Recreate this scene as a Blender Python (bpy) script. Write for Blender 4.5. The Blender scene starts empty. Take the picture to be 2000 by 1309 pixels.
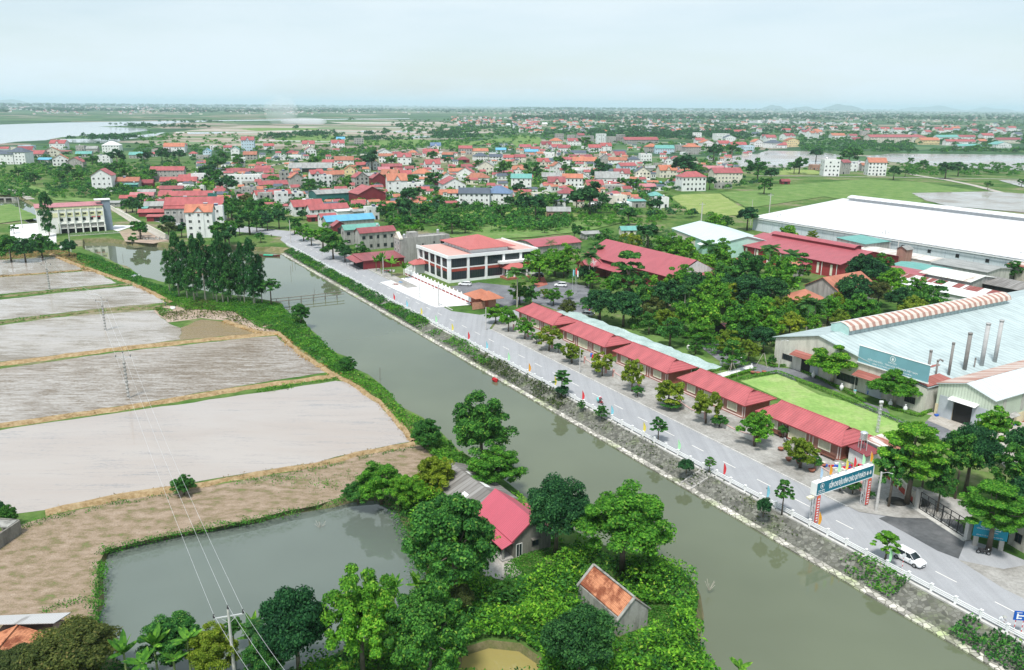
import bpy, bmesh, math, random
import numpy as np
from mathutils import Vector, Matrix, noise
from mathutils.geometry import tessellate_polygon
R=math.radians
scene=bpy.context.scene
# ---------------------------------------------------------------- camera
FPX=1580.0; PITCH=math.atan(448/FPX); ROLL=R(0.46); CAMH=60.0
CSR,SNR=math.cos(ROLL),math.sin(ROLL); CPP,SPP=math.cos(PITCH),math.sin(PITCH)
camd=bpy.data.cameras.new('camera'); cam=bpy.data.objects.new('camera',camd)
scene.collection.objects.link(cam); scene.camera=cam
camd.sensor_width=36; camd.lens=36*FPX/2000; camd.clip_start=0.5; camd.clip_end=200000
rt=Vector((CSR,SNR*SPP,SNR*CPP)); up=Vector((-SNR,CSR*SPP,CSR*CPP)); fw=Vector((0,CPP,-SPP))
cam.matrix_world=Matrix(((rt.x,up.x,-fw.x,0),(rt.y,up.y,-fw.y,0),(rt.z,up.z,-fw.z,CAMH),(0,0,0,1)))
# ---------------------------------------------------------------- sky and sun
SUN_EL,SUN_AZ=R(62),R(200)     # azimuth clockwise from +Y
world=bpy.data.worlds.new("World"); scene.world=world; world.use_nodes=True
nt=world.node_tree; nt.nodes.clear()
def N(t,ty,**k):
    n=t.nodes.new(ty)
    for a,b in k.items():
        if a.startswith('i_'):
            n.inputs[a[2:].replace('_',' ')].default_value=b
        else: setattr(n,a,b)
    return n
sky=N(nt,'ShaderNodeTexSky',sky_type='NISHITA',sun_disc=False,sun_elevation=SUN_EL,sun_rotation=SUN_AZ,altitude=50,air_density=1.0,dust_density=1.0,ozone_density=1.2)
tc=N(nt,'ShaderNodeTexCoord'); mp=N(nt,'ShaderNodeMapping'); mp.inputs['Scale'].default_value=(1.0,1.0,5.5)
ns=N(nt,'ShaderNodeTexNoise'); ns.inputs['Scale'].default_value=2.6; ns.inputs['Detail'].default_value=7; ns.inputs['Roughness'].default_value=.55
nt.links.new(tc.outputs['Generated'],mp.inputs[0]); nt.links.new(mp.outputs[0],ns.inputs['Vector'])
rp=N(nt,'ShaderNodeValToRGB'); rp.color_ramp.elements[0].position=.34; rp.color_ramp.elements[0].color=(.50,.50,.50,1); rp.color_ramp.elements[1].position=.60; rp.color_ramp.elements[1].color=(.97,.97,.97,1)
nt.links.new(ns.outputs[0],rp.inputs[0])
mx=N(nt,'ShaderNodeMix',data_type='RGBA'); mx.inputs[7].default_value=(5.65,6.5,6.95,1)   # thin white overcast veil, same radiance units as the sky
nt.links.new(rp.outputs[0],mx.inputs[0]); nt.links.new(sky.outputs[0],mx.inputs[6])
bg=N(nt,'ShaderNodeBackground'); bg.inputs[1].default_value=0.10
nt.links.new(mx.outputs[2],bg.inputs[0]); wo=N(nt,'ShaderNodeOutputWorld'); nt.links.new(bg.outputs[0],wo.inputs[0])
sund=bpy.data.lights.new('sun','SUN'); sund.energy=3.1; sund.angle=R(10); sund.color=(1,.965,.91)
sun=bpy.data.objects.new('sun',sund); scene.collection.objects.link(sun)
sv=Vector((math.sin(SUN_AZ)*math.cos(SUN_EL),math.cos(SUN_AZ)*math.cos(SUN_EL),math.sin(SUN_EL)))
sun.rotation_euler=sv.to_track_quat('Z','Y').to_euler()
vs=scene.view_settings; vs.view_transform='Standard'; vs.look='None'; vs.gamma=1; vs.exposure=0.53
scene.cycles.max_bounces=6; scene.cycles.diffuse_bounces=2; scene.cycles.glossy_bounces=3; scene.cycles.transmission_bounces=2; scene.cycles.volume_bounces=2; scene.cycles.transparent_max_bounces=6
scene.cycles.use_denoising=True; HAZE_D=0.00006; scene.cycles.volume_step_rate=1
scene.cycles.caustics_reflective=False; scene.cycles.caustics_refractive=False
# ---------------------------------------------------------------- where things stand: photo pixel <-> ground
def ray(px,py):
    x=(px-1000)/FPX; y=-(py-654.5)/FPX
    x,y=CSR*x-SNR*y, SNR*x+CSR*y
    return (x,CPP+y*SPP,-SPP+y*CPP)
def G(px,py,z=0.0):
    r=ray(px,py); t=(CAMH-z)/-r[2]; return Vector((r[0]*t,r[1]*t,z))
def mpp(px,py):            # metres per photo pixel at that ground point
    r=ray(px,py); t=CAMH/-r[2]; return t/FPX
def proj(p):
    d=Vector((p[0],p[1],p[2]-CAMH)); z=d.dot(fw)
    return (1000+FPX*d.dot(rt)/z, 654.5-FPX*d.dot(up)/z)
U2=Vector((-0.507,0.862,0)).normalized(); V2=Vector((U2.y,-U2.x,0))   # along the road / to its right
RZ=math.atan2(V2.y,V2.x)
def W(s,t,z=0.0): return Vector((U2.x*s+V2.x*t,U2.y*s+V2.y*t,z))
def F(px,py,z=0.0):
    p=G(px,py,z); return (p.x*U2.x+p.y*U2.y, p.x*V2.x+p.y*V2.y)
# ---------------------------------------------------------------- linking and tagging
LINK=scene.collection.objects.link
def props(o,label=None,cat=None,group=None,kind=None):
    if label: o['label']=label
    if cat: o['category']=cat
    if group: o['group']=group
    if kind: o['kind']=kind
    return o
def empty(name,loc=(0,0,0),rz=0,label=None,cat=None,group=None):
    o=bpy.data.objects.new(name,None); LINK(o); o.location=loc; o.rotation_euler=(0,0,rz); o.empty_display_size=.3
    return props(o,label,cat,group)
def link(name,me,parent=None,loc=None,rz=None):
    o=bpy.data.objects.new(name,me); LINK(o)
    if parent: o.parent=parent
    if loc is not None: o.location=loc
    if rz is not None: o.rotation_euler=(0,0,rz)
    return o
def copy_tree(o,loc=None,rz=None,scale=None,parent=None):
    c=o.copy(); LINK(c); c.parent=parent
    for ch in list(o.children): copy_tree(ch,parent=c)
    if loc is not None: c.location=loc
    if rz is not None: c.rotation_euler=(0,0,rz)
    if scale is not None: c.scale=scale if hasattr(scale,'__len__') else (scale,)*3
    return c
class MB:
    def __init__(s): s.v=[]; s.f=[]; s.m=[]
    def quad(s,a,b,c,d,m=0):
        n=len(s.v); s.v+= [a,b,c,d]; s.f.append((n,n+1,n+2,n+3)); s.m.append(m)
    def poly(s,pts,m=0):
        n=len(s.v); s.v+=list(pts); s.f.append(tuple(range(n,n+len(pts)))); s.m.append(m)
    def box(s,x0,x1,y0,y1,z0,z1,m=0,bottom=False):
        n=len(s.v); s.v+=[(x0,y0,z0),(x1,y0,z0),(x1,y1,z0),(x0,y1,z0),(x0,y0,z1),(x1,y0,z1),(x1,y1,z1),(x0,y1,z1)]
        fs=[(0,1,5,4),(1,2,6,5),(2,3,7,6),(3,0,4,7),(4,5,6,7)]
        if bottom: fs.append((3,2,1,0))
        s.f+=[tuple(n+i for i in f) for f in fs]; s.m+=[m]*len(fs)
    def slab(s,pts,t,m=0):      # pts top polygon (ccw), extruded down by t
        n=len(s.v); k=len(pts); s.v+=list(pts)+[(p[0],p[1],p[2]-t) for p in pts]
        s.f.append(tuple(n+i for i in range(k))); s.f.append(tuple(n+k+i for i in reversed(range(k))))
        for i in range(k): s.f.append((n+i,n+k+i,n+k+(i+1)%k,n+(i+1)%k))
        s.m+=[m]*(k+2)
    def tube(s,pts,rad,seg=6,m=0,cap=True):
        pts=[Vector(p) for p in pts]
        if not hasattr(rad,'__len__'): rad=[rad]*len(pts)
        n=len(s.v)
        for i,p in enumerate(pts):
            d=(pts[min(i+1,len(pts)-1)]-pts[max(i-1,0)]).normalized()
            a=d.orthogonal().normalized() if abs(d.z)<.9 else Vector((1,0,0)); b=d.cross(a).normalized(); a=b.cross(d)
            for k in range(seg):
                t=2*math.pi*k/seg; s.v.append(tuple(p+(a*math.cos(t)+b*math.sin(t))*rad[i]))
        for i in range(len(pts)-1):
            for k in range(seg):
                s.f.append((n+i*seg+k,n+i*seg+(k+1)%seg,n+(i+1)*seg+(k+1)%seg,n+(i+1)*seg+k)); s.m.append(m)
        if cap:
            s.f.append(tuple(n+(len(pts)-1)*seg+k for k in range(seg))); s.m.append(m)
            s.f.append(tuple(n+k for k in reversed(range(seg)))); s.m.append(m)
    def lathe(s,prof,cx=0,cy=0,cz=0,seg=12,m=0):
        n=len(s.v)
        for (r,z) in prof:
            for k in range(seg):
                t=2*math.pi*k/seg; s.v.append((cx+r*math.cos(t),cy+r*math.sin(t),cz+z))
        for i in range(len(prof)-1):
            for k in range(seg):
                s.f.append((n+i*seg+k,n+i*seg+(k+1)%seg,n+(i+1)*seg+(k+1)%seg,n+(i+1)*seg+k)); s.m.append(m)
        s.f.append(tuple(n+(len(prof)-1)*seg+k for k in range(seg))); s.m.append(m)
    def mesh(s,name,mats,smooth=False):
        me=bpy.data.meshes.new(name); me.from_pydata([tuple(p) for p in s.v],[],s.f)
        mats=mats if isinstance(mats,(list,tuple)) else [mats]
        for x in mats: me.materials.append(x)
        if len(mats)>1: me.polygons.foreach_set('material_index',s.m)
        if smooth: me.polygons.foreach_set('use_smooth',[True]*len(me.polygons))
        me.update(); return me
    def build(s,name,mats,parent=None,smooth=False,loc=None,rz=None):
        return link(name,s.mesh(name,mats,smooth),parent,loc,rz)
def arr_mesh(name,V,Q,mats,midx=None):     # fast mesh from numpy: V (n,3), Q (m,k)
    me=bpy.data.meshes.new(name); k=Q.shape[1]
    me.vertices.add(len(V)); me.vertices.foreach_set('co',V.astype(np.float32).ravel())
    me.loops.add(Q.size); me.loops.foreach_set('vertex_index',Q.astype(np.int32).ravel())
    me.polygons.add(len(Q)); me.polygons.foreach_set('loop_start',np.arange(len(Q),dtype=np.int32)*k)
    try: me.polygons.foreach_set('loop_total',np.full(len(Q),k,dtype=np.int32))
    except Exception: pass
    for x in (mats if isinstance(mats,(list,tuple)) else [mats]): me.materials.append(x)
    if midx is not None: me.polygons.foreach_set('material_index',midx.astype(np.int32))
    me.update(calc_edges=True); return me
# ---------------------------------------------------------------- materials
MATS={}
def newmat(name):
    m=bpy.data.materials.new(name); m.use_nodes=True; t=m.node_tree; b=t.nodes['Principled BSDF']; MATS[name]=m; return m,t,b
def noise_col(t,scale,detail=4,coord='Object',stretch=None,rough=.6,dist=0):
    tcn=N(t,'ShaderNodeTexCoord'); n=N(t,'ShaderNodeTexNoise'); n.inputs['Scale'].default_value=scale; n.inputs['Detail'].default_value=detail; n.inputs['Roughness'].default_value=rough; n.inputs['Distortion'].default_value=dist
    src=tcn.outputs[coord]
    if stretch:
        mpn=N(t,'ShaderNodeMapping'); mpn.inputs['Scale'].default_value=stretch[:3]
        if len(stretch)>3: mpn.inputs['Rotation'].default_value=(0,0,stretch[3])
        t.links.new(src,mpn.inputs[0]); src=mpn.outputs[0]
    t.links.new(src,n.inputs['Vector']); return n
def ramp(t,src,stops):
    r=N(t,'ShaderNodeValToRGB'); e=r.color_ramp.elements
    while len(e)<len(stops): e.new(.5)
    for i,(p,c) in enumerate(stops): e[i].position=p; e[i].color=(*c,1)
    t.links.new(src,r.inputs[0]); return r
def mixc(t,a,b,fac,blend='MIX'):
    m=N(t,'ShaderNodeMix',data_type='RGBA',blend_type=blend)
    for i,x in ((6,a),(7,b),(0,fac)):
        if isinstance(x,(int,float)): m.inputs[i].default_value=x
        elif isinstance(x,tuple): m.inputs[i].default_value=(*x,1)
        else: t.links.new(x,m.inputs[i])
    return m.outputs[2]
def bump(t,b,src,strength,dist=.05):
    bn=N(t,'ShaderNodeBump'); bn.inputs['Strength'].default_value=strength; bn.inputs['Distance'].default_value=dist
    t.links.new(src,bn.inputs['Height']); t.links.new(bn.outputs[0],b.inputs['Normal'])
def plain(name,c,rough=.8,var=.15,scale=.8,metal=0,spec=.3):
    if name in MATS: return MATS[name]
    m,t,b=newmat(name); b.inputs['Roughness'].default_value=rough; b.inputs['Metallic'].default_value=metal; b.inputs['Specular IOR Level'].default_value=spec
    n=noise_col(t,scale,5); d=tuple(x*(1-var) for x in c); l=tuple(min(1,x*(1+var*.6)) for x in c)
    r=ramp(t,n.outputs[0],[(.3,d),(.7,l)]); t.links.new(r.outputs[0],b.inputs['Base Color']); return m
def wallmat(name,c,dirt=.35,rough=.9):       # render with rain streaks and stains
    if name in MATS: return MATS[name]
    m,t,b=newmat(name); b.inputs['Roughness'].default_value=rough; b.inputs['Specular IOR Level'].default_value=.2
    n=noise_col(t,.9,6,stretch=(1,1,.22)); n2=noise_col(t,3.5,5)
    g=tuple(x*(1-dirt) for x in c)
    r=ramp(t,n.outputs[0],[(.33,g),(.56,c)]); r2=ramp(t,n2.outputs[0],[(.3,(.84,.84,.83)),(.65,(1,1,1))])
    t.links.new(mixc(t,r.outputs[0],r2.outputs[0],1.0,'MULTIPLY'),b.inputs['Base Color']); return m
def roofmat(name,c,axis='x',pitch=.5,dirt=.2,rough=.5,bmp=.5,cross=0,objvar=False):    # ribs repeat along axis
    if name in MATS: return MATS[name]
    m,t,b=newmat(name); b.inputs['Roughness'].default_value=rough; b.inputs['Specular IOR Level'].default_value=.35
    n=noise_col(t,.5,6,stretch=(1,.4,.4) if axis=='x' else (.4,1,.4)); n2=noise_col(t,4,3)
    r=ramp(t,n.outputs[0],[(.34,tuple(x*(1-dirt) for x in c)),(.6,c)])
    r2=ramp(t,n2.outputs[0],[(.3,(.9,.9,.9)),(.7,(1,1,1))]); col=mixc(t,r.outputs[0],r2.outputs[0],1.0,'MULTIPLY')
    tcn=N(t,'ShaderNodeTexCoord'); w=N(t,'ShaderNodeTexWave',wave_type='BANDS',bands_direction=axis.upper()); w.inputs['Scale'].default_value=.314/pitch; w.inputs['Distortion'].default_value=0
    t.links.new(tcn.outputs['Object'],w.inputs['Vector'])
    rr=ramp(t,w.outputs['Fac'],[(0,(.80,.80,.80)),(.35,(1,1,1))]); col=mixc(t,col,rr.outputs[0],1.0,'MULTIPLY')
    h=w.outputs['Fac']
    if cross:
        w2=N(t,'ShaderNodeTexWave',wave_type='BANDS',bands_direction='Y' if axis=='x' else 'X',wave_profile='SAW'); w2.inputs['Scale'].default_value=.314/cross
        t.links.new(tcn.outputs['Object'],w2.inputs['Vector']); r3=ramp(t,w2.outputs['Fac'],[(0,(.72,.70,.70)),(.25,(1,1,1))]); col=mixc(t,col,r3.outputs[0],1.0,'MULTIPLY')
    if objvar:
        oi=N(t,'ShaderNodeObjectInfo'); r4=ramp(t,oi.outputs['Random'],[(0,(.72,.76,.8)),(.5,(1,1,1)),(1,(1.0,.9,.84))]); col=mixc(t,col,r4.outputs[0],1.0,'MULTIPLY')
    t.links.new(col,b.inputs['Base Color']); bump(t,b,h,bmp,.06); return m
def foliage(name,dark,mid,light,yellow=None,trans=.42):
    m,t,b=newmat(name); b.inputs['Roughness'].default_value=.65; b.inputs['Specular IOR Level'].default_value=.12
    g=N(t,'ShaderNodeNewGeometry'); oi=N(t,'ShaderNodeObjectInfo')
    r=ramp(t,g.outputs['Random Per Island'],[(0,dark),(.45,mid),(.93,light)]+([(1,yellow)] if yellow else []))
    n=noise_col(t,.35,3); r2=ramp(t,n.outputs[0],[(.35,(.62,.68,.7)),(.62,(1.15,1.12,1.0))])
    col=mixc(t,r.outputs[0],r2.outputs[0],1.0,'MULTIPLY')
    r3=ramp(t,oi.outputs['Random'],[(0,(.78,.86,.9)),(.5,(1,1,1)),(1,(1.25,1.12,.9))]); col=mixc(t,col,r3.outputs[0],1.0,'MULTIPLY')
    t.links.new(col,b.inputs['Base Color'])
    tr=N(t,'ShaderNodeBsdfTranslucent'); t.links.new(col,tr.inputs[0]); ms=N(t,'ShaderNodeMixShader'); ms.inputs[0].default_value=trans
    t.links.new(b.outputs[0],ms.inputs[1]); t.links.new(tr.outputs[0],ms.inputs[2]); t.links.new(ms.outputs[0],t.nodes['Material Output'].inputs[0]); return m
FOL_DARK=foliage('foliage_dark',(.008,.042,.02),(.028,.12,.045),(.08,.24,.075))
FOL_MID=foliage('foliage_mid',(.014,.07,.02),(.05,.195,.042),(.125,.36,.065),(.27,.43,.08))
FOL_LIME=foliage('foliage_lime',(.03,.13,.02),(.105,.33,.035),(.22,.52,.05),(.40,.55,.10))
FOL_OLIVE=foliage('foliage_olive',(.035,.06,.02),(.08,.12,.035),(.15,.19,.06),(.22,.2,.09))
FOL_YEL=foliage('foliage_yellow_green',(.07,.13,.012),(.2,.31,.025),(.34,.44,.05),(.5,.5,.1))
FOL_EUC=foliage('foliage_eucalyptus',(.01,.055,.024),(.034,.15,.048),(.09,.27,.07))
FOL_GRASS=foliage('foliage_grass',(.03,.13,.018),(.07,.25,.03),(.14,.38,.045),(.28,.38,.09))
FOL_PALM=foliage('foliage_palm',(.02,.09,.03),(.055,.18,.05),(.12,.28,.07),(.27,.3,.1))
FOL_BANANA=foliage('foliage_banana',(.04,.14,.02),(.09,.25,.03),(.17,.38,.04),(.3,.42,.1),trans=.3)
FOL_STRAW=foliage('foliage_straw',(.24,.15,.06),(.38,.26,.12),(.52,.38,.2),(.2,.24,.06))
FOL_PINK=foliage('foliage_pink',(.3,.06,.12),(.45,.12,.2),(.6,.25,.35))
BARK=plain('bark',(.16,.13,.1),.95,.35,3); BARKP=plain('bark_pale',(.5,.46,.4),.9,.25,2)
GLASS=None
def _glass():
    m,t,b=newmat('window_glass'); b.inputs['Base Color'].default_value=(.02,.03,.035,1); b.inputs['Roughness'].default_value=.08; b.inputs['Specular IOR Level'].default_value=.5; return m
GLASS=_glass()
FRAME=plain('window_frame_white',(.75,.75,.73),.6,.1)
FRAMEB=plain('window_frame_dark',(.05,.045,.045),.6,.1)
CONC=wallmat('concrete',(.42,.41,.39),.4); CONCL=wallmat('concrete_light',(.56,.55,.52),.3)
WHITE=wallmat('white_plaster',(.80,.81,.81),.16); WHITE2=plain('white_paint',(.82,.83,.83),.5,.06)
# ================================================================ GROUND, WATER, FIELDS, ROADS
rng=random.Random(7)
def wob(pts,step=4,amp=.4,closed=True,seed=1):
    r=random.Random(seed); out=[]; n=len(pts)
    for i in range(n if closed else n-1):
        a=Vector(pts[i][:2]); b=Vector(pts[(i+1)%n][:2]); d=(b-a).length; k=max(1,min(60,int(d/step)))
        nr=Vector((-(b-a).y,(b-a).x)).normalized() if d>0 else Vector((0,0))
        for j in range(k):
            p=a.lerp(b,j/k)+(nr*r.uniform(-amp,amp) if j else Vector((0,0))); out.append((p.x,p.y))
    if not closed: out.append(tuple(pts[-1][:2]))
    return out
def tess(polys,z):
    P=[[Vector((p[0],p[1],0)) for p in q] for q in polys]; flat=[p for q in P for p in q]
    tr=tessellate_polygon(P); V=[(p.x,p.y,z) for p in flat]; Fs=[]
    for a,b,c in tr:
        if (flat[b]-flat[a]).cross(flat[c]-flat[a]).z<0: b,c=c,b
        Fs.append((a,b,c))
    return V,Fs
def flat_mesh(name,polys,z,mat,kind='structure',label=None,cat=None):
    V,Fs=tess(polys,z); me=bpy.data.meshes.new(name); me.from_pydata(V,[],Fs); me.materials.append(mat)
    o=link(name,me); return props(o,label,cat,kind=kind)
def pxs(l,z=0): return [tuple(G(x,y,z)[:2]) for x,y in l]
def sheet(name,px,z,mat,amp=.4,step=4,raw=False,**k):
    pts=px if raw else pxs(px,z)
    return flat_mesh(name,[wob(pts,step,amp)],z,mat,**k)
def strip(pts,w,z=0):            # polyline of ground points -> road quads
    out=[]; pts=[Vector((p[0],p[1],0)) for p in pts]
    for i,p in enumerate(pts):
        d=(pts[min(i+1,len(pts)-1)]-pts[max(i-1,0)]).normalized(); nr=Vector((-d.y,d.x,0)); ww=w[i] if hasattr(w,'__len__') else w
        out.append((p+nr*ww/2,p-nr*ww/2))
    m=MB()
    for i in range(len(out)-1):
        a,b=out[i]; c,d=out[i+1]; m.quad((b.x,b.y,z),(d.x,d.y,z),(c.x,c.y,z),(a.x,a.y,z))
    return m
# ---- materials
def groundmat():
    m,t,b=newmat('ground_grass'); b.inputs['Roughness'].default_value=.95; b.inputs['Specular IOR Level'].default_value=.1
    n=noise_col(t,.035,8,rough=.65); n2=noise_col(t,.5,6); n3=noise_col(t,.012,4)
    near=ramp(t,n.outputs[0],[(.3,(.035,.085,.02)),(.44,(.065,.145,.03)),(.55,(.12,.18,.055)),(.62,(.22,.20,.13)),(.72,(.30,.27,.21))])
    d2=ramp(t,n2.outputs[0],[(.3,(.6,.65,.6)),(.65,(1.15,1.1,1.05))]); near_c=mixc(t,near.outputs[0],d2.outputs[0],1.0,'MULTIPLY')
    tcn=N(t,'ShaderNodeTexCoord'); mpn=N(t,'ShaderNodeMapping'); mpn.inputs['Rotation'].default_value=(0,0,.5); mpn.inputs['Scale'].default_value=(.0045,.009,1)
    t.links.new(tcn.outputs['Object'],mpn.inputs[0])
    v=N(t,'ShaderNodeTexVoronoi',distance='MANHATTAN'); v.inputs['Scale'].default_value=1; t.links.new(mpn.outputs[0],v.inputs['Vector'])
    sx=N(t,'ShaderNodeSeparateColor'); t.links.new(v.outputs['Color'],sx.inputs[0])
    far=ramp(t,sx.outputs[0],[(0,(.04,.09,.045)),(.3,(.06,.13,.06)),(.5,(.10,.17,.08)),(.66,(.24,.20,.16)),(.76,(.07,.13,.05)),(.93,(.30,.26,.22)),(1,(.45,.47,.48))])
    far.color_ramp.interpolation='CONSTANT'
    n4=noise_col(t,.02,7); d4=ramp(t,n4.outputs[0],[(.35,(.6,.72,.62)),(.6,(1.1,1.1,1.1))]); farc=mixc(t,far.outputs[0],d4.outputs[0],1.0,'MULTIPLY')
    sp_=N(t,'ShaderNodeSeparateXYZ'); t.links.new(tcn.outputs['Object'],sp_.inputs[0])
    mr=N(t,'ShaderNodeMapRange'); mr.inputs[1].default_value=750; mr.inputs[2].default_value=1100; t.links.new(sp_.outputs[1],mr.inputs[0])
    t.links.new(mixc(t,near_c,farc,mr.outputs[0]),b.inputs['Base Color']); bump(t,b,n2.outputs[0],.5,.3); return m
GROUND=groundmat()
def watermat(name,c,rough=.04,rip=.15,scale=1.2,stretch=None):
    m,t,b=newmat(name); b.inputs['Base Color'].default_value=(*c,1); b.inputs['Roughness'].default_value=rough; b.inputs['IOR'].default_value=1.5; b.inputs['Specular IOR Level'].default_value=.5
    n=noise_col(t,.03,3); r=ramp(t,n.outputs[0],[(.3,tuple(x*.86 for x in c)),(.7,tuple(x*1.08 for x in c))]); t.links.new(r.outputs[0],b.inputs['Base Color'])
    n2=noise_col(t,scale,3,stretch=stretch); bump(t,b,n2.outputs[0],rip,.02); return m
CANAL=watermat('canal_water',(.115,.133,.082),.03,.05,1.0); POND=watermat('pond_water',(.12,.145,.125),.03,.04,1.2)
MUDP=watermat('muddy_pond_water',(.3,.25,.09),.06,.05); RIVER=watermat('river_water',(.34,.36,.37),.12,.1,.1)
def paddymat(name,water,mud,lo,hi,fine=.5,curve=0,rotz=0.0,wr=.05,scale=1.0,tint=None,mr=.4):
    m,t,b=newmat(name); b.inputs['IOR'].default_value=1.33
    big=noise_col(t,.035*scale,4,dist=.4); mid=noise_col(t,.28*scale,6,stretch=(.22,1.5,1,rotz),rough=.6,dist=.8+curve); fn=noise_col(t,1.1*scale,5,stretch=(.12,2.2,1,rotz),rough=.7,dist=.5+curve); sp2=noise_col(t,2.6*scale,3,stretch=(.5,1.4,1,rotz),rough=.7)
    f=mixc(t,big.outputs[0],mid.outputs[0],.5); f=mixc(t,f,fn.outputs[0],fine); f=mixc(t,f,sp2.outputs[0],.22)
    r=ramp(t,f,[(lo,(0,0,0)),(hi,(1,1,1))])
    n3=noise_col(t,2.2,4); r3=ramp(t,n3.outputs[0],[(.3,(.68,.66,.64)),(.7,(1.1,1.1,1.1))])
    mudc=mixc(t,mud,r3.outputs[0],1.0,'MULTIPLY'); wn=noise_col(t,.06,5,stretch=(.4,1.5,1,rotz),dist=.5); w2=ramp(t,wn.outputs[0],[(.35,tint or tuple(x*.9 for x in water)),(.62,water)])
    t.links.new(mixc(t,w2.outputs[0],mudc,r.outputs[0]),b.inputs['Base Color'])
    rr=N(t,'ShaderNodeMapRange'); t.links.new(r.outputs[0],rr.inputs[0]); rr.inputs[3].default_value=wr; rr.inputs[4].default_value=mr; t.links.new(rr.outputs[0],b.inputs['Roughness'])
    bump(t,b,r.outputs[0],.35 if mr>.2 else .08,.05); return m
PR=.15
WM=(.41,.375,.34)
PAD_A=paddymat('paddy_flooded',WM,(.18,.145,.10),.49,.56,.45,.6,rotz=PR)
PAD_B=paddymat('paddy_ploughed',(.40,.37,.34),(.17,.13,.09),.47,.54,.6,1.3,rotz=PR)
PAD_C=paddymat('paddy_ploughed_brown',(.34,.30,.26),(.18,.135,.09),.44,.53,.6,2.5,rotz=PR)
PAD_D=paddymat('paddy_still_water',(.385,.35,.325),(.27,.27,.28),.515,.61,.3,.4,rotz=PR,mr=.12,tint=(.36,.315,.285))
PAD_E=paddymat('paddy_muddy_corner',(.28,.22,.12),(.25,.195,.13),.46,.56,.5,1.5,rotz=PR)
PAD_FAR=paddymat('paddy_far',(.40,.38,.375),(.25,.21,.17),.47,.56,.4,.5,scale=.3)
def patchmat(name,stops,scale=.4,stretch=(1,1,1),rough=.95,bmp=.4,detail=7,coordrot=0,fc=.78):
    m,t,b=newmat(name); b.inputs['Roughness'].default_value=rough; b.inputs['Specular IOR Level'].default_value=.1
    n=noise_col(t,scale,detail,stretch=(*stretch,coordrot),rough=.65); n2=noise_col(t,scale*9,4)
    r=ramp(t,n.outputs[0],stops); r2=ramp(t,n2.outputs[0],[(.3,(fc,fc,fc)),(.7,(2-fc-.1,)*3 if fc<.9 else (1.03,)*3)])
    t.links.new(mixc(t,r.outputs[0],r2.outputs[0],1.0,'MULTIPLY'),b.inputs['Base Color']); bump(t,b,n2.outputs[0],bmp,.08); return m
STRAWF=patchmat('dry_stubble_field',[(.3,(.12,.18,.05)),(.40,(.19,.16,.09)),(.5,(.27,.205,.145)),(.72,(.38,.30,.235))],.5,(.8,1.3,1),bmp=1.0,coordrot=.15)
GRASSF=patchmat('grass_field',[(.3,(.085,.16,.045)),(.5,(.13,.225,.06)),(.7,(.20,.26,.10))],.12)
GRASSY=patchmat('rice_field_yellow_green',[(.3,(.17,.25,.07)),(.5,(.23,.30,.09)),(.7,(.31,.34,.15))],.12)
LAWN=patchmat('lawn',[(.3,(.19,.34,.09)),(.5,(.26,.40,.12)),(.7,(.36,.42,.19))],.12,bmp=.2)
BANK=patchmat('earth_bank',[(.3,(.10,.13,.04)),(.5,(.17,.16,.08)),(.7,(.28,.23,.15))],.5)
BROWNF=patchmat('brown_field',[(.3,(.27,.24,.15)),(.5,(.38,.29,.23)),(.7,(.46,.38,.32))],.03,(.3,2,1))
def _strips():
    m,t,b=newmat('strip_fields'); b.inputs['Roughness'].default_value=.95; tcn=N(t,'ShaderNodeTexCoord'); mpn=N(t,'ShaderNodeMapping'); mpn.inputs['Rotation'].default_value=(0,0,.12); mpn.inputs['Scale'].default_value=(.004,.022,1); t.links.new(tcn.outputs['Object'],mpn.inputs[0])
    v=N(t,'ShaderNodeTexVoronoi',distance='MANHATTAN'); v.inputs['Scale'].default_value=1; t.links.new(mpn.outputs[0],v.inputs['Vector']); sx=N(t,'ShaderNodeSeparateColor'); t.links.new(v.outputs['Color'],sx.inputs[0])
    r=ramp(t,sx.outputs[0],[(0,(.30,.24,.19)),(.22,(.12,.19,.08)),(.38,(.34,.28,.235)),(.6,(.24,.20,.15)),(.75,(.10,.16,.06)),(.86,(.38,.33,.29)),(.95,(.5,.5,.5))]); r.color_ramp.interpolation='CONSTANT'; n=noise_col(t,.05,6); r2=ramp(t,n.outputs[0],[(.3,(.75,.8,.75)),(.65,(1.1,1.1,1.1))]); t.links.new(mixc(t,r.outputs[0],r2.outputs[0],1.0,'MULTIPLY'),b.inputs['Base Color']); return m
STRIPF=_strips()
DIRT=patchmat('dirt_yard',[(.3,(.32,.29,.25)),(.5,(.42,.39,.35)),(.7,(.52,.5,.47))],.3)
ASPH=patchmat('road_asphalt',[(.3,(.315,.322,.338)),(.5,(.335,.342,.358)),(.7,(.355,.362,.378))],.05,(1,1,1),.85,.02,fc=.96)
def _road():
    m=MATS['road_asphalt']; t=m.node_tree; b=t.nodes['Principled BSDF']; src=b.inputs['Base Color'].links[0].from_socket
    n=noise_col(t,.9,6,stretch=(1,.03,1,-RZ)); r=ramp(t,n.outputs[0],[(.35,(.9,.9,.9)),(.6,(1.03,1.03,1.03))]); n2=noise_col(t,6,3); r2=ramp(t,n2.outputs[0],[(.3,(.92,.92,.92)),(.7,(1.04,1.04,1.04))]); t.links.new(mixc(t,mixc(t,src,r.outputs[0],1.0,'MULTIPLY'),r2.outputs[0],1.0,'MULTIPLY'),b.inputs['Base Color'])
_road()
ASPHD=patchmat('dark_asphalt',[(.3,(.06,.065,.07)),(.5,(.10,.105,.11)),(.72,(.2,.2,.205))],.09,(1,1,1),.9,.15)
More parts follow.
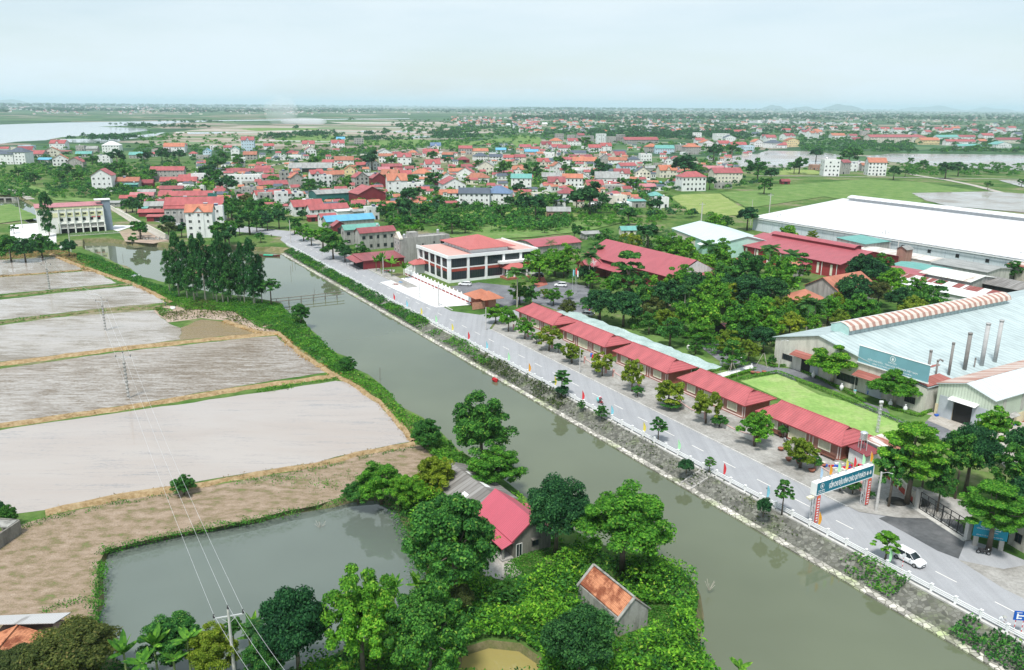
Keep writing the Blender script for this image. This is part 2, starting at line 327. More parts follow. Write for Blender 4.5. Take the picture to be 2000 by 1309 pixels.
ASPHM=patchmat('compound_asphalt',[(.3,(.13,.135,.15)),(.5,(.17,.175,.19)),(.7,(.24,.245,.26))],.2,(1,1,1),.9,.15)
PAVE=patchmat('sidewalk_concrete',[(.3,(.2,.19,.17)),(.45,(.30,.29,.27)),(.62,(.38,.37,.35)),(.75,(.46,.45,.42))],.22,(1,1,1),.95,.3)
PAVEL=patchmat('pale_concrete_lot',[(.3,(.62,.62,.63)),(.5,(.7,.7,.71)),(.7,(.78,.78,.79))],.15,(1,1,1),.8,.1)
GREENC=patchmat('net_canopy',[(.3,(.28,.37,.35)),(.5,(.36,.46,.44)),(.7,(.46,.55,.53))],.25,(1,1,1),.8,.3)
TILER=patchmat('red_paving',[(.3,(.3,.09,.07)),(.5,(.38,.13,.1)),(.7,(.46,.2,.16))],.5)
PAINT=plain('road_paint',(.72,.70,.66),.7,.12); KERB=plain('kerb_concrete',(.52,.51,.49),.9,.25)
def stonemat(name,scale,stone,joint,rnd=1.0):
    m,t,b=newmat(name); b.inputs['Roughness'].default_value=.95
    tcn=N(t,'ShaderNodeTexCoord'); v=N(t,'ShaderNodeTexVoronoi',feature='DISTANCE_TO_EDGE'); v.inputs['Scale'].default_value=scale; v.inputs['Randomness'].default_value=rnd
    v2=N(t,'ShaderNodeTexVoronoi'); v2.inputs['Scale'].default_value=scale; v2.inputs['Randomness'].default_value=rnd
    for x in (v,v2): t.links.new(tcn.outputs['Object'],x.inputs['Vector'])
    r=ramp(t,v.outputs['Distance'],[(.02,(0,0,0)),(.09,(1,1,1))]); sc=N(t,'ShaderNodeSeparateColor'); t.links.new(v2.outputs['Color'],sc.inputs[0])
    c=ramp(t,sc.outputs[0],[(0,tuple(x*.5 for x in stone)),(.5,stone),(1,tuple(x*1.5 for x in stone))])
    n=noise_col(t,.25,5); g=ramp(t,n.outputs[0],[(.5,(1,1,1)),(.68,(.7,.85,.5))]); cc=mixc(t,c.outputs[0],g.outputs[0],1.0,'MULTIPLY')
    t.links.new(mixc(t,joint,cc,r.outputs[0]),b.inputs['Base Color']); bump(t,b,v.outputs['Distance'],.8,.15); return m
STONE=stonemat('pitched_stone',1.7,(.15,.15,.13),(.10,.10,.08)); STONEL=stonemat('toe_blocks',1.25,(.42,.40,.36),(.12,.12,.09),.6)
# ---- canal outline (waterline pixels of the left bank, camera side to far end)
WZ=-1.7
leftpx=[(523,594),(556,600),(566,618),(600,632),(608,648),(637,674),(662,699),(692,710),(695,728),(728,743),(753,762),(773,783),(790,806),(835,828),(872,858),(905,892),(960,925),(1005,960),(1060,1005),(1120,1045),(1180,1078),(1250,1092),(1300,1104),(1345,1130),(1372,1163),(1379,1205),(1370,1255),(1400,1320),(1450,1400),(1500,1500),(1560,1640)]
leftpx=[(168,492),(200,505),(214,512),(262,532),(286,549),(350,566),(440,582)]+leftpx
Lw=wob([tuple(G(x,y,WZ)[:2]) for x,y in leftpx],5,.5,False,3)
farpx=[(505,491),(430,487),(345,486),(300,482),(262,481),(214,474),(160,474)]
TR=88.0; TT=93.0
Rw=[tuple(W(s,TR)[:2]) for s in (-60,20,100,180,260,345)]+[tuple(W(352,84)[:2])]
Fw=[tuple(G(x,y,WZ)[:2]) for x,y in farpx]
water=Lw[::-1]+[None]  # near end .. built below
water_poly=Rw+Fw+Lw
def offs(pts,d):
    o=[]
    for i,p in enumerate(pts):
        a=Vector(pts[max(i-1,0)]); b=Vector(pts[min(i+1,len(pts)-1)]); t_=(b-a).normalized(); nr=Vector((t_.y,-t_.x)); o.append((p[0]+nr.x*d,p[1]+nr.y*d))
    return o
Lt=offs(Lw,1.1); Ft=offs(Fw,1.2)
# make sure offsets go away from the water
cen=Vector(W(200,84)[:2])
if (Vector(Lt[30])-Vector(W(120,88)[:2])).length<(Vector(Lw[30])-Vector(W(120,88)[:2])).length: Lt=offs(Lw,-1.1)
if Ft[2][1]<Fw[2][1]: Ft=offs(Fw,-1.2)
Rt=[tuple(W(s,TT)[:2]) for s in (-60,20,100,180,260,348)]+[tuple(W(355,87)[:2])]
canal_top=Rt+Ft+Lt
pond_px=[(214,1080),(272,1065),(350,1049),(500,1023),(617,998),(687,983),(733,979),(772,998),(795,1053),(811,1084),(822,1092),(830,1140),(800,1200),(640,1290),(500,1340),(330,1340),(262,1310),(215,1262),(198,1232),(206,1150),(210,1095)]
PZ=-0.9
pond=wob([tuple(G(x,y,PZ)[:2]) for x,y in pond_px],2.5,.35,True,5)
pond2=wob([tuple(G(x,y,PZ)[:2]) for x,y in [(905,1283),(955,1268),(1012,1274),(1050,1300),(1040,1340),(900,1340)]],2,.3,True,6)
chan=[tuple(G(x,y,-1.2)[:2]) for x,y in [(0,386),(25,382),(100,425),(98,446),(72,444),(0,398)]]
def ccw(p): return sum(p[i][0]*p[(i+1)%len(p)][1]-p[(i+1)%len(p)][0]*p[i][1] for i in range(len(p)))>0
def outset(p,d):
    s=1 if ccw(p) else -1; o=[]
    for i in range(len(p)):
        a=Vector(p[i-1]); b=Vector(p[(i+1)%len(p)]); t_=(b-a).normalized(); o.append((p[i][0]+t_.y*d*s,p[i][1]-t_.x*d*s))
    return o
ptop=outset(pond,.7); p2top=outset(pond2,.5); ctop=outset(chan,2.5)
BX,BY0,BY1=1400,-400,1800
V_,F_=tess([[(-BX,BY0),(BX,BY0),(BX,BY1),(-BX,BY1)],canal_top,ptop,p2top,ctop],0.0)
n0=len(V_); E_=90000
V_+=[(-E_,-E_,0),(E_,-E_,0),(E_,E_,0),(-E_,E_,0)]
F_+=[(n0,n0+1,1,0),(n0+1,n0+2,2,1),(n0+2,n0+3,3,2),(n0+3,n0,0,3)]
def skirt(top,bot,zt,zb,closed=True):
    global V_,F_
    n=len(V_); k=len(top); V_+=[(p[0],p[1],zt) for p in top]+[(p[0],p[1],zb) for p in bot]
    for i in range(k if closed else k-1):
        j=(i+1)%k; F_.append((n+i,n+j,n+k+j,n+k+i))
nf=len(F_)
skirt(canal_top,water_poly,0,WZ-.5); skirt(ptop,pond,0,PZ-.4); skirt(p2top,pond2,0,PZ-.4); skirt(ctop,chan,0,-1.7)
me=bpy.data.meshes.new('ground'); me.from_pydata(V_,[],F_); me.materials.append(GROUND); me.materials.append(BANK)
for i in range(nf,len(F_)): me.polygons[i].material_index=1
me.update(); props(link('ground',me),kind='structure')
def bbox_water(name,pts,z,mat,pad=3):
    return flat_mesh(name,[outset(pts,.45)],z,mat)
bbox_water('canal_water',water_poly,WZ,CANAL); bbox_water('pond_water',pond,PZ,POND); bbox_water('muddy_pond_water',pond2,PZ,MUDP); bbox_water('channel_water',chan,-1.2,CANAL)
# ---- fields
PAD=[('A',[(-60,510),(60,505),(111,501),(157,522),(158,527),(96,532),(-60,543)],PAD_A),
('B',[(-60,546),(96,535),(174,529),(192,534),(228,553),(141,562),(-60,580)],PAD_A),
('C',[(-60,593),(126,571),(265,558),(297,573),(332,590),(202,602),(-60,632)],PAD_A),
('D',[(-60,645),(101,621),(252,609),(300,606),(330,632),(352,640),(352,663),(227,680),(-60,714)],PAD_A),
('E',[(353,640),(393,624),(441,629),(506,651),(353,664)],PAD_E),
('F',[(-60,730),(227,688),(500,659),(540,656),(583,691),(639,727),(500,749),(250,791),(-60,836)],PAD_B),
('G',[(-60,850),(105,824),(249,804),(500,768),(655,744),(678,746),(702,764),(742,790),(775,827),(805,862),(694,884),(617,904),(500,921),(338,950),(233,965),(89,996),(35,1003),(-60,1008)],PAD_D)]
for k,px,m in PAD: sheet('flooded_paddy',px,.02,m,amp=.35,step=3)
sheet('stubble_field',[(811,869),(694,892),(617,912),(500,932),(338,962),(233,978),(89,1010),(40,1025),(-70,1060),(-70,1330),(140,1330),(200,1300),(190,1215),(190,1110),(205,1075),(272,1058),(350,1041),(500,1014),(617,988),(680,966),(760,948),(850,925),(875,900),(840,872)],.015,STRAWF,amp=.5)
sheet('earth_mound',[(328,630),(300,606),(335,593),(400,588),(452,600),(545,648),(505,648),(440,626),(393,621)],.03,BROWNF)
far=[('river',[(-160,246),(0,243.5),(125,239.5),(300,236.8),(500,234),(640,232.6),(800,231.2),(800,232.2),(640,234.2),(420,236.8),(350,240),(300,244),(240,246),(190,247.5),(285,251),(288,255),(250,260),(120,268),(90,274),(30,277),(0,281),(-160,285)],RIVER),
('lagoon',[(116,272),(180,271),(242,268),(325,258),(303,266),(237,273),(227,280),(126,278)],RIVER),
('brown_field',[(345,257),(470,246),(640,247),(960,252),(1000,258),(900,262),(700,272),(690,280),(480,289),(300,283),(330,268)],STRIPF),
('brown_field',[(640,238),(900,238),(930,246),(700,246)],STRIPF),
('green_field',[(465,252),(500,250),(620,251),(620,254),(500,256)],GRASSF),
('green_field',[(530,268),(610,262),(700,268),(640,276),(540,274)],GRASSF),('green_field',[(700,274),(800,272),(910,276),(900,284),(710,284)],GRASSF),
('pale_pond',[(705,272),(718,265),(745,264.5),(742,272.5)],RIVER),('pale_pond',[(800,265),(845,265.5),(838,270),(806,270.5)],RIVER),('pale_pond',[(705,255.5),(730,255),(728,257.5),(704,257.5)],RIVER),('pale_pond',[(770,256),(800,254.5),(806,257),(778,259)],RIVER),
('pale_pond',[(370,259),(448,257.5),(430,261),(365,262)],RIVER),
('far_paddy',[(1210,244),(1335,246),(1332,252),(1260,251),(1210,248)],PAD_FAR),('far_paddy',[(1380,238),(1500,234),(1690,241),(1680,244),(1500,241)],PAD_FAR),
('far_paddy',[(1385,309),(1480,300),(1500,294),(1600,296),(1640,303),(1650,316),(1600,320),(1560,328),(1430,325)],PAD_FAR),
('far_paddy',[(1690,306),(1740,300),(2060,303),(2060,334),(1940,331),(1800,322),(1740,316)],PAD_FAR),
('far_paddy',[(1780,377),(1930,374),(2060,382),(2060,420),(1990,414),(1850,402),(1810,392)],PAD_A),('far_paddy',[(1950,352),(2060,354),(2060,370),(2000,366)],PAD_A),
('rice_field',[(1310,385),(1330,380),(1405,378),(1440,400),(1475,416),(1400,424),(1345,412)],GRASSY),
('rice_field',[(1405,376),(1480,372),(1530,362),(1690,350),(1800,356),(1915,374),(1780,377),(1805,392),(1790,402),(1700,398),(1610,384),(1480,404),(1455,404)],GRASSF),
('rice_field',[(1520,331),(1590,332),(1610,340),(1520,342)],GRASSY),
('meadow',[(862,455),(950,438),(1100,425),(1200,422),(1230,432),(1150,450),(1050,462),(900,470)],GRASSF),
('meadow',[(890,410),(1000,405),(1060,412),(1180,420),(1100,424),(950,432),(900,430)],GRASSY),
('dyke_slope',[(0,355),(60,362),(140,385),(200,390),(190,395),(110,391),(60,372),(0,368)],GRASSF),
('dyke_slope',[(-40,408),(20,398),(64,418),(90,424),(15,434),(0,436),(-40,430)],GRASSF),
('bank_meadow',[(860,283),(1000,268),(1010,275),(960,280),(870,292)],GRASSF),('bank_meadow',[(1000,262),(1055,268),(1060,282),(1010,288),(1000,278)],GRASSF)]
import itertools
for i,(nm,px,m) in enumerate(far): sheet(nm,px,.05+.012*i if nm!='river' else .05,m,amp=1.5 if px[0][1]<330 else .5,step=14 if px[0][1]<330 else 4)
# ---- roads
flat_mesh('main_road',[[tuple(W(*p)[:2]) for p in [(-80,93.6),(355,93.6),(372,95),(380,98),(392,92),(404,84),(440,70),(438,62),(470,50),(470,62),(440,80),(410,97),(396,106),(360,105.5),(250,105.2),(214,104.6),(206,110),(206,122),(198,122),(197,110),(191,105),(110,103.8),(68,103.4),(-80,103.6)]]],.03,ASPH)
flat_mesh('junction_apron',[[tuple(G(*p)[:2]) for p in [(1716,1013),(1770,996),(1815,990),(1880,1025),(1885,1060),(1872,1092),(1830,1076),(1770,1042)]]],.045,ASPHD)
flat_mesh('road_shoulder',[[tuple(W(*p)[:2]) for p in [(76,103.1),(30,103.1),(30,112),(45,112),(53,111.5),(56.8,110.4),(66,113),(68,106)]]],.034,ASPH)
flat_mesh('side_road',[[tuple(G(*p)[:2]) for p in [(1872,1094),(1900,1100),(1960,1112),(2080,1090),(2080,1160),(2060,1200),(1960,1150)]]],.040,PAVE)
flat_mesh('sidewalk',[[tuple(W(*p)[:2]) for p in [(70,103.6),(110,103.95),(190,105.15),(196,110.2),(196,116),(190,117),(80,117),(74,118),(62,122),(60,116),(66,107)]]],.10,PAVE)
flat_mesh('sidewalk',[[tuple(W(*p)[:2]) for p in [(250,105.35),(396,106.2),(396,110),(250,109.6)]]],.10,PAVE)
flat_mesh('concrete_lot',[[tuple(G(*p)[:2]) for p in [(742,552),(806,540),(928,588),(918,596),(852,601),(838,596)]]],.06,PAVEL)
flat_mesh('roadside_strip',[[tuple(W(*p)[:2]) for p in [(-80,TT+.02),(355,TT+.02),(355,93.55),(-80,93.55)]]],.06,PAVE)
m=MB()
for s0,s1,t0,t1 in ((72,190,103.45,103.75),(215,396,105.3,105.6)): 
    a=[W(s0,t0 if s0>200 else 103.3),W(s0,(t0 if s0>200 else 103.3)+.25),W(s1,t1+.0+(1.3 if s0<200 else .35)),W(s1,t1-.25+(1.3 if s0<200 else .35))]
    m.slab([(p.x,p.y,.16) for p in a],.16)
props(m.build('road_kerb',KERB),kind='structure')
m=MB()
for k in range(-6,48):
    s0=k*8.0+3; c=98.3+ (1.6*min(1,max(0,(s0-70)/120)))
    q=[W(s0,c-.08),W(s0,c+.08),W(s0+3.0,c+.08),W(s0+3.0,c-.08)]; m.poly([(p.x,p.y,.036) for p in q][::-1])
props(m.build('road_centre_line',PAINT),kind='structure')
def road(name,px,w,mat,z=.12,**k): props(strip([G(*p) for p in px],w,z).build(name,mat),kind='structure')
road('dyke_road',[(520,326),(560,318),(600,312),(660,306),(720,302),(790,294),(860,287),(930,276),(1000,270),(1012,264),(1000,258),(960,254)],6,DIRT,.25)
road('field_road',[(1600,298),(1630,308),(1670,319),(1740,328),(1790,343),(1850,352),(1900,362),(1960,378),(2060,398)],6,DIRT,.2)
road('field_road',[(1480,344),(1560,344),(1690,346),(1830,348),(2060,352)],4,DIRT,.24)
road('far_highway',[(1290,229.5),(1500,229.8),(1700,231.5),(2060,233.5)],14,PAVEL,.3)
road('far_highway',[(500,233.4),(700,232.6),(830,233)],10,PAVEL,.3)
road('village_lane',[(60,390),(0,357.5),(-80,360)],5,DIRT,.2); road('canal_path',[(222,407),(240,418),(262,432),(300,452),(330,468)],5,DIRT,.09)
road('village_lane',[(905,405),(870,395),(850,385)],4,DIRT,.2)
# ---- compound paving and lawns
flat_mesh('compound_lane',[[tuple(G(*p)[:2]) for p in [(1498,716),(1560,722),(1600,738),(1650,772),(1720,796),(1790,812),(1850,832),(1900,850),(1860,868),(1780,835),(1700,806),(1610,770),(1520,731),(1440,722),(1400,702),(1360,672),(1400,670),(1440,698)]]],.035,ASPHM)
flat_mesh('compound_yard',[[tuple(G(*p)[:2]) for p in [(1030,560),(1090,548),(1150,560),(1160,600),(1140,620),(1100,610),(1040,590)]]],.035,ASPHM)
flat_mesh('office_forecourt',[[tuple(G(*p)[:2]) for p in [(880,560),(935,552),(1010,560),(1030,590),(960,606),(930,588)]]],.035,ASPHM)
flat_mesh('red_forecourt',[[tuple(G(*p)[:2]) for p in [(1035,545),(1062,540),(1070,556),(1050,562)]]],.05,TILER)
flat_mesh('factory_yard',[[tuple(G(*p)[:2]) for p in [(1790,812),(1850,800),(2080,830),(2080,960),(1990,940),(1930,880),(1850,838)]]],.05,DIRT)
flat_mesh('lawn',[[tuple(G(*p)[:2]) for p in [(1440,742),(1519,731),(1800,843),(1760,866),(1700,858)]]],.05,LAWN)
flat_mesh('garden_lawn',[[tuple(G(*p)[:2]) for p in [(1190,640),(1230,632),(1300,662),(1380,700),(1440,718),(1475,722),(1400,745),(1330,712)]]],.055,GRASSF)
flat_mesh('garden_lawn',[[tuple(G(*p)[:2]) for p in [(1550,735),(1600,752),(1690,785),(1675,790),(1600,772),(1560,752)]]],.055,GRASSF)
flat_mesh('garden_lawn',[[tuple(G(*p)[:2]) for p in [(1727,790),(1820,812),(1800,832),(1740,812)]]],.055,GRASSF)
flat_mesh('garden_path',[[tuple(G(*p)[:2]) for p in [(1400,731),(1465,714),(1476,719),(1412,737)]]],.06,PAVEL)
flat_mesh('pump_yard',[[tuple(G(*p)[:2]) for p in [(20,440),(75,436),(110,446),(110,478),(60,490),(20,478)]]],.05,PAVEL)
flat_mesh('pump_yard',[[tuple(G(*p)[:2]) for p in [(212,446),(225,440),(262,441),(230,452)]]],.05,PAVEL)
flat_mesh('sandy_bank',[[tuple(G(*p)[:2]) for p in [(232,452),(268,443),(300,458),(330,470),(300,476),(245,472)]]],.05,BROWNF)
flat_mesh('farmhouse_yard',[[tuple(G(*p)[:2]) for p in [(930,1095),(965,1080),(1000,1095),(1020,1120),(990,1135),(940,1125)]]],.03,DIRT)
# ---- stone revetment on the road side
m=MB()
for s in range(-60,345,5):
    a,b,c,d=W(s,TT-.02,.04),W(s+5,TT-.02,.04),W(s+5,TR+.9,WZ+.25),W(s,TR+.9,WZ+.25)
    m.quad(tuple(d),tuple(a),tuple(b),tuple(c))
props(m.build('stone_revetment',STONE),kind='structure')
m=MB()
for s in range(-60,345,5):
    q=[W(s,TR-.15),W(s,TR+.95),W(s+5,TR+.95),W(s+5,TR-.15)]; m.slab([(p.x,p.y,WZ+.22+(0 if i in(0,3) else .12)) for i,p in enumerate(q)][::-1],1.2)
props(m.build('revetment_toe',STONEL),kind='structure')
m=MB()
for s in range(-60,345,5):
    q=[W(s,TT-.3),W(s,TT+.15),W(s+5,TT+.15),W(s+5,TT-.3)]; m.slab([(p.x,p.y,.16) for p in q][::-1],.3)
props(m.build('revetment_coping',KERB),kind='structure')
# ---- bunds between the paddies (raised earth ridges)
def bund(px,w=1.6,h=.45,mat=BANK,seed=1,name='paddy_bund'):
    r=random.Random(seed); pts=wob([tuple(G(*p)[:2]) for p in px],2.2,.25,False,seed); m=MB(); P=[Vector((p[0],p[1],0)) for p in pts]; prev=None
    for i,p in enumerate(P):
        d=(P[min(i+1,len(P)-1)]-P[max(i-1,0)]).normalized(); nr=Vector((-d.y,d.x,0)); ww=w*r.uniform(.8,1.2); hh=h*r.uniform(.75,1.15)
        row=[p-nr*ww/2,p-nr*ww*.22+Vector((0,0,hh)),p+nr*ww*.22+Vector((0,0,hh)),p+nr*ww/2]; row[0].z=row[3].z=-.05
        if prev:
            for j in range(3): m.quad(tuple(prev[j+1]),tuple(prev[j]),tuple(row[j]),tuple(row[j+1]))
        prev=row
    o=m.build(name,mat,smooth=True); props(o,kind='structure'); return pts
STR=patchmat('straw_mulch',[(.3,(.22,.15,.07)),(.5,(.34,.24,.13)),(.7,(.46,.36,.22))],1.2,(1,1,1),bmp=.9)
BU=[]
BU.append((bund([(-60,545),(96,533.5),(158,528),(190,531)],1.3,.35,STR,2),'s'))
BU.append((bund([(-60,587),(126,567),(266,555),(262,553)],2.0,.4,BANK,3),'g'))
BU.append((bund([(-60,638),(202,606),(298,602),(332,593)],2.2,.4,BANK,4),'g'))
BU.append((bund([(-60,721),(227,683),(500,655),(545,652)],3.0,.5,STR,5),'s'))
BU.append((bund([(-60,842),(250,797),(500,756),(660,735)],2.4,.5,STR,6),'s'))
BU.append((bund([(100,497),(157,520),(200,535),(265,556),(300,573),(335,592)],2.2,.4,STR,7),'s'))
BU.append((bund([(545,652),(585,690),(645,728),(662,738)],1.6,.45,STR,8),'s'))
BU.append((bund([(440,628),(505,650),(548,653)],1.8,.5,STR,9),'s'))
BU.append((bund([(809,867),(694,889),(617,909),(500,928),(338,957)],1.7,.4,STR,10),'s'))
BU.append((bund([(338,957),(233,972),(89,1003)],2.2,.55,STR,11),'s'))
BU.append((bund([(662,738),(682,746),(745,788),(778,826),(808,862)],1.6,.4,STR,12),'s'))
# ================================================================ BUILDINGS
WC={'w':WHITE,'c':wallmat('cream_plaster',(.74,.70,.60),.2),'g':CONC,'b':wallmat('pale_blue_plaster',(.55,.68,.78),.15),'m':roofmat('maroon_sheet',(.24,.03,.04),'x',.35,.2),'t':roofmat('dark_teal_sheet',(.03,.18,.16),'x',.35,.15),'y':wallmat('yellow_plaster',(.76,.62,.36),.18),'p':wallmat('raw_brick',(.42,.24,.19),.3),'l':CONCL}
RC={'R':roofmat('crimson_sheet_roof',(.43,.115,.12),'x',.45,.28,objvar=True),'O':roofmat('orange_tile_roof',(.55,.21,.13),'x',.4,.28,.7,.5,cross=.45,objvar=True),'D':roofmat('slate_blue_roof',(.10,.125,.165),'x',.35,.2,cross=.5),'G':roofmat('grey_cement_roof',(.36,.37,.36),'x',.5,.35,.9),'T':roofmat('teal_sheet_roof',(.15,.40,.36),'x',.45,.2),'B':roofmat('sky_blue_sheet_roof',(.14,.42,.62),'x',.5,.15),'M':roofmat('maroon_sheet_roof',(.27,.06,.07),'x',.45,.25),'W':roofmat('white_sheet_roof',(.80,.81,.82),'x',.6,.08),'S':roofmat('blue_tile_roof',(.14,.22,.36),'x',.35,.2,cross=.4),'K':roofmat('green_sheet_roof',(.16,.40,.34),'x',.45,.2),'P':roofmat('pink_sheet_roof',(.5,.2,.22),'x',.5,.2)}
WN={'w':'white','c':'cream','g':'bare concrete','b':'pale blue','m':'maroon sheet','t':'dark green sheet','y':'yellow','p':'raw brick','l':'pale concrete'}
RN={'R':'crimson','O':'orange tiled','D':'slate grey','G':'grey cement','T':'teal','B':'bright blue','M':'dark maroon','W':'white','S':'steel blue tiled','K':'green','P':'faded pink'}
TN={'gs':'gable','gf':'front-gabled','cx':'cross-gabled','hip':'hipped','flat':'flat','shed':'lean-to','arc':'curved'}
def roof_mesh(mb,kind,w,d,h,rise,ov=.45,th=.14,m=0):
    x0,x1,y0,y1=-ov,w+ov,-ov,d+ov; k=rise/(d/2 if kind in('gs','cx') else (w/2 if kind=='gf' else min(w,d)/2)); e=h-ov*k+.03
    top=h+rise+.03
    if kind in('gs','cx'):
        ym=d/2
        mb.slab([(x0,y0,e+th),(x1,y0,e+th),(x1,ym,top+th),(x0,ym,top+th)],th,m); mb.slab([(x0,ym,top+th),(x1,ym,top+th),(x1,y1,e+th),(x0,y1,e+th)],th,m)
        if kind=='cx':
            gw=min(w*.42,4.2); cx=w*.5; gh=rise*.8; yo=-ov-.25
            mb.slab([(cx-gw/2-.2,yo,h-.1),(cx,yo,h+gh+.1),(cx,ym*.85,h+gh+.1),(cx-gw/2-.2,ym*.2,h-.1)][::-1],th,m); mb.slab([(cx,yo,h+gh+.1),(cx+gw/2+.2,yo,h-.1),(cx+gw/2+.2,ym*.2,h-.1),(cx,ym*.85,h+gh+.1)][::-1],th,m)
    elif kind=='gf':
        xm=w/2
        mb.slab([(x0,y1,e+th),(x0,y0,e+th),(xm,y0,top+th),(xm,y1,top+th)],th,m); mb.slab([(xm,y1,top+th),(xm,y0,top+th),(x1,y0,e+th),(x1,y1,e+th)],th,m)
    elif kind=='hip':
        if w>=d: a,b=(d/2,d/2),(w-d/2,d/2)
        else: a,b=(w/2,w/2),(w/2,d-w/2)
        A=(a[0],a[1],top+th); B=(b[0],b[1],top+th); c=[(x0,y0,e+th),(x1,y0,e+th),(x1,y1,e+th),(x0,y1,e+th)]
        if w>=d: fs=[[c[0],c[1],B,A],[c[1],c[2],B],[c[2],c[3],A,B],[c[3],c[0],A]]
        else: fs=[[c[0],c[1],A],[c[1],c[2],B,A],[c[2],c[3],B],[c[3],c[0],A,B]]
        for f in fs: mb.slab(f,th,m)
    elif kind=='shed':
        mb.slab([(x0,y0,h+th),(x1,y0,h+th),(x1,y1,h+rise+th),(x0,y1,h+rise+th)],th,m)
    elif kind=='arc':
        n=8; pr=[(y0+(y1-y0)*i/n, h+rise*math.sin(math.pi*i/n)+.03) for i in range(n+1)]
        for i in range(n): mb.slab([(x0,pr[i][0],pr[i][1]+th),(x1,pr[i][0],pr[i][1]+th),(x1,pr[i+1][0],pr[i+1][1]+th),(x0,pr[i+1][0],pr[i+1][1]+th)],th,m)
def wall_mesh(kind,w,d,h,rise):
    mb=MB(); mb.box(0,w,0,d,0,h)
    if kind in('gs','cx'):
        for x,s in ((0,1),(w,-1)): mb.poly([(x,0,h),(x,d,h),(x,d/2,h+rise)][::-s])
        if kind=='cx':
            gw=min(w*.42,4.2); cx=w*.5; mb.poly([(cx-gw/2,-.25,h-.1),(cx+gw/2,-.25,h-.1),(cx,-.25,h+rise*.75)]); mb.box(cx-gw/2,cx+gw/2,-.25,0,0,h-.1)
    elif kind=='gf':
        for y,s in ((0,1),(d,-1)): mb.poly([(0,y,h),(w,y,h),(w/2,y,h+rise)][::s])
    elif kind=='arc':
        n=8
        for x,s in ((0,1),(w,-1)): mb.poly([(x,d*i/n,h+rise*math.sin(math.pi*i/n)) for i in range(n+1)][::-s])
    elif kind=='shed':
        mb.poly([(0,0,h),(0,d,h),(0,d,h+rise)][::-1]); mb.poly([(w,0,h),(w,d,h),(w,d,h+rise)]); mb.poly([(w,d,h),(0,d,h),(0,d,h+rise),(w,d,h+rise)])
    elif kind=='flat':
        mb.f.pop(4 if len(mb.f)==5 else -1); mb.m.pop(); p=.18; ph=.55
        mb.box(0,w,0,p,h,h+ph); mb.box(0,w,d-p,d,h,h+ph); mb.box(0,p,p,d-p,h,h+ph); mb.box(w-p,w,p,d-p,h,h+ph); mb.box(p+.01,w-p-.01,p+.01,d-p-.01,h-.1,h)
    return mb
WCACHE={}
def winmesh(ww,wh,frame=FRAME,door=False,bars=1):
    key=(round(ww,1),round(wh,1),frame.name,door,bars)
    if key not in WCACHE:
        mb=MB(); ww,wh=key[0],key[1]; f=.09
        mb.box(-ww/2,ww/2,-.06,.02,0,f if not door else .03,0,True); mb.box(-ww/2,ww/2,-.06,.02,wh-f,wh,0,True)
        mb.box(-ww/2,-ww/2+f,-.06,.02,f,wh-f,0,True); mb.box(ww/2-f,ww/2,-.06,.02,f,wh-f,0,True)
        for b in range(bars):
            x=-ww/2+(b+1)*ww/(bars+1); mb.box(x-.03,x+.03,-.055,.02,f,wh-f,0,True)
        mb.box(-ww/2+f,ww/2-f,-.025,.0,f,wh-f,1)
        WCACHE[key]=mb.mesh('window' if not door else 'door',[frame,GLASS])
    return WCACHE[key]
def addwin(root,x,y,z,ww,wh,face='f',frame=FRAME,door=False,bars=1,name=None):
    o=link(name or('door' if door else 'window'),winmesh(ww,wh,frame,door,bars),root,(x,y,z),0 if face=='f' else -math.pi/2); return o
HOUSES=[]; AUTO=[]   # AUTO: things whose labels are completed from their surroundings
FOOT=[]              # footprints, to keep scattered trees off roofs
def foot(loc,rz,w,d,pad=.5):
    FOOT.append((loc[0],loc[1],math.cos(rz),math.sin(rz),w,d,pad))
def infoot(x,y,extra=0):
    for (a,b,c,s_,w,d,p) in FOOT:
        dx,dy=x-a,y-b; lx=dx*c+dy*s_; ly=-dx*s_+dy*c; p+=extra
        if -p<lx<w+p and -p<ly<d+p: return True
    return False
def bldg(name,loc,rz,w,d,h,kind,rise,wm,rm,label=None,cat='house',group=None,win='auto',ov=.45,storeys=None,parts=True,r=None,frame=None):
    r=r or random.Random(int(abs(loc[0]*31+loc[1]*17))); root=empty(name,loc,rz,label,cat,group); foot(loc,rz,w,d)
    wall_mesh(kind,w,d,h,rise).build('wall',wm,root)
    mb=MB()
    if kind!='flat': roof_mesh(mb,kind,w,d,h,rise,ov); mb.build('roof',rm,root)
    elif rm is not None:
        mb.box(.2,w-.2,.2,d-.2,h,h+.06); mb.build('roof',rm,root)
    if win=='auto':
        st=storeys or max(1,round(h/3.3)); sh=h/st; fr=frame or r.choice([FRAME,FRAME,FRAMEB])
        for k in range(st):
            z=k*sh+.9; hh=min(1.4,sh-1.3)
            if hh<.5: z=k*sh+.5; hh=max(.5,sh-.9)
            nx=max(1,int(w/3.0)); dk=r.randrange(nx)
            for i in range(nx):
                x=(i+.5)*w/nx; y=-.0
                if kind=='cx' and abs(x-w*.5)<min(w*.42,4.2)/2+.3: x=w*.5; y=-.25
                if k==0 and i==dk: addwin(root,x,y,.05,1.3,min(2.2,sh-.6),'f',FRAMEB,True)
                elif r.random()<.9: addwin(root,x,y,z,1.1 if r.random()<.6 else 1.5,hh,'f',fr)
            ny=max(1,int(d/4.5))
            for i in range(ny):
                if r.random()<.6: addwin(root,0,(i+.5)*d/ny,z,1.0,hh,'l',fr)
        if kind=='gf' and rise>1.2: addwin(root,w/2,0,h+rise*.15,.7,min(.8,rise*.4),'f',fr,bars=0)
    return root
STEEL=plain('polished_steel',(.75,.76,.78),.25,.08,metal=.7); BLUEP=plain('blue_plastic',(.03,.12,.5),.5,.1); REDP=plain('red_plastic',(.55,.03,.04),.5,.1)
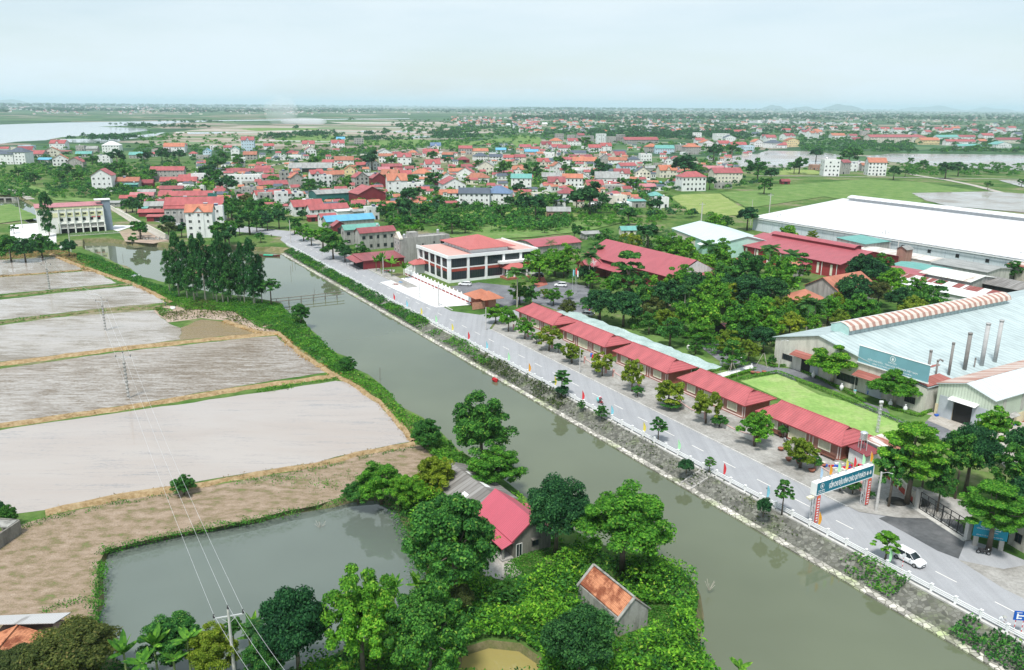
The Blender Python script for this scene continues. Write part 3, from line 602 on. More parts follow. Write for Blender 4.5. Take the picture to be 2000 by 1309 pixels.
def tankmesh():
    mb=MB(); mb.lathe([(.5,.35),(.55,.5),(.55,1.5),(.4,1.75),(.12,1.85)],seg=12); 
    for a in range(4): t=a*math.pi/2+.4; mb.box(.4*math.cos(t)-.03,.4*math.cos(t)+.03,.4*math.sin(t)-.03,.4*math.sin(t)+.03,0,.5)
    return mb.mesh('water_tank',STEEL,False)
TANK=tankmesh()
def solarmesh():
    mb=MB(); mb.slab([(-.9,-.8,.35),(.9,-.8,.35),(.9,.5,1.15),(-.9,.5,1.15)],.06,1); mb.tube([(-1,.6,1.25),(1,.6,1.25)],.25,8,0); mb.box(-.8,-.72,-.7,.5,0,.4); mb.box(.72,.8,-.7,.5,0,.4); mb.box(-.8,.8,.5,.56,0,1.1)
    return mb.mesh('solar_heater',[STEEL,plain('solar_panel',(.03,.04,.08),.2,.1)])
SOLAR=solarmesh()
# ---------------------------------------------------------------- the five brick pavilions along the pavement
BRICKW=None
def _brick():
    m,t,b=newmat('pavilion_brick'); b.inputs['Roughness'].default_value=.9
    tcn=N(t,'ShaderNodeTexCoord'); mpn=N(t,'ShaderNodeMapping'); mpn.inputs['Rotation'].default_value=(R(90),0,R(90))
    t.links.new(tcn.outputs['Object'],mpn.inputs[0]); br=N(t,'ShaderNodeTexBrick'); br.inputs['Scale'].default_value=2.2; br.inputs['Color1'].default_value=(.36,.10,.07,1); br.inputs['Color2'].default_value=(.28,.075,.055,1); br.inputs['Mortar'].default_value=(.34,.17,.13,1); br.inputs['Mortar Size'].default_value=.02
    t.links.new(mpn.outputs[0],br.inputs['Vector']); n=noise_col(t,.6,5); r=ramp(t,n.outputs[0],[(.3,(.75,.72,.7)),(.7,(1.1,1.1,1.1))]); t.links.new(mixc(t,br.outputs[0],r.outputs[0],1.0,'MULTIPLY'),b.inputs['Base Color']); return m
BRICKW=_brick()
PROOF=roofmat('pavilion_tile_roof',(.50,.125,.135),'y',.55,.24,.45,.6,cross=.42)
TRIM=plain('pavilion_trim',(.72,.60,.56),.7,.1); PANEL=wallmat('cream_panel',(.62,.60,.44),.22); PFRAME=plain('panel_frame',(.80,.78,.66),.6,.08)
def hipgab(mb,w,d,h,rise,ov,th=.12,m=0):     # ridge along y, hipped ends with small gablets
    x0,x1,y0,y1=-ov,w+ov,-ov,d+ov; k=rise/(w/2); e=h-ov*k; xm=w/2; top=h+rise; g=w*.30; gx=w*.16; gz=h+rise-k*gx
    yA,yB=g+.5,d-g-.5
    L=[(x0,y1,e),(x0,y0,e),(xm-gx,yA-gx*1.2,gz),(xm,yA-gx*1.2,top),(xm,yB+gx*1.2,top),(xm-gx,yB+gx*1.2,gz)]
    up=lambda P:[(p[0],p[1],p[2]+th) for p in P]
    mb.slab(up(L),th,m); Rr=[(w-p[0],p[1],p[2]) for p in L][::-1]; mb.slab(up(Rr),th,m)
    mb.slab(up([(x0,y0,e),(x1,y0,e),(xm+gx,yA-gx*1.2,gz),(xm-gx,yA-gx*1.2,gz)]),th,m); mb.slab(up([(x1,y1,e),(x0,y1,e),(xm-gx,yB+gx*1.2,gz),(xm+gx,yB+gx*1.2,gz)]),th,m)
    for yy,s in ((yA-gx*1.2+.15,1),(yB+gx*1.2-.15,-1)): mb.poly([(xm-gx,yy,gz),(xm+gx,yy,gz),(xm,yy,top)][::s],m)
    for a,b in (((x0,y0,e),(xm-gx,yA-gx*1.2,gz)),((x1,y0,e),(xm+gx,yA-gx*1.2,gz)),((x0,y1,e),(xm-gx,yB+gx*1.2,gz)),((xm,yA-gx*1.2,top),(xm,yB+gx*1.2,top))):
        mb.tube([(a[0],a[1],a[2]+th),(b[0],b[1],b[2]+th)],.11,5,m)
def pavilion():
    root=empty('pavilion',cat='pavilion',label='x',group='brick pavilions along the pavement'); w,d,h=7.4,18.2,3.35
    mb=MB(); mb.box(0,w,0,d,0,h); mb.box(-.25,w+.1,-.1,d+.1,0,.25); mb.build('wall',BRICKW,root)
    mb=MB(); hipgab(mb,w,d,h,1.75,.85); mb.build('roof',PROOF,root)
    mb=MB(); mb.box(-.86,w+.86,-.86,-.8,h-.42,h-.2,0,True); mb.box(-.86,-.8,-.8,d+.86,h-.42,h-.2,0,True); mb.build('fascia',plain('dark_red_fascia',(.25,.05,.05),.6),root)
    for y in (.12,5.55,6.35,11.9,12.7,d-.3):
        m2=MB(); m2.box(-.16,-.02,y,y+.16,.26,h-.15); m2.build('pilaster',TRIM,root)
    for x in (.12,w-.3): m2=MB(); m2.box(x,x+.16,-.14,-.02,.26,h-.15); m2.build('pilaster',TRIM,root)
    mb=MB(); mb.box(-.2,-.02,.3,5.5,.27,.42); mb.build('plinth_band',TRIM,root); mb=MB(); mb.box(-.2,-.02,12.9,d-.35,.27,.42); mb.build('plinth_band',TRIM,root)
    def pan(y0,y1,z0,z1):
        m2=MB(); m2.box(-.1,-.01,y0,y1,z0,z1,1); f=.12
        m2.box(-.16,-.015,y0-f,y1+f,z0-f,z0-.002,0,True); m2.box(-.16,-.015,y0-f,y1+f,z1+.002,z1+f,0,True); m2.box(-.16,-.015,y0-f,y0-.002,z0,z1,0,True); m2.box(-.16,-.015,y1+.002,y1+f,z0,z1,0,True)
        m2.build('window_panel',[PFRAME,PANEL],root)
    pan(1.9,4.3,1.0,2.9); pan(7.3,11.1,.45,2.95); pan(14.0,16.3,1.0,2.9)
    return root
pv=pavilion(); PS=[84.3,107.0,130.2,153.3,176.4]
PL=['nearest brick pavilion, beside the welcome arch and the steel water tank','second brick pavilion from the welcome arch, at the near corner of the lawn','middle one of the five brick pavilions, at the far end of the net canopy','fourth brick pavilion from the arch, with blue and red barrels in front','farthest brick pavilion, next to the orange roofed gatehouse']
for i,s in enumerate(PS):
    o=pv if i==0 else copy_tree(pv); o.location=W(s,116.8); o.rotation_euler=(0,0,RZ); o['label']=PL[i]; foot(o.location,RZ,7.4,18.2)
# lean-to at the nearest pavilion, and rusty roofed white block behind it
o=bldg('annex',W(80.0,118.2),RZ,3.2,3.4,2.3,'shed',.5,WHITE,RC['M'],'small white annex with maroon lean-to roof at the end of the nearest pavilion','annex',win=None)
RUST=None
def rustmat(name,c1,c2,scale=.35,axis='x',pitch=.9,lo=.45,hi=.55,st=None):
    m,t,b=newmat(name); b.inputs['Roughness'].default_value=.75; n=noise_col(t,scale,6,stretch=st or ((1.8,.25,.3) if axis=='x' else (.25,1.8,.3)))
    r=ramp(t,n.outputs[0],[(lo,c1),(hi,c2)]); tcn=N(t,'ShaderNodeTexCoord'); w=N(t,'ShaderNodeTexWave',wave_type='BANDS',bands_direction=axis.upper()); w.inputs['Scale'].default_value=.314/pitch; t.links.new(tcn.outputs['Object'],w.inputs['Vector'])
    rr=ramp(t,w.outputs['Fac'],[(0,(.72,.7,.68)),(.3,(1,1,1))]); t.links.new(mixc(t,r.outputs[0],rr.outputs[0],1.0,'MULTIPLY'),b.inputs['Base Color']); bump(t,b,w.outputs['Fac'],.5,.05); return m
RUSTW=rustmat('rusty_white_sheet',(.66,.66,.62),(.34,.13,.09)); RUSTP=rustmat('rusty_pink_sheet',(.58,.50,.45),(.40,.20,.15),lo=.4,hi=.6)
o=bldg('storeroom',W(77.5,122.5),RZ,5.5,5.5,2.7,'shed',.5,WHITE,RUSTW,'white storeroom with rust streaked tin roof behind the nearest pavilion','storeroom',win=None)
# ---------------------------------------------------------------- big red hall, long red hall
HALLR=roofmat('hall_red_roof',(.42,.105,.125),'y',.55,.14,.45,.5)
root=empty('exhibition_hall',W(196,176.5),RZ,'large red roofed hall with white triangular gable among the trees','hall'); foot(root.location,RZ,19,49)
mb=MB(); mb.box(.8,18.2,.8,48.5,0,7.0); mb.build('wall',WC['m'] if 0 else wallmat('hall_red_wall',(.34,.09,.08),.2),root)
mb=MB(); w,d,h,rise,ov=19,49,7,4.5,1.0
k=rise/(w/2); e=h-ov*k; g0=3.2; g1=d-1
mb.slab([(-ov,d+ov,e),(-ov,-ov,e),(0.3*w,-.2+g0*.2,h+rise*.6),(w/2,g0*.2-.2,h+rise),(w/2,d+ov,h+rise)],.14); mb.slab([(w/2,d+ov,h+rise),(w/2,g0*.2-.2,h+rise),(.7*w,g0*.2-.2,h+rise*.6),(w+ov,-ov,e),(w+ov,d+ov,e)],.14)
mb.slab([(-ov-.2,-ov-2.2,h-1.4),(w+ov+.2,-ov-2.2,h-1.4),(w+ov,0,h+.1),(-ov,0,h+.1)],.12)
mb.build('roof',HALLR,root)
mb=MB(); mb.poly([(.6,.05,h+.15),(w-.6,.05,h+.15),(w/2,.05,h+rise-.25)]); mb.box(.8,w-.8,.4,.8,h-.5,h+.2); mb.build('gable',wallmat('gable_relief',(.74,.72,.70),.3),root)
mb=MB(); mb.slab([(-3.8,49,4.0),(-3.8,20,4.0),(.3,20,5.4),(.3,49,5.4)],.14); mb.slab([(-8.5,44,4.6),(-8.5,37.7,4.4),(-.2,37.7,6.4),(-.2,40.7,8.0),(-8.7,40.7,7.2)][:0] or [(-8.6,37.2,4.4),(-4.3+4.3,37.2,4.4),(0,40.6,6.9),(-8.6,40.6,6.9)],.14); mb.slab([(-8.6,40.6,6.9),(0,40.6,6.9),(0,44,4.4),(-8.6,44,4.4)],.14)
mb.build('porch_roof',HALLR,root)
mb=MB()
for yy in (37.8,43.2): mb.box(-8,-7.6,yy,yy+.4,0,4.5)
mb.box(-7.2,.7,38.2,43,0,4.3); mb.poly([(-8.2,37.8,4.45),(-8.2,43.4,4.45),(-8.2,40.6,6.5)][::-1]); mb.build('porch',wallmat('porch_brick',(.36,.12,.09),.2),root)
for yy in (24,27,30,33): addwin(root,.8,yy,1.2,1.6,2.4,'l',FRAMEB)
root=empty('kiln_hall',W(190,250),RZ,'long red hall with raised ridge vent behind the garden trees','hall'); foot(root.location,RZ,34,52)
w,d,h,rise=34,52,5.4,3.2
mb=MB(); mb.box(0,w,0,d,0,h); [mb.poly([(0,y,h),(w,y,h),(w/2,y,h+rise)][::s]) for y,s in ((0,1),(d,-1))]; mb.build('wall',wallmat('kiln_red_wall',(.36,.055,.06),.12),root)
mb=MB(); roof_mesh(mb,'gf',w,d,h,rise,.8); mb.build('roof',HALLR,root)
mb=MB(); mb.box(w/2-2.2,w/2+2.2,6,d-6,h+rise-.6,h+rise+.8); rf=MB(); n=6
for i in range(n):
    a=lambda j:(w/2-2.6+5.2*j/n,h+rise+.8+.8*math.sin(math.pi*j/n)); p,q=a(i),a(i+1); rf.slab([(p[0],d-5.4,p[1]),(p[0],5.4,p[1]),(q[0],5.4,q[1]),(q[0],d-5.4,q[1])],.1)
rv=mb.build('ridge_vent',WC['m'],root); o=rf.build('vent_roof',HALLR,rv)
for yy in (3,9,15,21,27,33,39,45): m2=MB(); m2.box(-.08,-.01,yy,yy+1.0,.6,4.6); m2.build('wall_light',PFRAME,root)
for xx in (5,14,24): m2=MB(); m2.box(xx,xx+1.1,-.08,-.01,.6,5.4); m2.build('wall_light',PFRAME,root)
for k in range(8): m2=MB(); m2.tube([(-.25,1+k*6.6,0),(-.25,1+k*6.6,5.2)],.12,5); m2.build('downpipe',WHITE2,root)
m2=MB(); m2.slab([(-2.6,19,3.1),(-2.6,13,3.1),(0,13,3.7),(0,19,3.7)],.1); m2.build('awning',HALLR,root)
# ---------------------------------------------------------------- near factory with the long rusty ridge vent
FROOF=roofmat('factory_pale_roof',(.47,.56,.565),'x',1.6,.2,.5,.35); root=empty('factory',W(91,151.2),RZ,'pale blue roofed factory with long rusty ridge vent and rooftop signboard','factory'); foot(root.location,RZ,90,40)
X1=112
mb=MB(); mb.box(0,X1,0,39.5,0,5.2); mb.poly([(0,0,5.2),(0,0,5.2),(0,39.5,5.2),(0,39.5,6.0),(0,27,9.6),(0,14,7.0),(0,0,5.4)][2:][::-1]+[]); mb.poly([(0,0,5.2),(0,39.5,5.2),(0,39.5,6.2),(0,27,9.7),(0,13.5,7.2),(0,0,5.4)][::-1]); 
mb.f.pop(-2); mb.m.pop(-2)
mb.build('wall',wallmat('factory_wall',(.66,.65,.58),.25),root)
mb=MB(); mb.slab([(-.4,13.2,7.35),(X1,13.2,7.35),(X1,27,9.95),(-.4,27,9.95)],.15); mb.slab([(-.4,27,9.95),(X1,27,9.95),(X1,40.2,6.35),(-.4,40.2,6.35)],.15); mb.slab([(.1,-.2,5.6),(X1,-.2,5.6),(X1,13.2,7.35),(.1,13.2,7.35)],.15); mb.build('roof',FROOF,root)
VENT=rustmat('rusty_vent_roof',(.66,.56,.50),(.36,.13,.09),axis='x',pitch=2.2,lo=.46,hi=.58,st=(.9,.6,.6))
def _vm():
    m,t,b=newmat('striped_rust_vent'); b.inputs['Roughness'].default_value=.8; tcn=N(t,'ShaderNodeTexCoord'); w=N(t,'ShaderNodeTexWave',wave_type='BANDS',bands_direction='X'); w.inputs['Scale'].default_value=.314/2.4; w.inputs['Distortion'].default_value=.6; w.inputs['Detail Scale'].default_value=1; t.links.new(tcn.outputs['Object'],w.inputs['Vector'])
    n=noise_col(t,.8,4); f=mixc(t,w.outputs['Fac'],n.outputs[0],.4); r=ramp(t,f,[(.40,(.60,.52,.46)),(.62,(.36,.20,.16))]); t.links.new(r.outputs[0],b.inputs['Base Color']); bump(t,b,w.outputs['Fac'],.7,.12); return m
VENT=_vm()
mb=MB(); mb.box(7,72,24.8,29.2,9.3,11.0); vb=mb.build('ridge_vent',FROOF,root)
mb=MB(); pr=[(24.3,10.7),(24.7,11.6),(25.8,12.1),(27,12.3)]
for a,b in zip(pr,pr[1:]): mb.slab([(6.8,a[0],a[1]),(73,a[0],a[1]),(73,b[0],b[1]),(6.8,b[0],b[1])],.1)
mb.build('vent_roof',VENT,vb); mb=MB(); mb.slab([(6.8,27,12.3),(73,27,12.3),(73,29.8,11.3),(6.8,29.8,11.3)],.1); mb.build('vent_roof',RC['W'],vb)
mb=MB(); mb.poly([(6.9,24.6,9.6),(6.9,29.6,9.6),(6.9,29.6,11.2),(6.9,27,12.2),(6.9,24.6,11.5)][::-1]); mb.build('vent_end',plain('pale_teal_sheet',(.42,.62,.58),.6),vb)
SIGNT=None
SB=plain('signboard_teal',(.19,.40,.47),.6,.15,.15); LET=plain('sign_lettering',(.82,.85,.86),.6,.03)
def textmesh(name,s,size,mat,ext=.01,align='LEFT',bold=0.0,spacing=1.0):
    cu=bpy.data.curves.new(name,'FONT'); cu.body=s; cu.size=size; cu.extrude=ext; cu.align_x=align; cu.offset=bold; cu.space_character=spacing
    o=bpy.data.objects.new(name,cu); LINK(o); dg=bpy.context.evaluated_depsgraph_get(); me=bpy.data.meshes.new_from_object(o.evaluated_get(dg)); bpy.data.objects.remove(o); bpy.data.curves.remove(cu)
    me.materials.clear(); me.materials.append(mat); me.name=name; return me
def tobj(name,s,size,mat,parent,M,**k):
    o=link(name,textmesh(name,s,size,mat,**k),parent); o.matrix_local=M; return o
def faceM(loc,kind):      # orient lettering: x along wall, y up, facing -X ('l') or -Y ('f')
    if kind=='l': return Matrix(((0,0,-1,loc[0]),(-1,0,0,loc[1]),(0,1,0,loc[2]),(0,0,0,1)))
    return Matrix(((1,0,0,loc[0]),(0,0,-1,loc[1]),(0,1,0,loc[2]),(0,0,0,1)))
def logo(mb,cx,cy,r,m=0,z=.02):   # ring with a vase inside, flat in local x,y
    n=20
    for i in range(n):
        a,b=2*math.pi*i/n,2*math.pi*(i+1)/n
        mb.quad((cx+r*math.cos(a)*.82,cy+r*math.sin(a)*.82,z),(cx+r*math.cos(a),cy+r*math.sin(a),z),(cx+r*math.cos(b),cy+r*math.sin(b),z),(cx+r*math.cos(b)*.82,cy+r*math.sin(b)*.82,z),m)
    v=[(-.2,-.5),(.2,-.5),(.38,-.1),(.3,.2),(.12,.32),(.16,.52),(-.16,.52),(-.12,.32),(-.3,.2),(-.38,-.1)]
    mb.poly([(cx+x*r,cy+y*r,z) for x,y in v],m)
mb=MB(); mb.box(-.35,-.15,-.2,16.2,6.8,10.4,0,True); sb=mb.build('signboard',SB,root)
mb=MB(); mb.box(-.42,-.12,-.35,16.35,6.55,6.8,0,True); mb.box(-.42,-.12,-.35,16.35,10.4,10.5,0,True); mb.build('sign_frame',WHITE2,sb)
mb=MB(); logo(mb,0,0,.65); lg=mb.build('logo',LET,sb); lg.matrix_local=faceM((-.36,8,9.5),'l')
tobj('lettering','CHU ĐẬU',.42,LET,sb,faceM((-.37,8,8.45),'l'),align='CENTER')
tobj('lettering','GỐM CHU ĐẬU - TINH HOA VĂN HÓA VIỆT NAM',.52,LET,sb,faceM((-.37,8,7.75),'l'),align='CENTER')
tobj('lettering','CÔNG TY CỔ PHẦN GỐM CHU ĐẬU - HẢI DƯƠNG',.4,LET,sb,faceM((-.37,8,7.1),'l'),align='CENTER')
for y,zz,ww,hh in ((35.5,1.6,3,1.4),(18.5,1.2,5.5,1.8),(3.2,1.3,2.4,1.4)): addwin(root,0,y,zz,ww,hh,'l',FRAMEB,bars=5)
DOORM=plain('steel_door_grey',(.42,.46,.50),.6,.1)
for y0 in (28.2,11.6): m2=MB(); m2.box(-.12,-.02,y0-1.9,y0+1.9,0,3.8); m2.build('door',DOORM,root)
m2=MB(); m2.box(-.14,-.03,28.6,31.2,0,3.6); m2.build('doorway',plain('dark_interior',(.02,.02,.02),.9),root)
for y0,ww in ((30,6.5),(13,6)): m2=MB(); m2.slab([(-2.2,y0+ww/2,4.1),(-2.2,y0-ww/2,4.1),(0,y0-ww/2,4.9),(0,y0+ww/2,4.9)],.1); m2.build('awning',RUSTP if 0 else rustmat('rust_red_sheet',(.36,.13,.11),(.28,.09,.07)) if 'rust_red_sheet' not in MATS else MATS['rust_red_sheet'],root)
m2=MB(); m2.slab([(.2,-.1,5.85),(9,-.1,5.85),(9,3.2,6.3),(.2,3.2,6.3)],.1); m2.build('rust_panel',MATS['rust_red_sheet'],root)
m2=MB(); m2.box(4,14,6.2,6.9,6.35,6.55); m2.build('rust_panel',MATS['rust_red_sheet'],root)
# chimneys standing through the factory roof
CHM=plain('chimney_steel',(.22,.21,.20),.7,.25); CHL=plain('chimney_pale',(.42,.42,.42),.6,.2)
for i,(bx,by,tx,ty,rad,mt,lab) in enumerate([(1811,735,1818,684,.28,CHM,'short black chimney pipe behind the signboard'),(1828,730,1831,703,.2,CHM,'small hooked vent pipe beside the black chimney'),(1853,730,1861,669,.28,CHM,'thin dark chimney pipe, third from the signboard'),(1884,720,1892,650,.42,CHM,'thick grey chimney pipe in the middle of the factory roof'),(1903,715,1905,699,.16,CHM,'shortest vent pipe on the factory roof'),(1917,712,1932,631,.45,CHL,'tall pale chimney pipe leaning left of the tallest'),(1943,705,1954,625,.42,CHL,'farthest tall pale chimney near the right edge')]):
    z0=6.2; p=G(bx,by,z0); r_=ray(tx,ty); hh=CAMH+r_[2]*(p.y/r_[1])
    mb=MB(); mb.tube([(0,0,-1.6),(0,0,hh-z0-.4)],rad,10,0); mb.tube([(0,0,hh-z0-.35),(0,0,hh-z0)],rad*1.15,10,0)
    if i==1: mb.tube([(0,0,hh-z0-.2),(.5,0,hh-z0+.1),(1.1,0,hh-z0-.3)],.18,8,0)
    props(mb.build('chimney',mt,None,True,loc=(p.x,p.y,z0)),lab,'chimney','pipes rising through the factory roof')
# gabled shed at the right
root=empty('workshop',W(78.3,153),RZ,'pale green gabled workshop with open grey sliding doors at the right','workshop'); foot(root.location,RZ,34,11.5)
PG=roofmat('pale_green_sheet',(.62,.70,.58),'y',.6,.12); w,d,h,rise=34,11.4,6.6,1.7
mb=MB(); mb.box(0,w,0,d,2.4,h); [mb.poly([(x,0,h),(x,d,h),(x,d/2,h+rise)][::-s]) for x,s in ((0,1),(w,-1))]; mb.build('wall',PG,root)
mb=MB(); mb.box(-.05,w+.05,-.05,d+.05,0,2.4); mb.build('lower_wall',wallmat('workshop_base',(.72,.62,.42),.25),root)
RF=roofmat('workshop_roof_white',(.62,.68,.70),'x',.9,.12); mb=MB(); roof_mesh(mb,'gs',w,d,h,rise,.35)
mb.build('roof',[RF],root); mb=MB(); mb.slab([(-.3,d/2+.15,h+rise+.19),(w,d/2+.15,h+rise+.19),(w,d+.3,h+.17),(-.3,d+.3,h+.17)],.03); mb.build('rusty_roof_sheet',RUSTP,root)
m2=MB(); m2.box(-.14,-.05,3.6,7.6,.02,4.3); m2.build('doorway',MATS['dark_interior'],root)
for y0 in (.9,7.7): m2=MB(); m2.box(-.3,-.16,y0,y0+2.9,.05,4.5); m2.build('sliding_door',DOORM,root)
m2=MB(); m2.slab([(-1.4,8.4,4.5),(-1.4,2.8,4.5),(0,2.8,4.9),(0,8.4,4.9)],.08); m2.build('canopy',WHITE2,root)
for x in (3,9.5,16,22.5): m2=MB(); m2.box(x,x+1.0,-.08,-.01,3.0,6.3); m2.build('sheet_patch',plain('grey_patch',(.42,.42,.38),.8),root)
for x in (6.5,14,21): m2=MB(); m2.slab([(x-1.6,-1.1,2.5),(x+1.6,-1.1,2.5),(x+1.6,-.05,2.9),(x-1.6,-.05,2.9)],.08); m2.build('awning',CONC,root); addwin(root,x,-.05,.5,2.4,1.6,'f',FRAMEB,bars=3)
# ---------------------------------------------------------------- roofs of the yard behind (low sheds)
def shedq(name,s,t,w,d,h,kind,rise,wm,rm,label,cat='shed',dr=0,win=None,ov=.4): return bldg(name,W(s,t),RZ+dr,w,d,h,kind,rise,wm,rm,label,cat,win=win,ov=ov)
shedq('storage_shed',133.5,247,12,34,3.6,'gf',.8,WHITE,RC['W'],'long white flat roofed shed along the back of the factory')
STRIPE=rustmat('striped_maroon_sheet',(.66,.70,.68),(.25,.07,.06),scale=.16,axis='y',pitch=1.2,lo=.47,hi=.49,st=(.05,1.6,.1))
o=shedq('storage_shed',118,251.5,10.5,50,4.0,'gf',1.2,CONCL,STRIPE,'long shed with maroon and white striped tin roof')
TIN=rustmat('old_tin',(.70,.72,.68),(.42,.34,.28),axis='y',pitch=1.0,lo=.55,hi=.66)
o=shedq('storage_shed',150,264.5,15,18,4.8,'gf',1.2,CONC,TIN,'open sided shed with streaky pale tin roof')
ASB=rustmat('asbestos_grey',(.27,.26,.25),(.16,.15,.14),axis='y',pitch=.9,lo=.4,hi=.6)
o=shedq('storage_shed',128,272,15,26,3.6,'gf',1.3,MATS['dark_interior'],ASB,'dark grey asbestos roofed shed with open arches')
o=shedq('storage_shed',170,272,14,15,3.8,'gf',.8,CONCL,RC['T'],'small teal roofed shed beside the red annex')
o=shedq('storage_shed',166,258,16,16,3.8,'gf',.9,wallmat('annex_red',(.3,.06,.06),.1),HALLR,'low red roofed annex at the end of the long red hall')
o=shedq('storage_shed',158,288,15,21,4.4,'gf',.8,CONCL,RC['G'],'plain grey roofed shed in front of the white warehouse')
o=shedq('storage_shed',181,293,11,46,3.8,'gf',.6,WHITE,rustmat('dirty_white_roof',(.70,.69,.66),(.5,.46,.42),axis='y',pitch=1),'long dirty white roofed shed along the warehouse wall')
o=shedq('storage_shed',214,296,16,14,5.6,'shed',.8,CONC,RC['T'],'teal lean-to propped against the white warehouse',dr=0)
o=shedq('storage_shed',232,290,10,30,3.6,'gf',.8,CONC,rustmat('rust_brown_roof',(.42,.33,.30),(.3,.17,.14),axis='y',pitch=1),'rusty brown roofed shed at the warehouse corner')
o=shedq('lean_to',146,306,9,15,5.2,'gf',.8,wallmat('beige_wall',(.55,.5,.45),.2),RUSTW,'beige walled shed with rusty patched roof by the warehouse')
o=shedq('brick_tower',190.5,289,4,4,7.5,'gs',1,WC['p'],RC['G'],'small raw brick tower by the rusty sheds','tower')
# white warehouse
root=empty('warehouse',W(130,314),RZ,'huge white roofed warehouse with raised ridge at the upper right','warehouse'); foot(root.location,RZ,136,165)
WHR=roofmat('warehouse_white_roof',(.70,.71,.73),'y',3.2,.13,.6,.3); w,d,h,rise=136,163,6.5,5.8
mb=MB(); mb.box(0,w,0,d,0,h); [mb.poly([(0,y,h),(w,y,h),(w/2,y,h+rise)][::s]) for y,s in ((0,1),(d,-1))]; mb.build('wall',wallmat('warehouse_wall',(.66,.72,.78),.12),root)
mb=MB(); roof_mesh(mb,'gf',w,d,h,rise,.6,.25); mb.build('roof',WHR,root)
mb=MB(); mb.box(w/2-3.2,w/2+3.2,4,d-6,h+rise-.6,h+rise+1.6); rv=mb.build('ridge_vent',wallmat('vent_grey',(.5,.52,.54),.1),root)
mb=MB()
for i in range(6):
    a=lambda j:(w/2-4+8*j/6,h+rise+1.5+1.1*math.sin(math.pi*j/6)); p,q=a(i),a(i+1); mb.slab([(p[0],d-5,p[1]),(p[0],3,p[1]),(q[0],3,q[1]),(q[0],d-5,q[1])],.12)
mb.build('vent_roof',WHR,rv)
for yy in (30,42,54,66,78): m2=MB(); m2.box(-.1,-.01,yy,yy+1.6,3.2,4.6); m2.build('vent_opening',MATS['dark_interior'],root)
mb=MB()
for yy in range(0,160,6): mb.box(-.14,-.01,yy,yy+.12,0,6.3)
mb.build('wall_rib',plain('rib_grey',(.48,.54,.6),.7),root); mb=MB(); mb.box(-.9,-.65,-.5,d+.5,5.9,6.25,0,True); mb.build('gutter',WHITE2,root)
# pale teal gabled hall (rotated a little)
p0=W(241,238); p1=W(286,253.5); rz=math.atan2(-(p1-p0).x,(p1-p0).y); 
root=bldg('gabled_hall',p0,rz,27,46,6,'gf',3.0,plain('aqua_sheet',(.42,.66,.58),.6,.1),roofmat('aqua_white_roof',(.58,.69,.69),'y',1.2,.1),'pale aqua gabled hall beyond the garden palms','hall',win=None,ov=.5)
m2=MB(); m2.box(-.12,-.02,20,44,0,5.4); m2.build('cream_wall',WC['c'],root); m2=MB(); m2.slab([(15,-1.6,3.6),(21,-1.6,3.6),(21,0,4.1),(15,0,4.1)],.08); m2.build('awning',FROOF,root)
for yy in (5,13): m2=MB(); m2.slab([(-1.4,yy+2,4.0),(-1.4,yy-2,4.0),(0,yy-2,4.5),(0,yy+2,4.5)],.08); m2.build('awning',WHITE2,root)
root=bldg('arched_hall',W(279,175),RZ+.08,24,15,4.2,'arc',1.7,CONC,HALLR,'arched red roof hall beyond the white office','hall',win=None)
# tile hall, round gazebo, orange bits
GT=roofmat('garden_orange_tile',(.52,.20,.13),'x',.4,.25,.7,.5,cross=.5)
root=bldg('tiled_hall',W(161,213.5),RZ+.05,19,13,4.6,'gs',3.6,CONC,GT,'old orange tiled hall beside the round gazebo','hall',win=None)
root=empty('gazebo',W(167,204.5),RZ,'round gazebo with conical terracotta roof in the garden','gazebo'); foot(root.location,RZ,1,1,5)
mb=MB(); n=12
for i in range(n):
    a,b=2*math.pi*i/n,2*math.pi*(i+1)/n; mb.slab([(6*math.cos(a),6*math.sin(a),3.0),(6*math.cos(b),6*math.sin(b),3.0),(0,0,5.6)],.15)
mb.build('roof',GT,root)
for i in range(8): a=i*math.pi/4; m2=MB(); m2.tube([(5*math.cos(a),5*math.sin(a),0),(5*math.cos(a),5*math.sin(a),3)],.18,6); m2.build('post',CONC,root)
for s,t,w,d,lab in ((216,226,8,7,'small orange tiled roof poking out of the garden trees'),(200,236,7,6,'tiny terracotta roof beside the palms near the long red hall')): bldg('garden_house',W(s,t),RZ,w,d,3.2,'gs',1.6,CONC,GT,lab,win=None)
bldg('garden_pergola',W(151,156),RZ,10,5,2.8,'gs',1.0,FRAMEB,HALLR,'small red roofed shelter half hidden in the garden trees','shelter',win=None)
bldg('garden_house',W(190,168),RZ,6,10,3.6,'gf',1.4,WC['m'],HALLR,'small red roofed room in front of the big red hall','house',win=None)
# ---------------------------------------------------------------- net canopy behind the pavilions
root=empty('net_canopy',W(128,126.2),RZ,'long pale green net canopy behind the pavilions','canopy')
mb=MB(); r=random.Random(4); nx,ny=8,46; hz=[[2.6+r.uniform(-.12,.12)+.15*math.sin(j*.9+i) for j in range(ny+1)] for i in range(nx+1)]; n=len(mb.v)
for i in range(nx+1):
    for j in range(ny+1): mb.v.append((i*5.2/nx,j*62/ny,hz[i][j]))
for i in range(nx):
    for j in range(ny): a=i*(ny+1)+j; mb.f.append((a,a+ny+1,a+ny+2,a+1)); mb.m.append(0)
mb.build('netting',GREENC,root,True)
for j in range(0,13):
    for x in (.2,5.0): m2=MB(); m2.tube([(x,j*5.1+.3,0),(x,j*5.1+.3,2.6)],.05,5); m2.build('post',CONC,root)
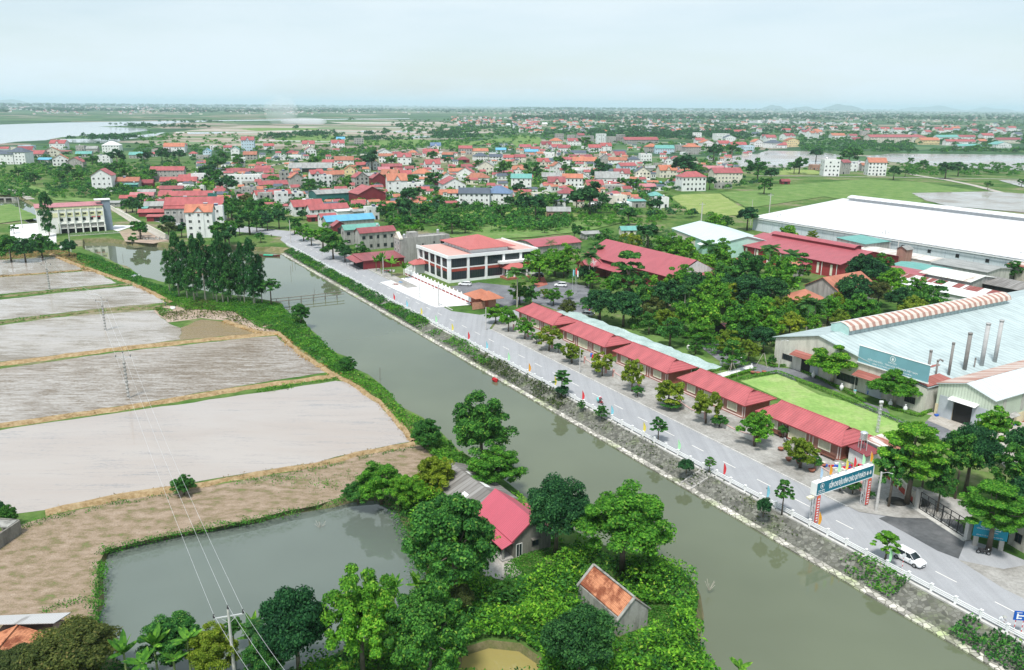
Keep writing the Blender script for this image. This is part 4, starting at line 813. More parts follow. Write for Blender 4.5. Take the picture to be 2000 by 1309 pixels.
# ---------------------------------------------------------------- white office with red hipped roof
root=empty('office_building',W(250.5,121.5),RZ,'white two storey office with red hipped roof and dark glazing','office building'); foot(root.location,RZ,36,27)
w,d,h=36,26,8.6; OGL=GLASS
mb=MB(); mb.box(.4,w-.4,.4,d-.4,0,h); mb.build('core_wall',plain('office_glass_wall',(.05,.06,.065),.15,.1,spec=.5),root)
mb=MB()
for x in [0,7.2,14.4,21.6,28.8,w-.9]: mb.box(x,x+.9,-.25,.6,0,h)
for y in [5,10,15.2,20.4,d-.9]: mb.box(-.25,.6,y,y+.9,0,h)
mb.box(-.2,.9,-.2,.9,0,h)
mb.build('column',WHITE2,root)
mb=MB(); mb.box(-.05,w,-.1,.5,3.9,4.9); mb.box(-.1,.5,.9,d,3.9,4.9); mb.build('red_band',wallmat('brick_red_band',(.36,.07,.05),.15),root)
mb=MB(); mb.box(-.08,w,-.12,.5,4.9,5.3); mb.box(-.12,.5,.9,d,4.9,5.3); mb.box(-.08,w,-.15,.5,0,.9); mb.box(-.15,.5,.9,d,0,.9); mb.box(-.5,w+.5,-.5,d+.5,h,h+.7); mb.box(-.5,-.2,-.5,d+.5,h+.7,h+1.1); mb.box(-.2,w+.5,-.5,-.2,h+.7,h+1.1); mb.box(w+.2,w+.5,-.2,d+.5,h+.7,h+1.1); mb.build('parapet',WHITE2,root)
mb=MB(); mb.box(0,10,.2,d,h+.7,h+.74); mb.box(26,w,.2,d,h+.7,h+.74); mb.build('terrace_floor',plain('pink_terrace',(.58,.34,.3),.8,.1),root)
mb=MB(); mb.box(10.5,25.5,3,d-1,h+.7,h+2.1); mb.build('upper_wall',WHITE2,root)
mb=MB(); hw=[(9,1.5),(28,1.5),(28,d),(9,d)]; A=(18.5,13,h+5.6)
c=[(p[0],p[1],h+2.3) for p in hw]
for i in range(4): mb.slab([c[i],c[(i+1)%4],A],.15)
mb.build('roof',roofmat('office_red_roof',(.50,.14,.13),'x',.6,.1),root)
for k in range(5):
    x=.9+k*7.2
    for z0,hh in ((1.0,2.9),(5.4,3.0)):
        if k==3: continue
        addwin(root,x+3.2,-.0,z0,5.6,hh,'f',FRAMEB,bars=5)
for y in (2.9,7.9,13,18.2): 
    for z0,hh in ((1.0,2.9),(5.4,3.0)): addwin(root,-.0,y,z0,3.6,hh,'l',FRAMEB,bars=3)
mb=MB(); A2=(25.2,-2.6,5.2); q=[(20.5,-5,3.9),(29.8,-5,3.9),(29.8,0,3.9),(20.5,0,3.9)]; mb.slab([q[0],q[1],(27,-2.6,5.4),(23.3,-2.6,5.4)],.15); mb.slab([q[1],q[2],(27,-.1,5.4),(27,-2.6,5.4)],.15); mb.slab([q[3],q[0],(23.3,-2.6,5.4),(23.3,-.1,5.4)],.15); mb.build('porch_roof',MATS['office_red_roof'],root)
for x in (21,24,26.5,29.2): m2=MB(); m2.box(x-.25,x+.25,-4.7,-4.2,0,3.9); m2.build('porch_column',WHITE2,root)
mb=MB(); mb.box(20.5,29.8,-5.6,0,0,.7); mb.build('porch_step',TILER,root); mb=MB(); mb.box(19.6,30.6,-2.5,0,5.4,6.2); mb.build('balcony',WHITE2,root)
mb=MB(); q=[(-5,19,3.7),(-5,24.5,3.7),(0,24.5,3.7),(0,19,3.7)]; mb.slab([q[1],q[0],(-2.5,21,5.1),(-2.5,22.5,5.1)],.15); mb.slab([q[0],q[3],(0,21,5.1),(-2.5,21,5.1)],.15); mb.slab([q[2],q[1],(-2.5,22.5,5.1),(0,22.5,5.1)],.15); mb.build('side_porch_roof',MATS['office_red_roof'],root)
for y in (19.4,23.9): m2=MB(); m2.box(-4.6,-4.2,y-.2,y+.2,0,3.7); m2.build('porch_column',WHITE2,root)
mb=MB()
for k in range(8): mb.box(10.2,10.5,3+k*2.6,3.25+k*2.6,h+.7,h+1.9)
mb.box(10.2,10.5,3,22,h+1.9,h+2.1); mb.build('terrace_rail',WHITE2,root)
# gatehouse
root=empty('gatehouse',W(211.6,112.6),RZ,'brick gatehouse with double orange tiled roof at the compound entrance','gatehouse'); foot(root.location,RZ,7,7)
mb=MB(); mb.box(0.5,6.5,1,1.6,0,3.2); mb.box(.5,1.1,1.6,6,0,3.2); mb.box(2.6,3.4,0,1,0,3.6); mb.box(5.9,6.5,1.6,6,0,3.2); mb.build('wall',wallmat('gatehouse_brick',(.38,.11,.07),.15),root)
for (x,y,ww,z) in ((3.2,4.4,4.2,3.4),(4.4,1.8,3.6,3.2)):
    mb=MB(); c=[(x-ww,y-ww,z),(x+ww,y-ww,z),(x+ww,y+ww,z),(x-ww,y+ww,z)]
    for i in range(4): mb.slab([c[i],c[(i+1)%4],(x,y,z+2.0)],.12)
    mb.build('roof',roofmat('gate_orange_tile',(.52,.19,.11),'x',.35,.2,cross=.4),root)
mb=MB(); mb.box(3.4,6.4,.6,.75,.2,2.6); mb.box(-1.9,2.6,.5,.6,.1,2.3); mb.build('gate_panel',plain('gate_salmon',(.55,.26,.18),.6,.3,3),root)
# white perimeter wall with red panels
a=W(263.5,113.2); root=empty('perimeter_wall',W(217,113.9),RZ,'white perimeter wall with red brick insets in front of the office','wall')
mb=MB(); L=54
for k in range(19): 
    y=k*2.85; mb.box(-.2,.2,y,y+.35,0,2.4); mb.box(-.12,.12,y+.35,y+2.85,.75,1.95); mb.box(-.16,.16,y+.35,y+2.85,1.95,2.1); mb.box(-.1,.1,y+.35,y+2.85,0,.2); mb.lathe([(.26,2.4),(.3,2.5),(.05,2.8)],0,y+.17,0,4)
mb.build('white_panel',WHITE2,root); mb=MB()
for k in range(19): mb.box(-.08,.08,k*2.85+.35,k*2.85+2.85,.2,.75)
mb.build('brick_inset',MATS['brick_red_band'],root)
root=empty('boundary_wall',W(271,113.2),RZ,'plain white boundary wall beside the white office','wall'); mb=MB(); mb.box(0,14,0,.25,0,3.2); mb.box(0,.25,.25,-7,0,3.2) if 0 else None; mb.build('panel',WHITE2,root); mb=MB(); mb.box(-.05,14.1,-.05,.3,3.2,3.3); mb.build('coping',WHITE2,root)
# ---------------------------------------------------------------- pumping station
a=G(119,456); b=G(206,450.5); rz=math.atan2((b-a).y,(b-a).x); Lw_=(b-a).length
root=empty('pumping_station',a,rz,'cream pumping station with grey stair tower standing over the canal','pumping station'); foot(a,rz,Lw_,9)
CR=WC['c']; w=Lw_+9; x0=-9
CRW=wallmat('station_white',(.84,.85,.80),.08); CY=wallmat('station_yellow',(.80,.80,.50),.08)
mb=MB(); mb.box(x0,Lw_,0,9,4.4,12.4); mb.box(x0,-.5,0,9,0,4.4); mb.build('wall',CRW,root)
mb=MB(); mb.slab([(x0-.4,-.5,12.5),(Lw_+.4,-.5,12.5),(Lw_+.4,9.5,13.4),(x0-.4,9.5,13.4)],.15); mb.build('roof',RC['P'],root)
mb=MB(); mb.box(x0,Lw_,-.25,-.02,11.2,12.2); nb=6; bw=Lw_/nb
for k in range(-2,nb): mb.box(k*bw+.5,k*bw+bw-.3,-.1,-.01,7.6,9.6)
mb.build('yellow_panel',CY,root)
for k in range(nb+1):
    m2=MB(); m2.box(k*bw-.22,k*bw+.22,-.8,-.0,-1.6,11.2); m2.box(k*bw-.3,k*bw+.3,-1.4,-.8,-1.6,3.0); m2.build('pier',CRW if k else CRW,root)
for k in range(nb):
    for j in range(3): addwin(root,k*bw+bw/2-.5+j*.5,-.1,8.4,.4,.9,'f',FRAMEB,bars=0)
    addwin(root,k*bw+bw*.35,-.0,5.6,1.3,1.4,'f',FRAMEB,bars=0)
    m2=MB(); m2.box(k*bw+.25,k*bw+bw-.25,-.3,-.05,2.4,4.3); m2.build('gate_hoist',CONC,root)
    m2=MB(); m2.box(k*bw+.25,k*bw+bw-.25,-.2,3,-1.6,2.35); m2.build('sluice',MATS['dark_interior'],root)
mb=MB(); mb.box(0,Lw_,-.7,-.02,4.3,4.7); mb.box(0,Lw_,-.9,-.02,2.1,2.4); mb.build('gallery',CRW,root)
mb=MB(); mb.box(Lw_+.02,Lw_+3.6,1,6,-1,14.6); mb.build('stair_tower',wallmat('tower_grey_blue',(.25,.31,.38),.15),root)
mb=MB(); mb.box(Lw_-3,Lw_+3.9,.6,6.4,14.6,14.9); mb.build('tower_roof',WHITE2,root)
mb=MB(); mb.box(Lw_-5.2,Lw_-1.4,-.14,-.02,6.9,7.2); mb.build('red_sign',REDP,root)
mb=MB(); mb.box(-.5,Lw_+6,-.4,.4,-2.2,-.0); mb.build('apron',CONC,root)
# inspection footbridge in front of the pumping station
root=empty('footbridge',G(140,468,WZ),rz,'concrete inspection footbridge in front of the pumping station','footbridge'); root.location.z=0
for k in range(6): m2=MB(); m2.box(k*4-.25,k*4+.25,-.3,.3,-2.5,-.1); m2.build('pier',CONC,root)
mb=MB(); mb.box(-.5,21,-.6,.6,-.1,.1,0,True); mb.build('deck',CONC,root); mb=MB()
for k in range(11): mb.box(k*2-.04,k*2+.04,-.6,-.52,.1,1.1)
mb.box(-.5,21,-.6,-.54,1.05,1.12,0,True); mb.box(-.5,21,-.6,-.54,.55,.6,0,True); mb.build('railing',CONCL,root)
wl=[G(212,405),G(225,413),G(260,432),G(300,452),G(333,470)]
mb=MB()
for p,q in zip(wl,wl[1:]):
    mb.slab([(p.x,p.y,1.8),(q.x,q.y,1.8),(q.x+.3,q.y+.3,1.8),(p.x+.3,p.y+.3,1.8)],1.8)
props(mb.build('boundary_wall',wallmat('cream_long_wall',(.66,.64,.56),.2)),'long cream wall running from the pumping station to the canal bend','wall')
root=empty('culvert',G(10,388),.1,'concrete culvert mouth at the head of the upper channel','culvert'); mb=MB(); mb.box(-9,8,0,1.2,-1.6,.7); mb.build('headwall',CONC,root)
for k in (-4.5,.3): m2=MB(); m2.box(k,k+3.6,-.05,.3,-1.6,.2); m2.build('opening',MATS['dark_interior'],root)
# ---------------------------------------------------------------- farmhouse, grey barn and the tiled shed on the bank
OLDW=wallmat('weathered_render',(.24,.23,.205),.5); OLDL=wallmat('weathered_light',(.36,.355,.33),.55)
root=bldg('farmhouse',W(85,50.4),RZ,6.2,10.2,2.8,'gf',2.3,OLDW,roofmat('farm_red_roof',(.50,.10,.14),'y',.35,.08,.5,.4),'farmhouse with bright red gable roof and stained grey end wall','house',win=None,ov=.35)
addwin(root,3.6,0,.95,1.1,1.1,'f',FRAMEB); m2=MB(); m2.box(2.9,4.4,-.5,0,2.1,2.22,0,True); m2.build('window_hood',OLDW,root); addwin(root,1.0,0,.02,1.0,2.0,'f',FRAME,True)
m2=MB(); roof_mesh(m2,'gf',6.2,5.6,2.95,2.3,.36,.1); m2.build('raised_roof',MATS['farm_red_roof'],root); m2=MB(); m2.slab([(6.3,10.4,1.9),(6.3,5.6,1.9),(8.6,5.6,1.5),(8.6,10.4,1.5)][::-1],.1); m2.box(8.2,8.5,5.8,10.2,0,1.5) if 0 else None; m2.build('side_roof',MATS['farm_red_roof'],root)
m2=MB(); m2.slab([(-1.9,10,2.1),(-1.9,-.35,2.1),(.05,-.35,2.75),(.05,10,2.75)],.1); m2.build('porch_roof',MATS['farm_red_roof'],root)
for y in (0,3.3,6.6,9.8): m2=MB(); m2.box(-1.6,-1.35,y,y+.25,0,2.1); m2.build('porch_post',OLDL,root)
m2=MB(); m2.box(-1.8,0,-.2,10,0,.25); m2.build('porch_floor',CONC,root)
root=bldg('barn',W(95.6,49.3),RZ+.04,8.2,13.5,2.3,'gf',1.7,OLDW,ASB,'dilapidated grey asbestos roofed barn behind the red farmhouse','barn',win=None,ov=.3)
for (x,y,a,b_) in ((4.6,3.2,.9,1.9),(5.0,5.6,2.4,.5),(4.7,8.2,.5,1.4),(1.2,3.5,.6,1.3)): m2=MB(); zz=lambda xx:2.3+1.7*(1-abs(xx-4.1)/4.1)+.2; m2.slab([(x,y,zz(x)),(x+a,y,zz(x+a)),(x+a,y+b_,zz(x+a)),(x,y+b_,zz(x))],.03); m2.build('pale_roof_sheet',WHITE2,root)
TM=roofmat('clay_tile_roof',(.66,.28,.15),'y',.22,.0,.9,1.0,cross=.3)
def _tile():
    m=MATS['clay_tile_roof']; t=m.node_tree; b=t.nodes['Principled BSDF']; src=b.inputs['Base Color'].links[0].from_socket
    n=noise_col(t,1.1,7,rough=.75); n2=noise_col(t,.5,2); f=mixc(t,n.outputs[0],n2.outputs[0],.5); r=ramp(t,f,[(.46,(1,1,1)),(.56,(.42,.3,.27))]); t.links.new(mixc(t,src,r.outputs[0],1.0,'MULTIPLY'),b.inputs['Base Color'])
_tile()
root=bldg('tiled_shed',W(64.1,52.5),RZ,4.4,8.2,2.4,'gf',1.9,OLDL,TM,'abandoned shed with mottled orange clay tiles above green scrub','shed',win=None,ov=-.1)
mb=MB()
for y in (-.15,8.0):
    mb.slab([(-.3,y+.35,2.35),(-.3,y,2.35),(2.2,y,4.65),(2.2,y+.35,4.65)],.18); mb.slab([(2.2,y+.35,4.65),(2.2,y,4.65),(4.7,y,2.35),(4.7,y+.35,2.35)],.18)
mb.build('gable_coping',OLDL,root); mb=MB(); mb.tube([(2.2,0,4.6),(2.2,8.1,4.6)],.14,6); mb.build('ridge_cap',OLDL,root)
# bottom-left house and the roofless ruin
p=G(0,1290,2.6); root=empty('old_house',(-57.5,76,0),R(4),'old house with clay tile roof under grey fibre cement sheets, bottom left corner','house'); foot((-57.5,76,0),0,7,6)
mb=MB(); mb.box(0,6.6,-3,4.2,0,2.6); mb.poly([(6.6,-3,2.6),(6.6,4.2,2.6),(6.6,1.8,3.8)]); mb.build('wall',wallmat('pinkish_old_wall',(.40,.28,.24),.4),root)
GS=rustmat('pale_fibre_cement',(.50,.50,.50),(.30,.29,.28),axis='x',pitch=.3,lo=.6,hi=.68)
mb=MB(); mb.slab([(-1.5,1.3,4.3),(6.9,1.3,4.2),(6.9,5.0,3.0),(-1.5,5.0,2.9)],.08); mb.build('sheet_roof',GS,root)
mb=MB(); mb.slab([(-1.6,-3.6,2.2),(2.9,-3.6,4.0),(2.9,1.5,4.0),(-1.6,1.5,2.2)],.12); mb.slab([(2.9,-3.6,4.0),(6.5,-3.6,2.5),(6.5,1.5,2.5),(2.9,1.5,4.0)],.12); mb.tube([(2.9,-3.6,4.05),(2.9,1.5,4.05)],.14,6); mb.build('tile_roof',TM,root)
root=empty('ruin',(-75,96,0),R(-8),'roofless grey ruin with broken slabs at the left edge','ruin')
mb=MB()
for a in [(0,3.2,0,.25,1.7),(3.0,3.25,.25,9,2.1),(0,3,9,9.25,2.1),(0,3,4.5,4.7,1.6)]: mb.box(a[0],a[1],a[2],a[3],0,a[4])
mb.build('wall',OLDW,root)
for z,y0,y1 in ((1.75,.3,2.6),(1.65,3.4,5.2),(2.0,7,8.9)): m2=MB(); m2.slab([(.1,y0,z),(2.9,y0,z+.1),(2.9,y1,z+.15),(.1,y1,z)],.12); m2.build('roof_slab',OLDL,root)
# ---------------------------------------------------------------- concrete block building and roadside cafe
root=bldg('tube_house',W(292.5,121),RZ,21.5,6.5,9.4,'flat',0,wallmat('bare_cement',(.40,.39,.37),.32),CONC,'bare grey concrete tube house with white water tanks on its roof','house',win=None)
for x,z in ((9.7,6.4),(14.6,6.9),(10.4,2.9)): addwin(root,x,0,z,.6,.8,'f',FRAMEB,bars=0)
addwin(root,18.3,0,6.6,1.6,1.7,'f',FRAMEB)
mb=MB(); mb.box(4.6,8.4,1.5,4.8,9.4,11.6); mb.build('stair_head',CONC,root); mb=MB(); mb.poly([(-.05,0,9.5),(-.05,6.5,9.5),(-.05,3.2,12.0)][::-1]); mb.slab([(-.3,-.2,9.6),(1.2,-.2,9.6),(1.2,3.2,12.1),(-.3,3.2,12.1)],.15); mb.slab([(-.3,3.2,12.1),(1.2,3.2,12.1),(1.2,6.7,9.6),(-.3,6.7,9.6)],.15); mb.build('front_gable',WC['c'],root)
for y in (1.6,4.6):
    for z in (1,4.2,7): addwin(root,0,y,z,1.2,1.6,'l')
ROOFTANKS=[(root,(2.5,1.5,9.5),'steel water tank on the concrete tube house, beside its front gable'),(root,(17.5,2.5,10.2),'big steel tank at the rear of the concrete tube house roof')]
for rt_,lc,lab in ROOFTANKS:
    o=link('water_tank',TANK,None,Matrix.Rotation(RZ,4,'Z')@Vector(lc)+rt_.location); props(o,lab,'water tank','water tanks on rooftops')
root=bldg('cafe',W(287.3,103.8),RZ,16.5,11,3.3,'shed',.9,WC['m'],RC['R'],'maroon roadside cafe with wide red sheet roof','cafe',win=None)
m2=MB(); m2.box(-.1,.0,.5,10.5,.1,2.9); m2.build('open_front',MATS['dark_interior'],root); m2=MB(); m2.slab([(-3,11.3,3.1),(-3,-.3,2.9),(0,-.3,3.3),(0,11.3,4.1)],.1); m2.build('front_awning',RC['R'],root)
for y in (0,3.6,7.3,11): m2=MB(); m2.tube([(-2.8,y,0),(-2.8,y,3)],.06,5); m2.build('post',FRAMEB,root)
# ---------------------------------------------------------------- village houses: photo-measured list
Z_A=(0,180,3.966,"""45 560 110 75 gs D w;140 560 130 90 hip D w;85 460 60 28 flat c c;190 440 90 22 flat w b;180 470 110 22 gs M w;280 505 100 25 gs R g;385 500 115 42 gf O c .8;440 445 110 45 cx R w;470 480 110 20 shed R g .5;450 572 120 52 gf O w .8;570 585 120 42 gf R g .8;620 455 60 35 flat g g;350 552 100 28 gs B g .4;800 560 90 62 flat w w;850 470 125 55 hip W w;640 505 110 25 gs T g .5;705 470 80 30 gs G g;1060 515 120 28 gs T g .5;1180 500 55 20 gs R w;1230 475 120 28 flat P g;1340 470 150 45 gs O w .6;1600 500 60 40 gf B b;1560 520 90 25 flat g g;1490 495 60 18 hip R w;1820 522 62 75 gf T w;1915 462 95 85 cx R b;1930 525 100 38 gs O g;
782 772 150 120 gf R w .9;963 762 190 68 gs O g .45;1010 768 90 48 shed T t .5;1120 752 105 45 gs M m;1290 692 230 82 gs R g .35;1370 732 250 40 gs R g .35;1465 702 155 38 gs R w .4;1530 722 100 80 flat w w;1320 792 160 40 gs R g .4;1480 775 170 42 flat w w .4;1430 855 370 50 gs R c .25;1640 855 60 60 flat T t;1490 1010 400 130 gs R w .4;1690 1065 80 170 flat w w .7;1540 1130 195 195 cx O w .7;1350 1015 140 110 gs R g .5;
1185 885 130 30 gs R g .5;1190 925 150 42 gs G g .6;1100 935 62 28 shed T g .6;1180 965 200 22 gs R m .3;1222 1002 165 34 shed R m .4;1090 830 160 26 gs P g .4;1000 850 140 18 gs R g .4;890 890 120 18 shed G g .6;1130 800 120 22 gs G g .4;1760 460 60 30 gs R w;1410 440 60 25 gs R w;30 470 60 30 gs R w;1650 450 50 30 flat w w""")
Z_5=(250,300,6.547,"""1360 262 240 42 gs R w .35;1550 290 520 55 gs R w .2;1475 405 380 115 flat w w .35;1215 285 150 45 flat g g;1395 525 80 48 flat T g;1532 565 175 120 flat g g;1742 655 172 135 flat g g;1440 465 62 36 gs O g;1800 705 165 22 shed R m .5;1560 420 200 50 flat g g .4""")
Z_B=(500,180,3.966,"""915 1220 270 130 gs R g .35;800 1180 262 115 gs K g .35;632 1100 110 62 gf R m .8;700 1070 350 72 gs B g .3;545 1045 130 75 gs R w .6;672 985 150 60 shed W w .7;787 990 110 62 shed G g .8;890 992 110 92 flat w w .7;540 985 285 75 gs R w .35;430 1005 72 34 shed R m .5;372 960 245 72 gs R w .6;550 862 300 70 arc G t .7;845 880 268 88 gf R m .9;190 900 102 118 flat w w .8;295 850 120 62 flat g w;455 838 105 60 flat g g;110 862 250 66 gs R w .35;112 768 212 48 gs R g .4;302 745 112 78 gf O g;215 722 70 100 flat g g;460 722 112 85 cx R w;545 742 82 88 flat w w;575 705 170 62 gs O g .5;410 622 302 32 gs G t .4;55 642 112 50 gs R w .5;105 690 170 26 gs R g .4;563 572 92 28 gs R w .6;675 575 142 45 gs O w .6;722 670 82 70 gf O y;812 602 90 36 gs R g;892 602 112 44 gf D w;800 752 122 88 gf R g;937 742 122 72 gf R m;1080 802 162 112 cx O w .9;1228 772 116 60 flat w w;1058 842 100 26 shed M m .5;1045 612 150 34 gs R m .4;1035 692 125 52 cx O y;1150 682 95 50 gs R w;1280 692 142 58 hip O w;1360 622 122 62 cx R w;1005 546 108 48 gs O w .5;985 502 126 32 gf G w;1147 564 96 58 cx R w;1212 502 70 32 hip O c;1350 492 105 30 gs R c .5;1388 446 78 30 cx S w;1486 524 82 38 gs O t .6;1620 484 94 46 gs R g .6;1602 548 92 24 hip M m;1732 484 120 26 gs O c .5;1736 532 112 34 hip D w;1856 536 92 34 gs D w .6;1850 502 104 26 flat T w .5;1897 466 72 18 gs B b .6;1960 545 80 36 gs R w;1780 642 112 66 gf G c .8;1640 612 102 34 gs R g .5;1556 654 140 38 gs O w .5;1625 664 118 40 gf R w;1470 694 82 44 gf O w;1716 702 162 38 hip O w .6;1930 652 82 30 shed R g;1510 790 205 72 gf R w 1.3;1535 850 92 66 gs O w;1690 892 212 104 gs D w .5;1878 888 200 102 hip S w .8;1540 892 102 22 shed M m .5;1370 882 90 18 shed T w .5;1230 862 105 24 gs P w .6;1325 850 62 26 gs O w;400 446 92 42 cx R c;412 496 92 44 gf R w;625 434 104 36 cx R w;652 384 62 20 gs B w;792 406 74 44 flat g g;272 490 72 18 hip M g;296 524 92 28 flat w w;212 528 62 20 gf W w;142 528 60 18 gf G w;92 446 80 28 gs R w;1180 640 80 46 gs R w;1420 760 70 40 gs R w;1290 800 90 40 gs R c;640 800 60 30 gs R w;870 690 90 40 gs G g;1090 520 60 40 gs R w;985 640 90 36 gs P g""")
Z_C=(1000,180,3.966,"""72 762 142 92 gs T w .6;60 546 84 40 gs R c;16 580 52 40 gf R c;42 636 92 36 cx O w;150 486 92 24 gs B g .5;216 524 58 46 gs O c;286 524 86 50 flat w w;236 596 92 54 cx R c;330 566 112 32 gs D w .5;345 634 92 58 gf O w;312 698 142 40 gs G g .6;345 754 122 56 cx R c;470 734 142 66 gs O w .6;552 714 102 50 gf G w;430 858 132 72 hip R w .9;215 846 132 52 flat c c;638 784 132 60 cx R y;740 734 172 66 gs G w .8;852 694 112 62 cx R w;780 786 162 56 flat g g .6;562 572 166 36 gs O w .5;530 526 172 22 gs R w .3;516 494 112 22 gs D w .5;540 632 142 38 flat R w .5;722 562 82 48 gf G g;820 574 132 44 gs O w .5;888 626 142 52 gs R b .5;942 576 86 52 hip D w;1034 562 86 76 flat w w .8;828 496 112 28 gs D c .5;830 520 100 30 cx R c;726 466 82 46 cx R w;642 466 92 34 gs R w;690 402 72 72 flat w w;600 396 62 52 flat g g;530 376 62 40 gs R g;456 376 54 40 flat g g;366 380 62 52 flat g g;340 414 92 34 hip O c;480 414 100 32 cx R w;262 446 82 38 cx M c;342 456 102 28 gs R w;402 460 92 26 gs R w;770 396 62 46 flat g g;842 396 62 62 flat g g;996 402 262 30 gs R g .25;1085 468 102 42 hip O g;1182 478 132 40 gs T b .5;1300 468 62 52 flat g g;1396 484 122 56 hip O g .8;1510 424 102 30 gf O w;1436 366 62 46 flat w w;1456 404 72 30 gs R w;1626 376 112 48 flat w w .6;1690 388 80 34 gf D w;1640 434 92 34 gs R w;1752 446 122 36 gs R b .5;1832 464 82 44 flat g b;1900 424 82 36 gf O w;1965 376 60 30 gs R w;1890 346 52 20 gs D w;1750 326 60 18 gs R w;1672 310 52 14 gs R w;1205 582 48 58 gf R w;1252 582 48 60 gf R w;1150 584 92 28 flat M g .5;1202 664 132 56 cx O c;1120 654 54 24 gs O w;1405 576 72 34 gf O c;1457 580 42 20 flat g m;1012 676 102 56 gf D c;1095 726 122 22 shed T g .5;1240 734 100 22 shed G g .5;1394 768 202 106 hip R w .6;1560 626 142 32 gs P g .4;1664 708 222 78 gs R c .5;1642 748 122 36 flat G g .4;1046 776 122 42 gs P g .5;1110 836 112 32 hip T g;800 900 162 88 flat c c .8;800 838 120 36 hip R w;960 896 142 48 shed T g .5;1162 898 94 72 flat w w .8;360 974 162 50 gs G p .5;920 1112 150 42 gs T c .5;620 1140 160 32 shed G g .5;120 690 80 30 gs R w;590 660 60 40 gs R w;700 640 60 40 gs G g;430 560 70 36 gs R w;1070 620 70 30 gs G g;100 450 90 22 gs R w;180 460 60 20 gs R c""")
Z_D=(1500,180,3.966,"""20 394 82 40 gs R w;52 434 132 38 hip D w;190 424 92 46 gf O y;100 434 82 22 gs R w;162 374 104 34 cx R w;146 314 62 18 gs R w;290 330 72 20 gs R w;350 362 92 42 cx O w;392 334 52 26 gs O w;546 368 92 30 gs O w;660 366 52 26 gs R w;686 382 102 14 gs M w .5;757 334 62 28 flat R g;906 318 62 32 cx R w;1016 324 82 32 gs R w;952 394 342 42 gs R c .22;1162 394 122 44 hip R c .8;1250 408 162 34 gs O y .35;1392 378 182 28 gs T w .25;1532 374 132 26 gs R w .3;1492 414 222 30 gs R w .2;1562 438 202 20 gs T w .2;1660 404 92 24 gs O c .5;1702 374 82 36 gs R w;1862 398 192 28 gs R c .22;1822 434 132 26 gf T w;1322 304 54 20 gs R w;1402 314 62 22 gs R w;1452 306 62 24 gs O b;1802 314 92 26 gs R w;1892 306 52 28 gs R w;1940 350 70 24 gs D w;
492 652 112 118 flat w w .9;592 636 92 86 gs R g .8;656 614 62 54 flat w w;706 608 92 62 flat G w;757 614 62 46 gs O g;846 648 132 98 gs O w .8;385 606 92 36 flat p p;136 714 62 8 gs M m;1600 320 60 20 gs R w;1240 330 70 20 gs R w;1130 340 60 22 gs D w""")
r=random.Random(11)
def sizeword(w,h): return 'small' if w*h<28 else ('large' if w*h>90 else '')
for zi,(ox,oy,s_,txt) in enumerate((Z_A,Z_5,Z_B,Z_C,Z_D)):
    for it in txt.replace('\n','').split(';'):
        f=it.split()
        if len(f)<7: continue
        cx,by,Wd,Hh=[float(a) for a in f[:4]]; kind,rc,wc=f[4:7]; kk=float(f[7]) if len(f)>7 else .75
        px,py=ox+cx/s_,oy+by/s_; mp=mpp(px,py); 
        if zi==0 and px>170 or zi==1 or (zi==2 and px<760 and py>355): rz=RZ*.35 if zi<2 else RZ+r.uniform(-.06,.06)
        else: rz=r.choice([RZ*.4,RZ*.75,.1,-.05])+r.uniform(-.1,.1)
        cw,sw=math.cos(rz),abs(math.sin(rz)); w=1.12*Wd/s_*mp/(cw+sw*kk); d=max(3.6,w*kk); w=max(w,3); h=max(2.4,Hh/s_*mp*1.03)
        if kind in('gs','gf','cx','hip'): rise={'gs':.30*d,'gf':.34*w,'cx':.36*d,'hip':.30*min(w,d)}[kind]; rise=min(4.2,max(1.0,rise))
        elif kind=='arc': rise=1.8
        else: rise=.6
        c=G(px,py); cx_l=(w*cw-d*math.sin(rz))/2      # nearest corner line at photo y
        # place so that bbox centre x matches and the front wall base is at c
        loc=Vector((c.x-w*cw/2+d*math.sin(rz)/2,c.y-0.0-w*math.sin(rz)/2*.6,0))
        rm=RC.get(rc); rm=rm if (kind!='flat' or rc in RC) else CONCL
        sheet_wall=wc in 'mt'
        root=bldg('house' if not sheet_wall else 'barn',loc,rz,w,d,h,kind,rise,WC[wc],rm,None,'house' if not sheet_wall else 'barn','village houses',win='auto' if not sheet_wall else None)
        if sheet_wall: m2=MB(); m2.box(w*.3,w*.7,-.06,-.01,0,min(3,h*.8)); m2.build('doorway',MATS['dark_interior'],root)
        st=max(1,round(h/3.3)); stw={1:'single-storey',2:'two-storey',3:'three-storey'}.get(st,'tall')
        desc=(sizeword(w,h)+' '+WN[wc]+' '+stw+' '+('barn' if sheet_wall else 'house')+(' with flat roof' if kind=='flat' and rc not in RC else ' with '+RN.get(rc,'')+' '+TN[kind]+' roof')).strip()
        AUTO.append((root,desc,(px,py)))
        if (kind=='flat' or r.random()<.3) and h>4 and py>285:
            tz=h+ (.1 if kind=='flat' else rise*.75); q=Vector((w*r.uniform(.25,.75),d*(.5 if kind!='flat' else r.uniform(.3,.7)),tz)); wp=Matrix.Rotation(rz,4,'Z')@q+loc
            o=link('water_tank' if r.random()<.6 else 'solar_heater',TANK if r.random()<.6 else SOLAR,None,wp,rz)
            if o.name.startswith('solar') : o.data=SOLAR
            else: o.data=TANK
            AUTO.append((o,'steel rooftop '+('solar heater' if o.name.startswith('solar') else 'water tank'),(px,py))); props(o,None,'water tank' if o.data is TANK else 'solar heater','rooftop tanks in the village')
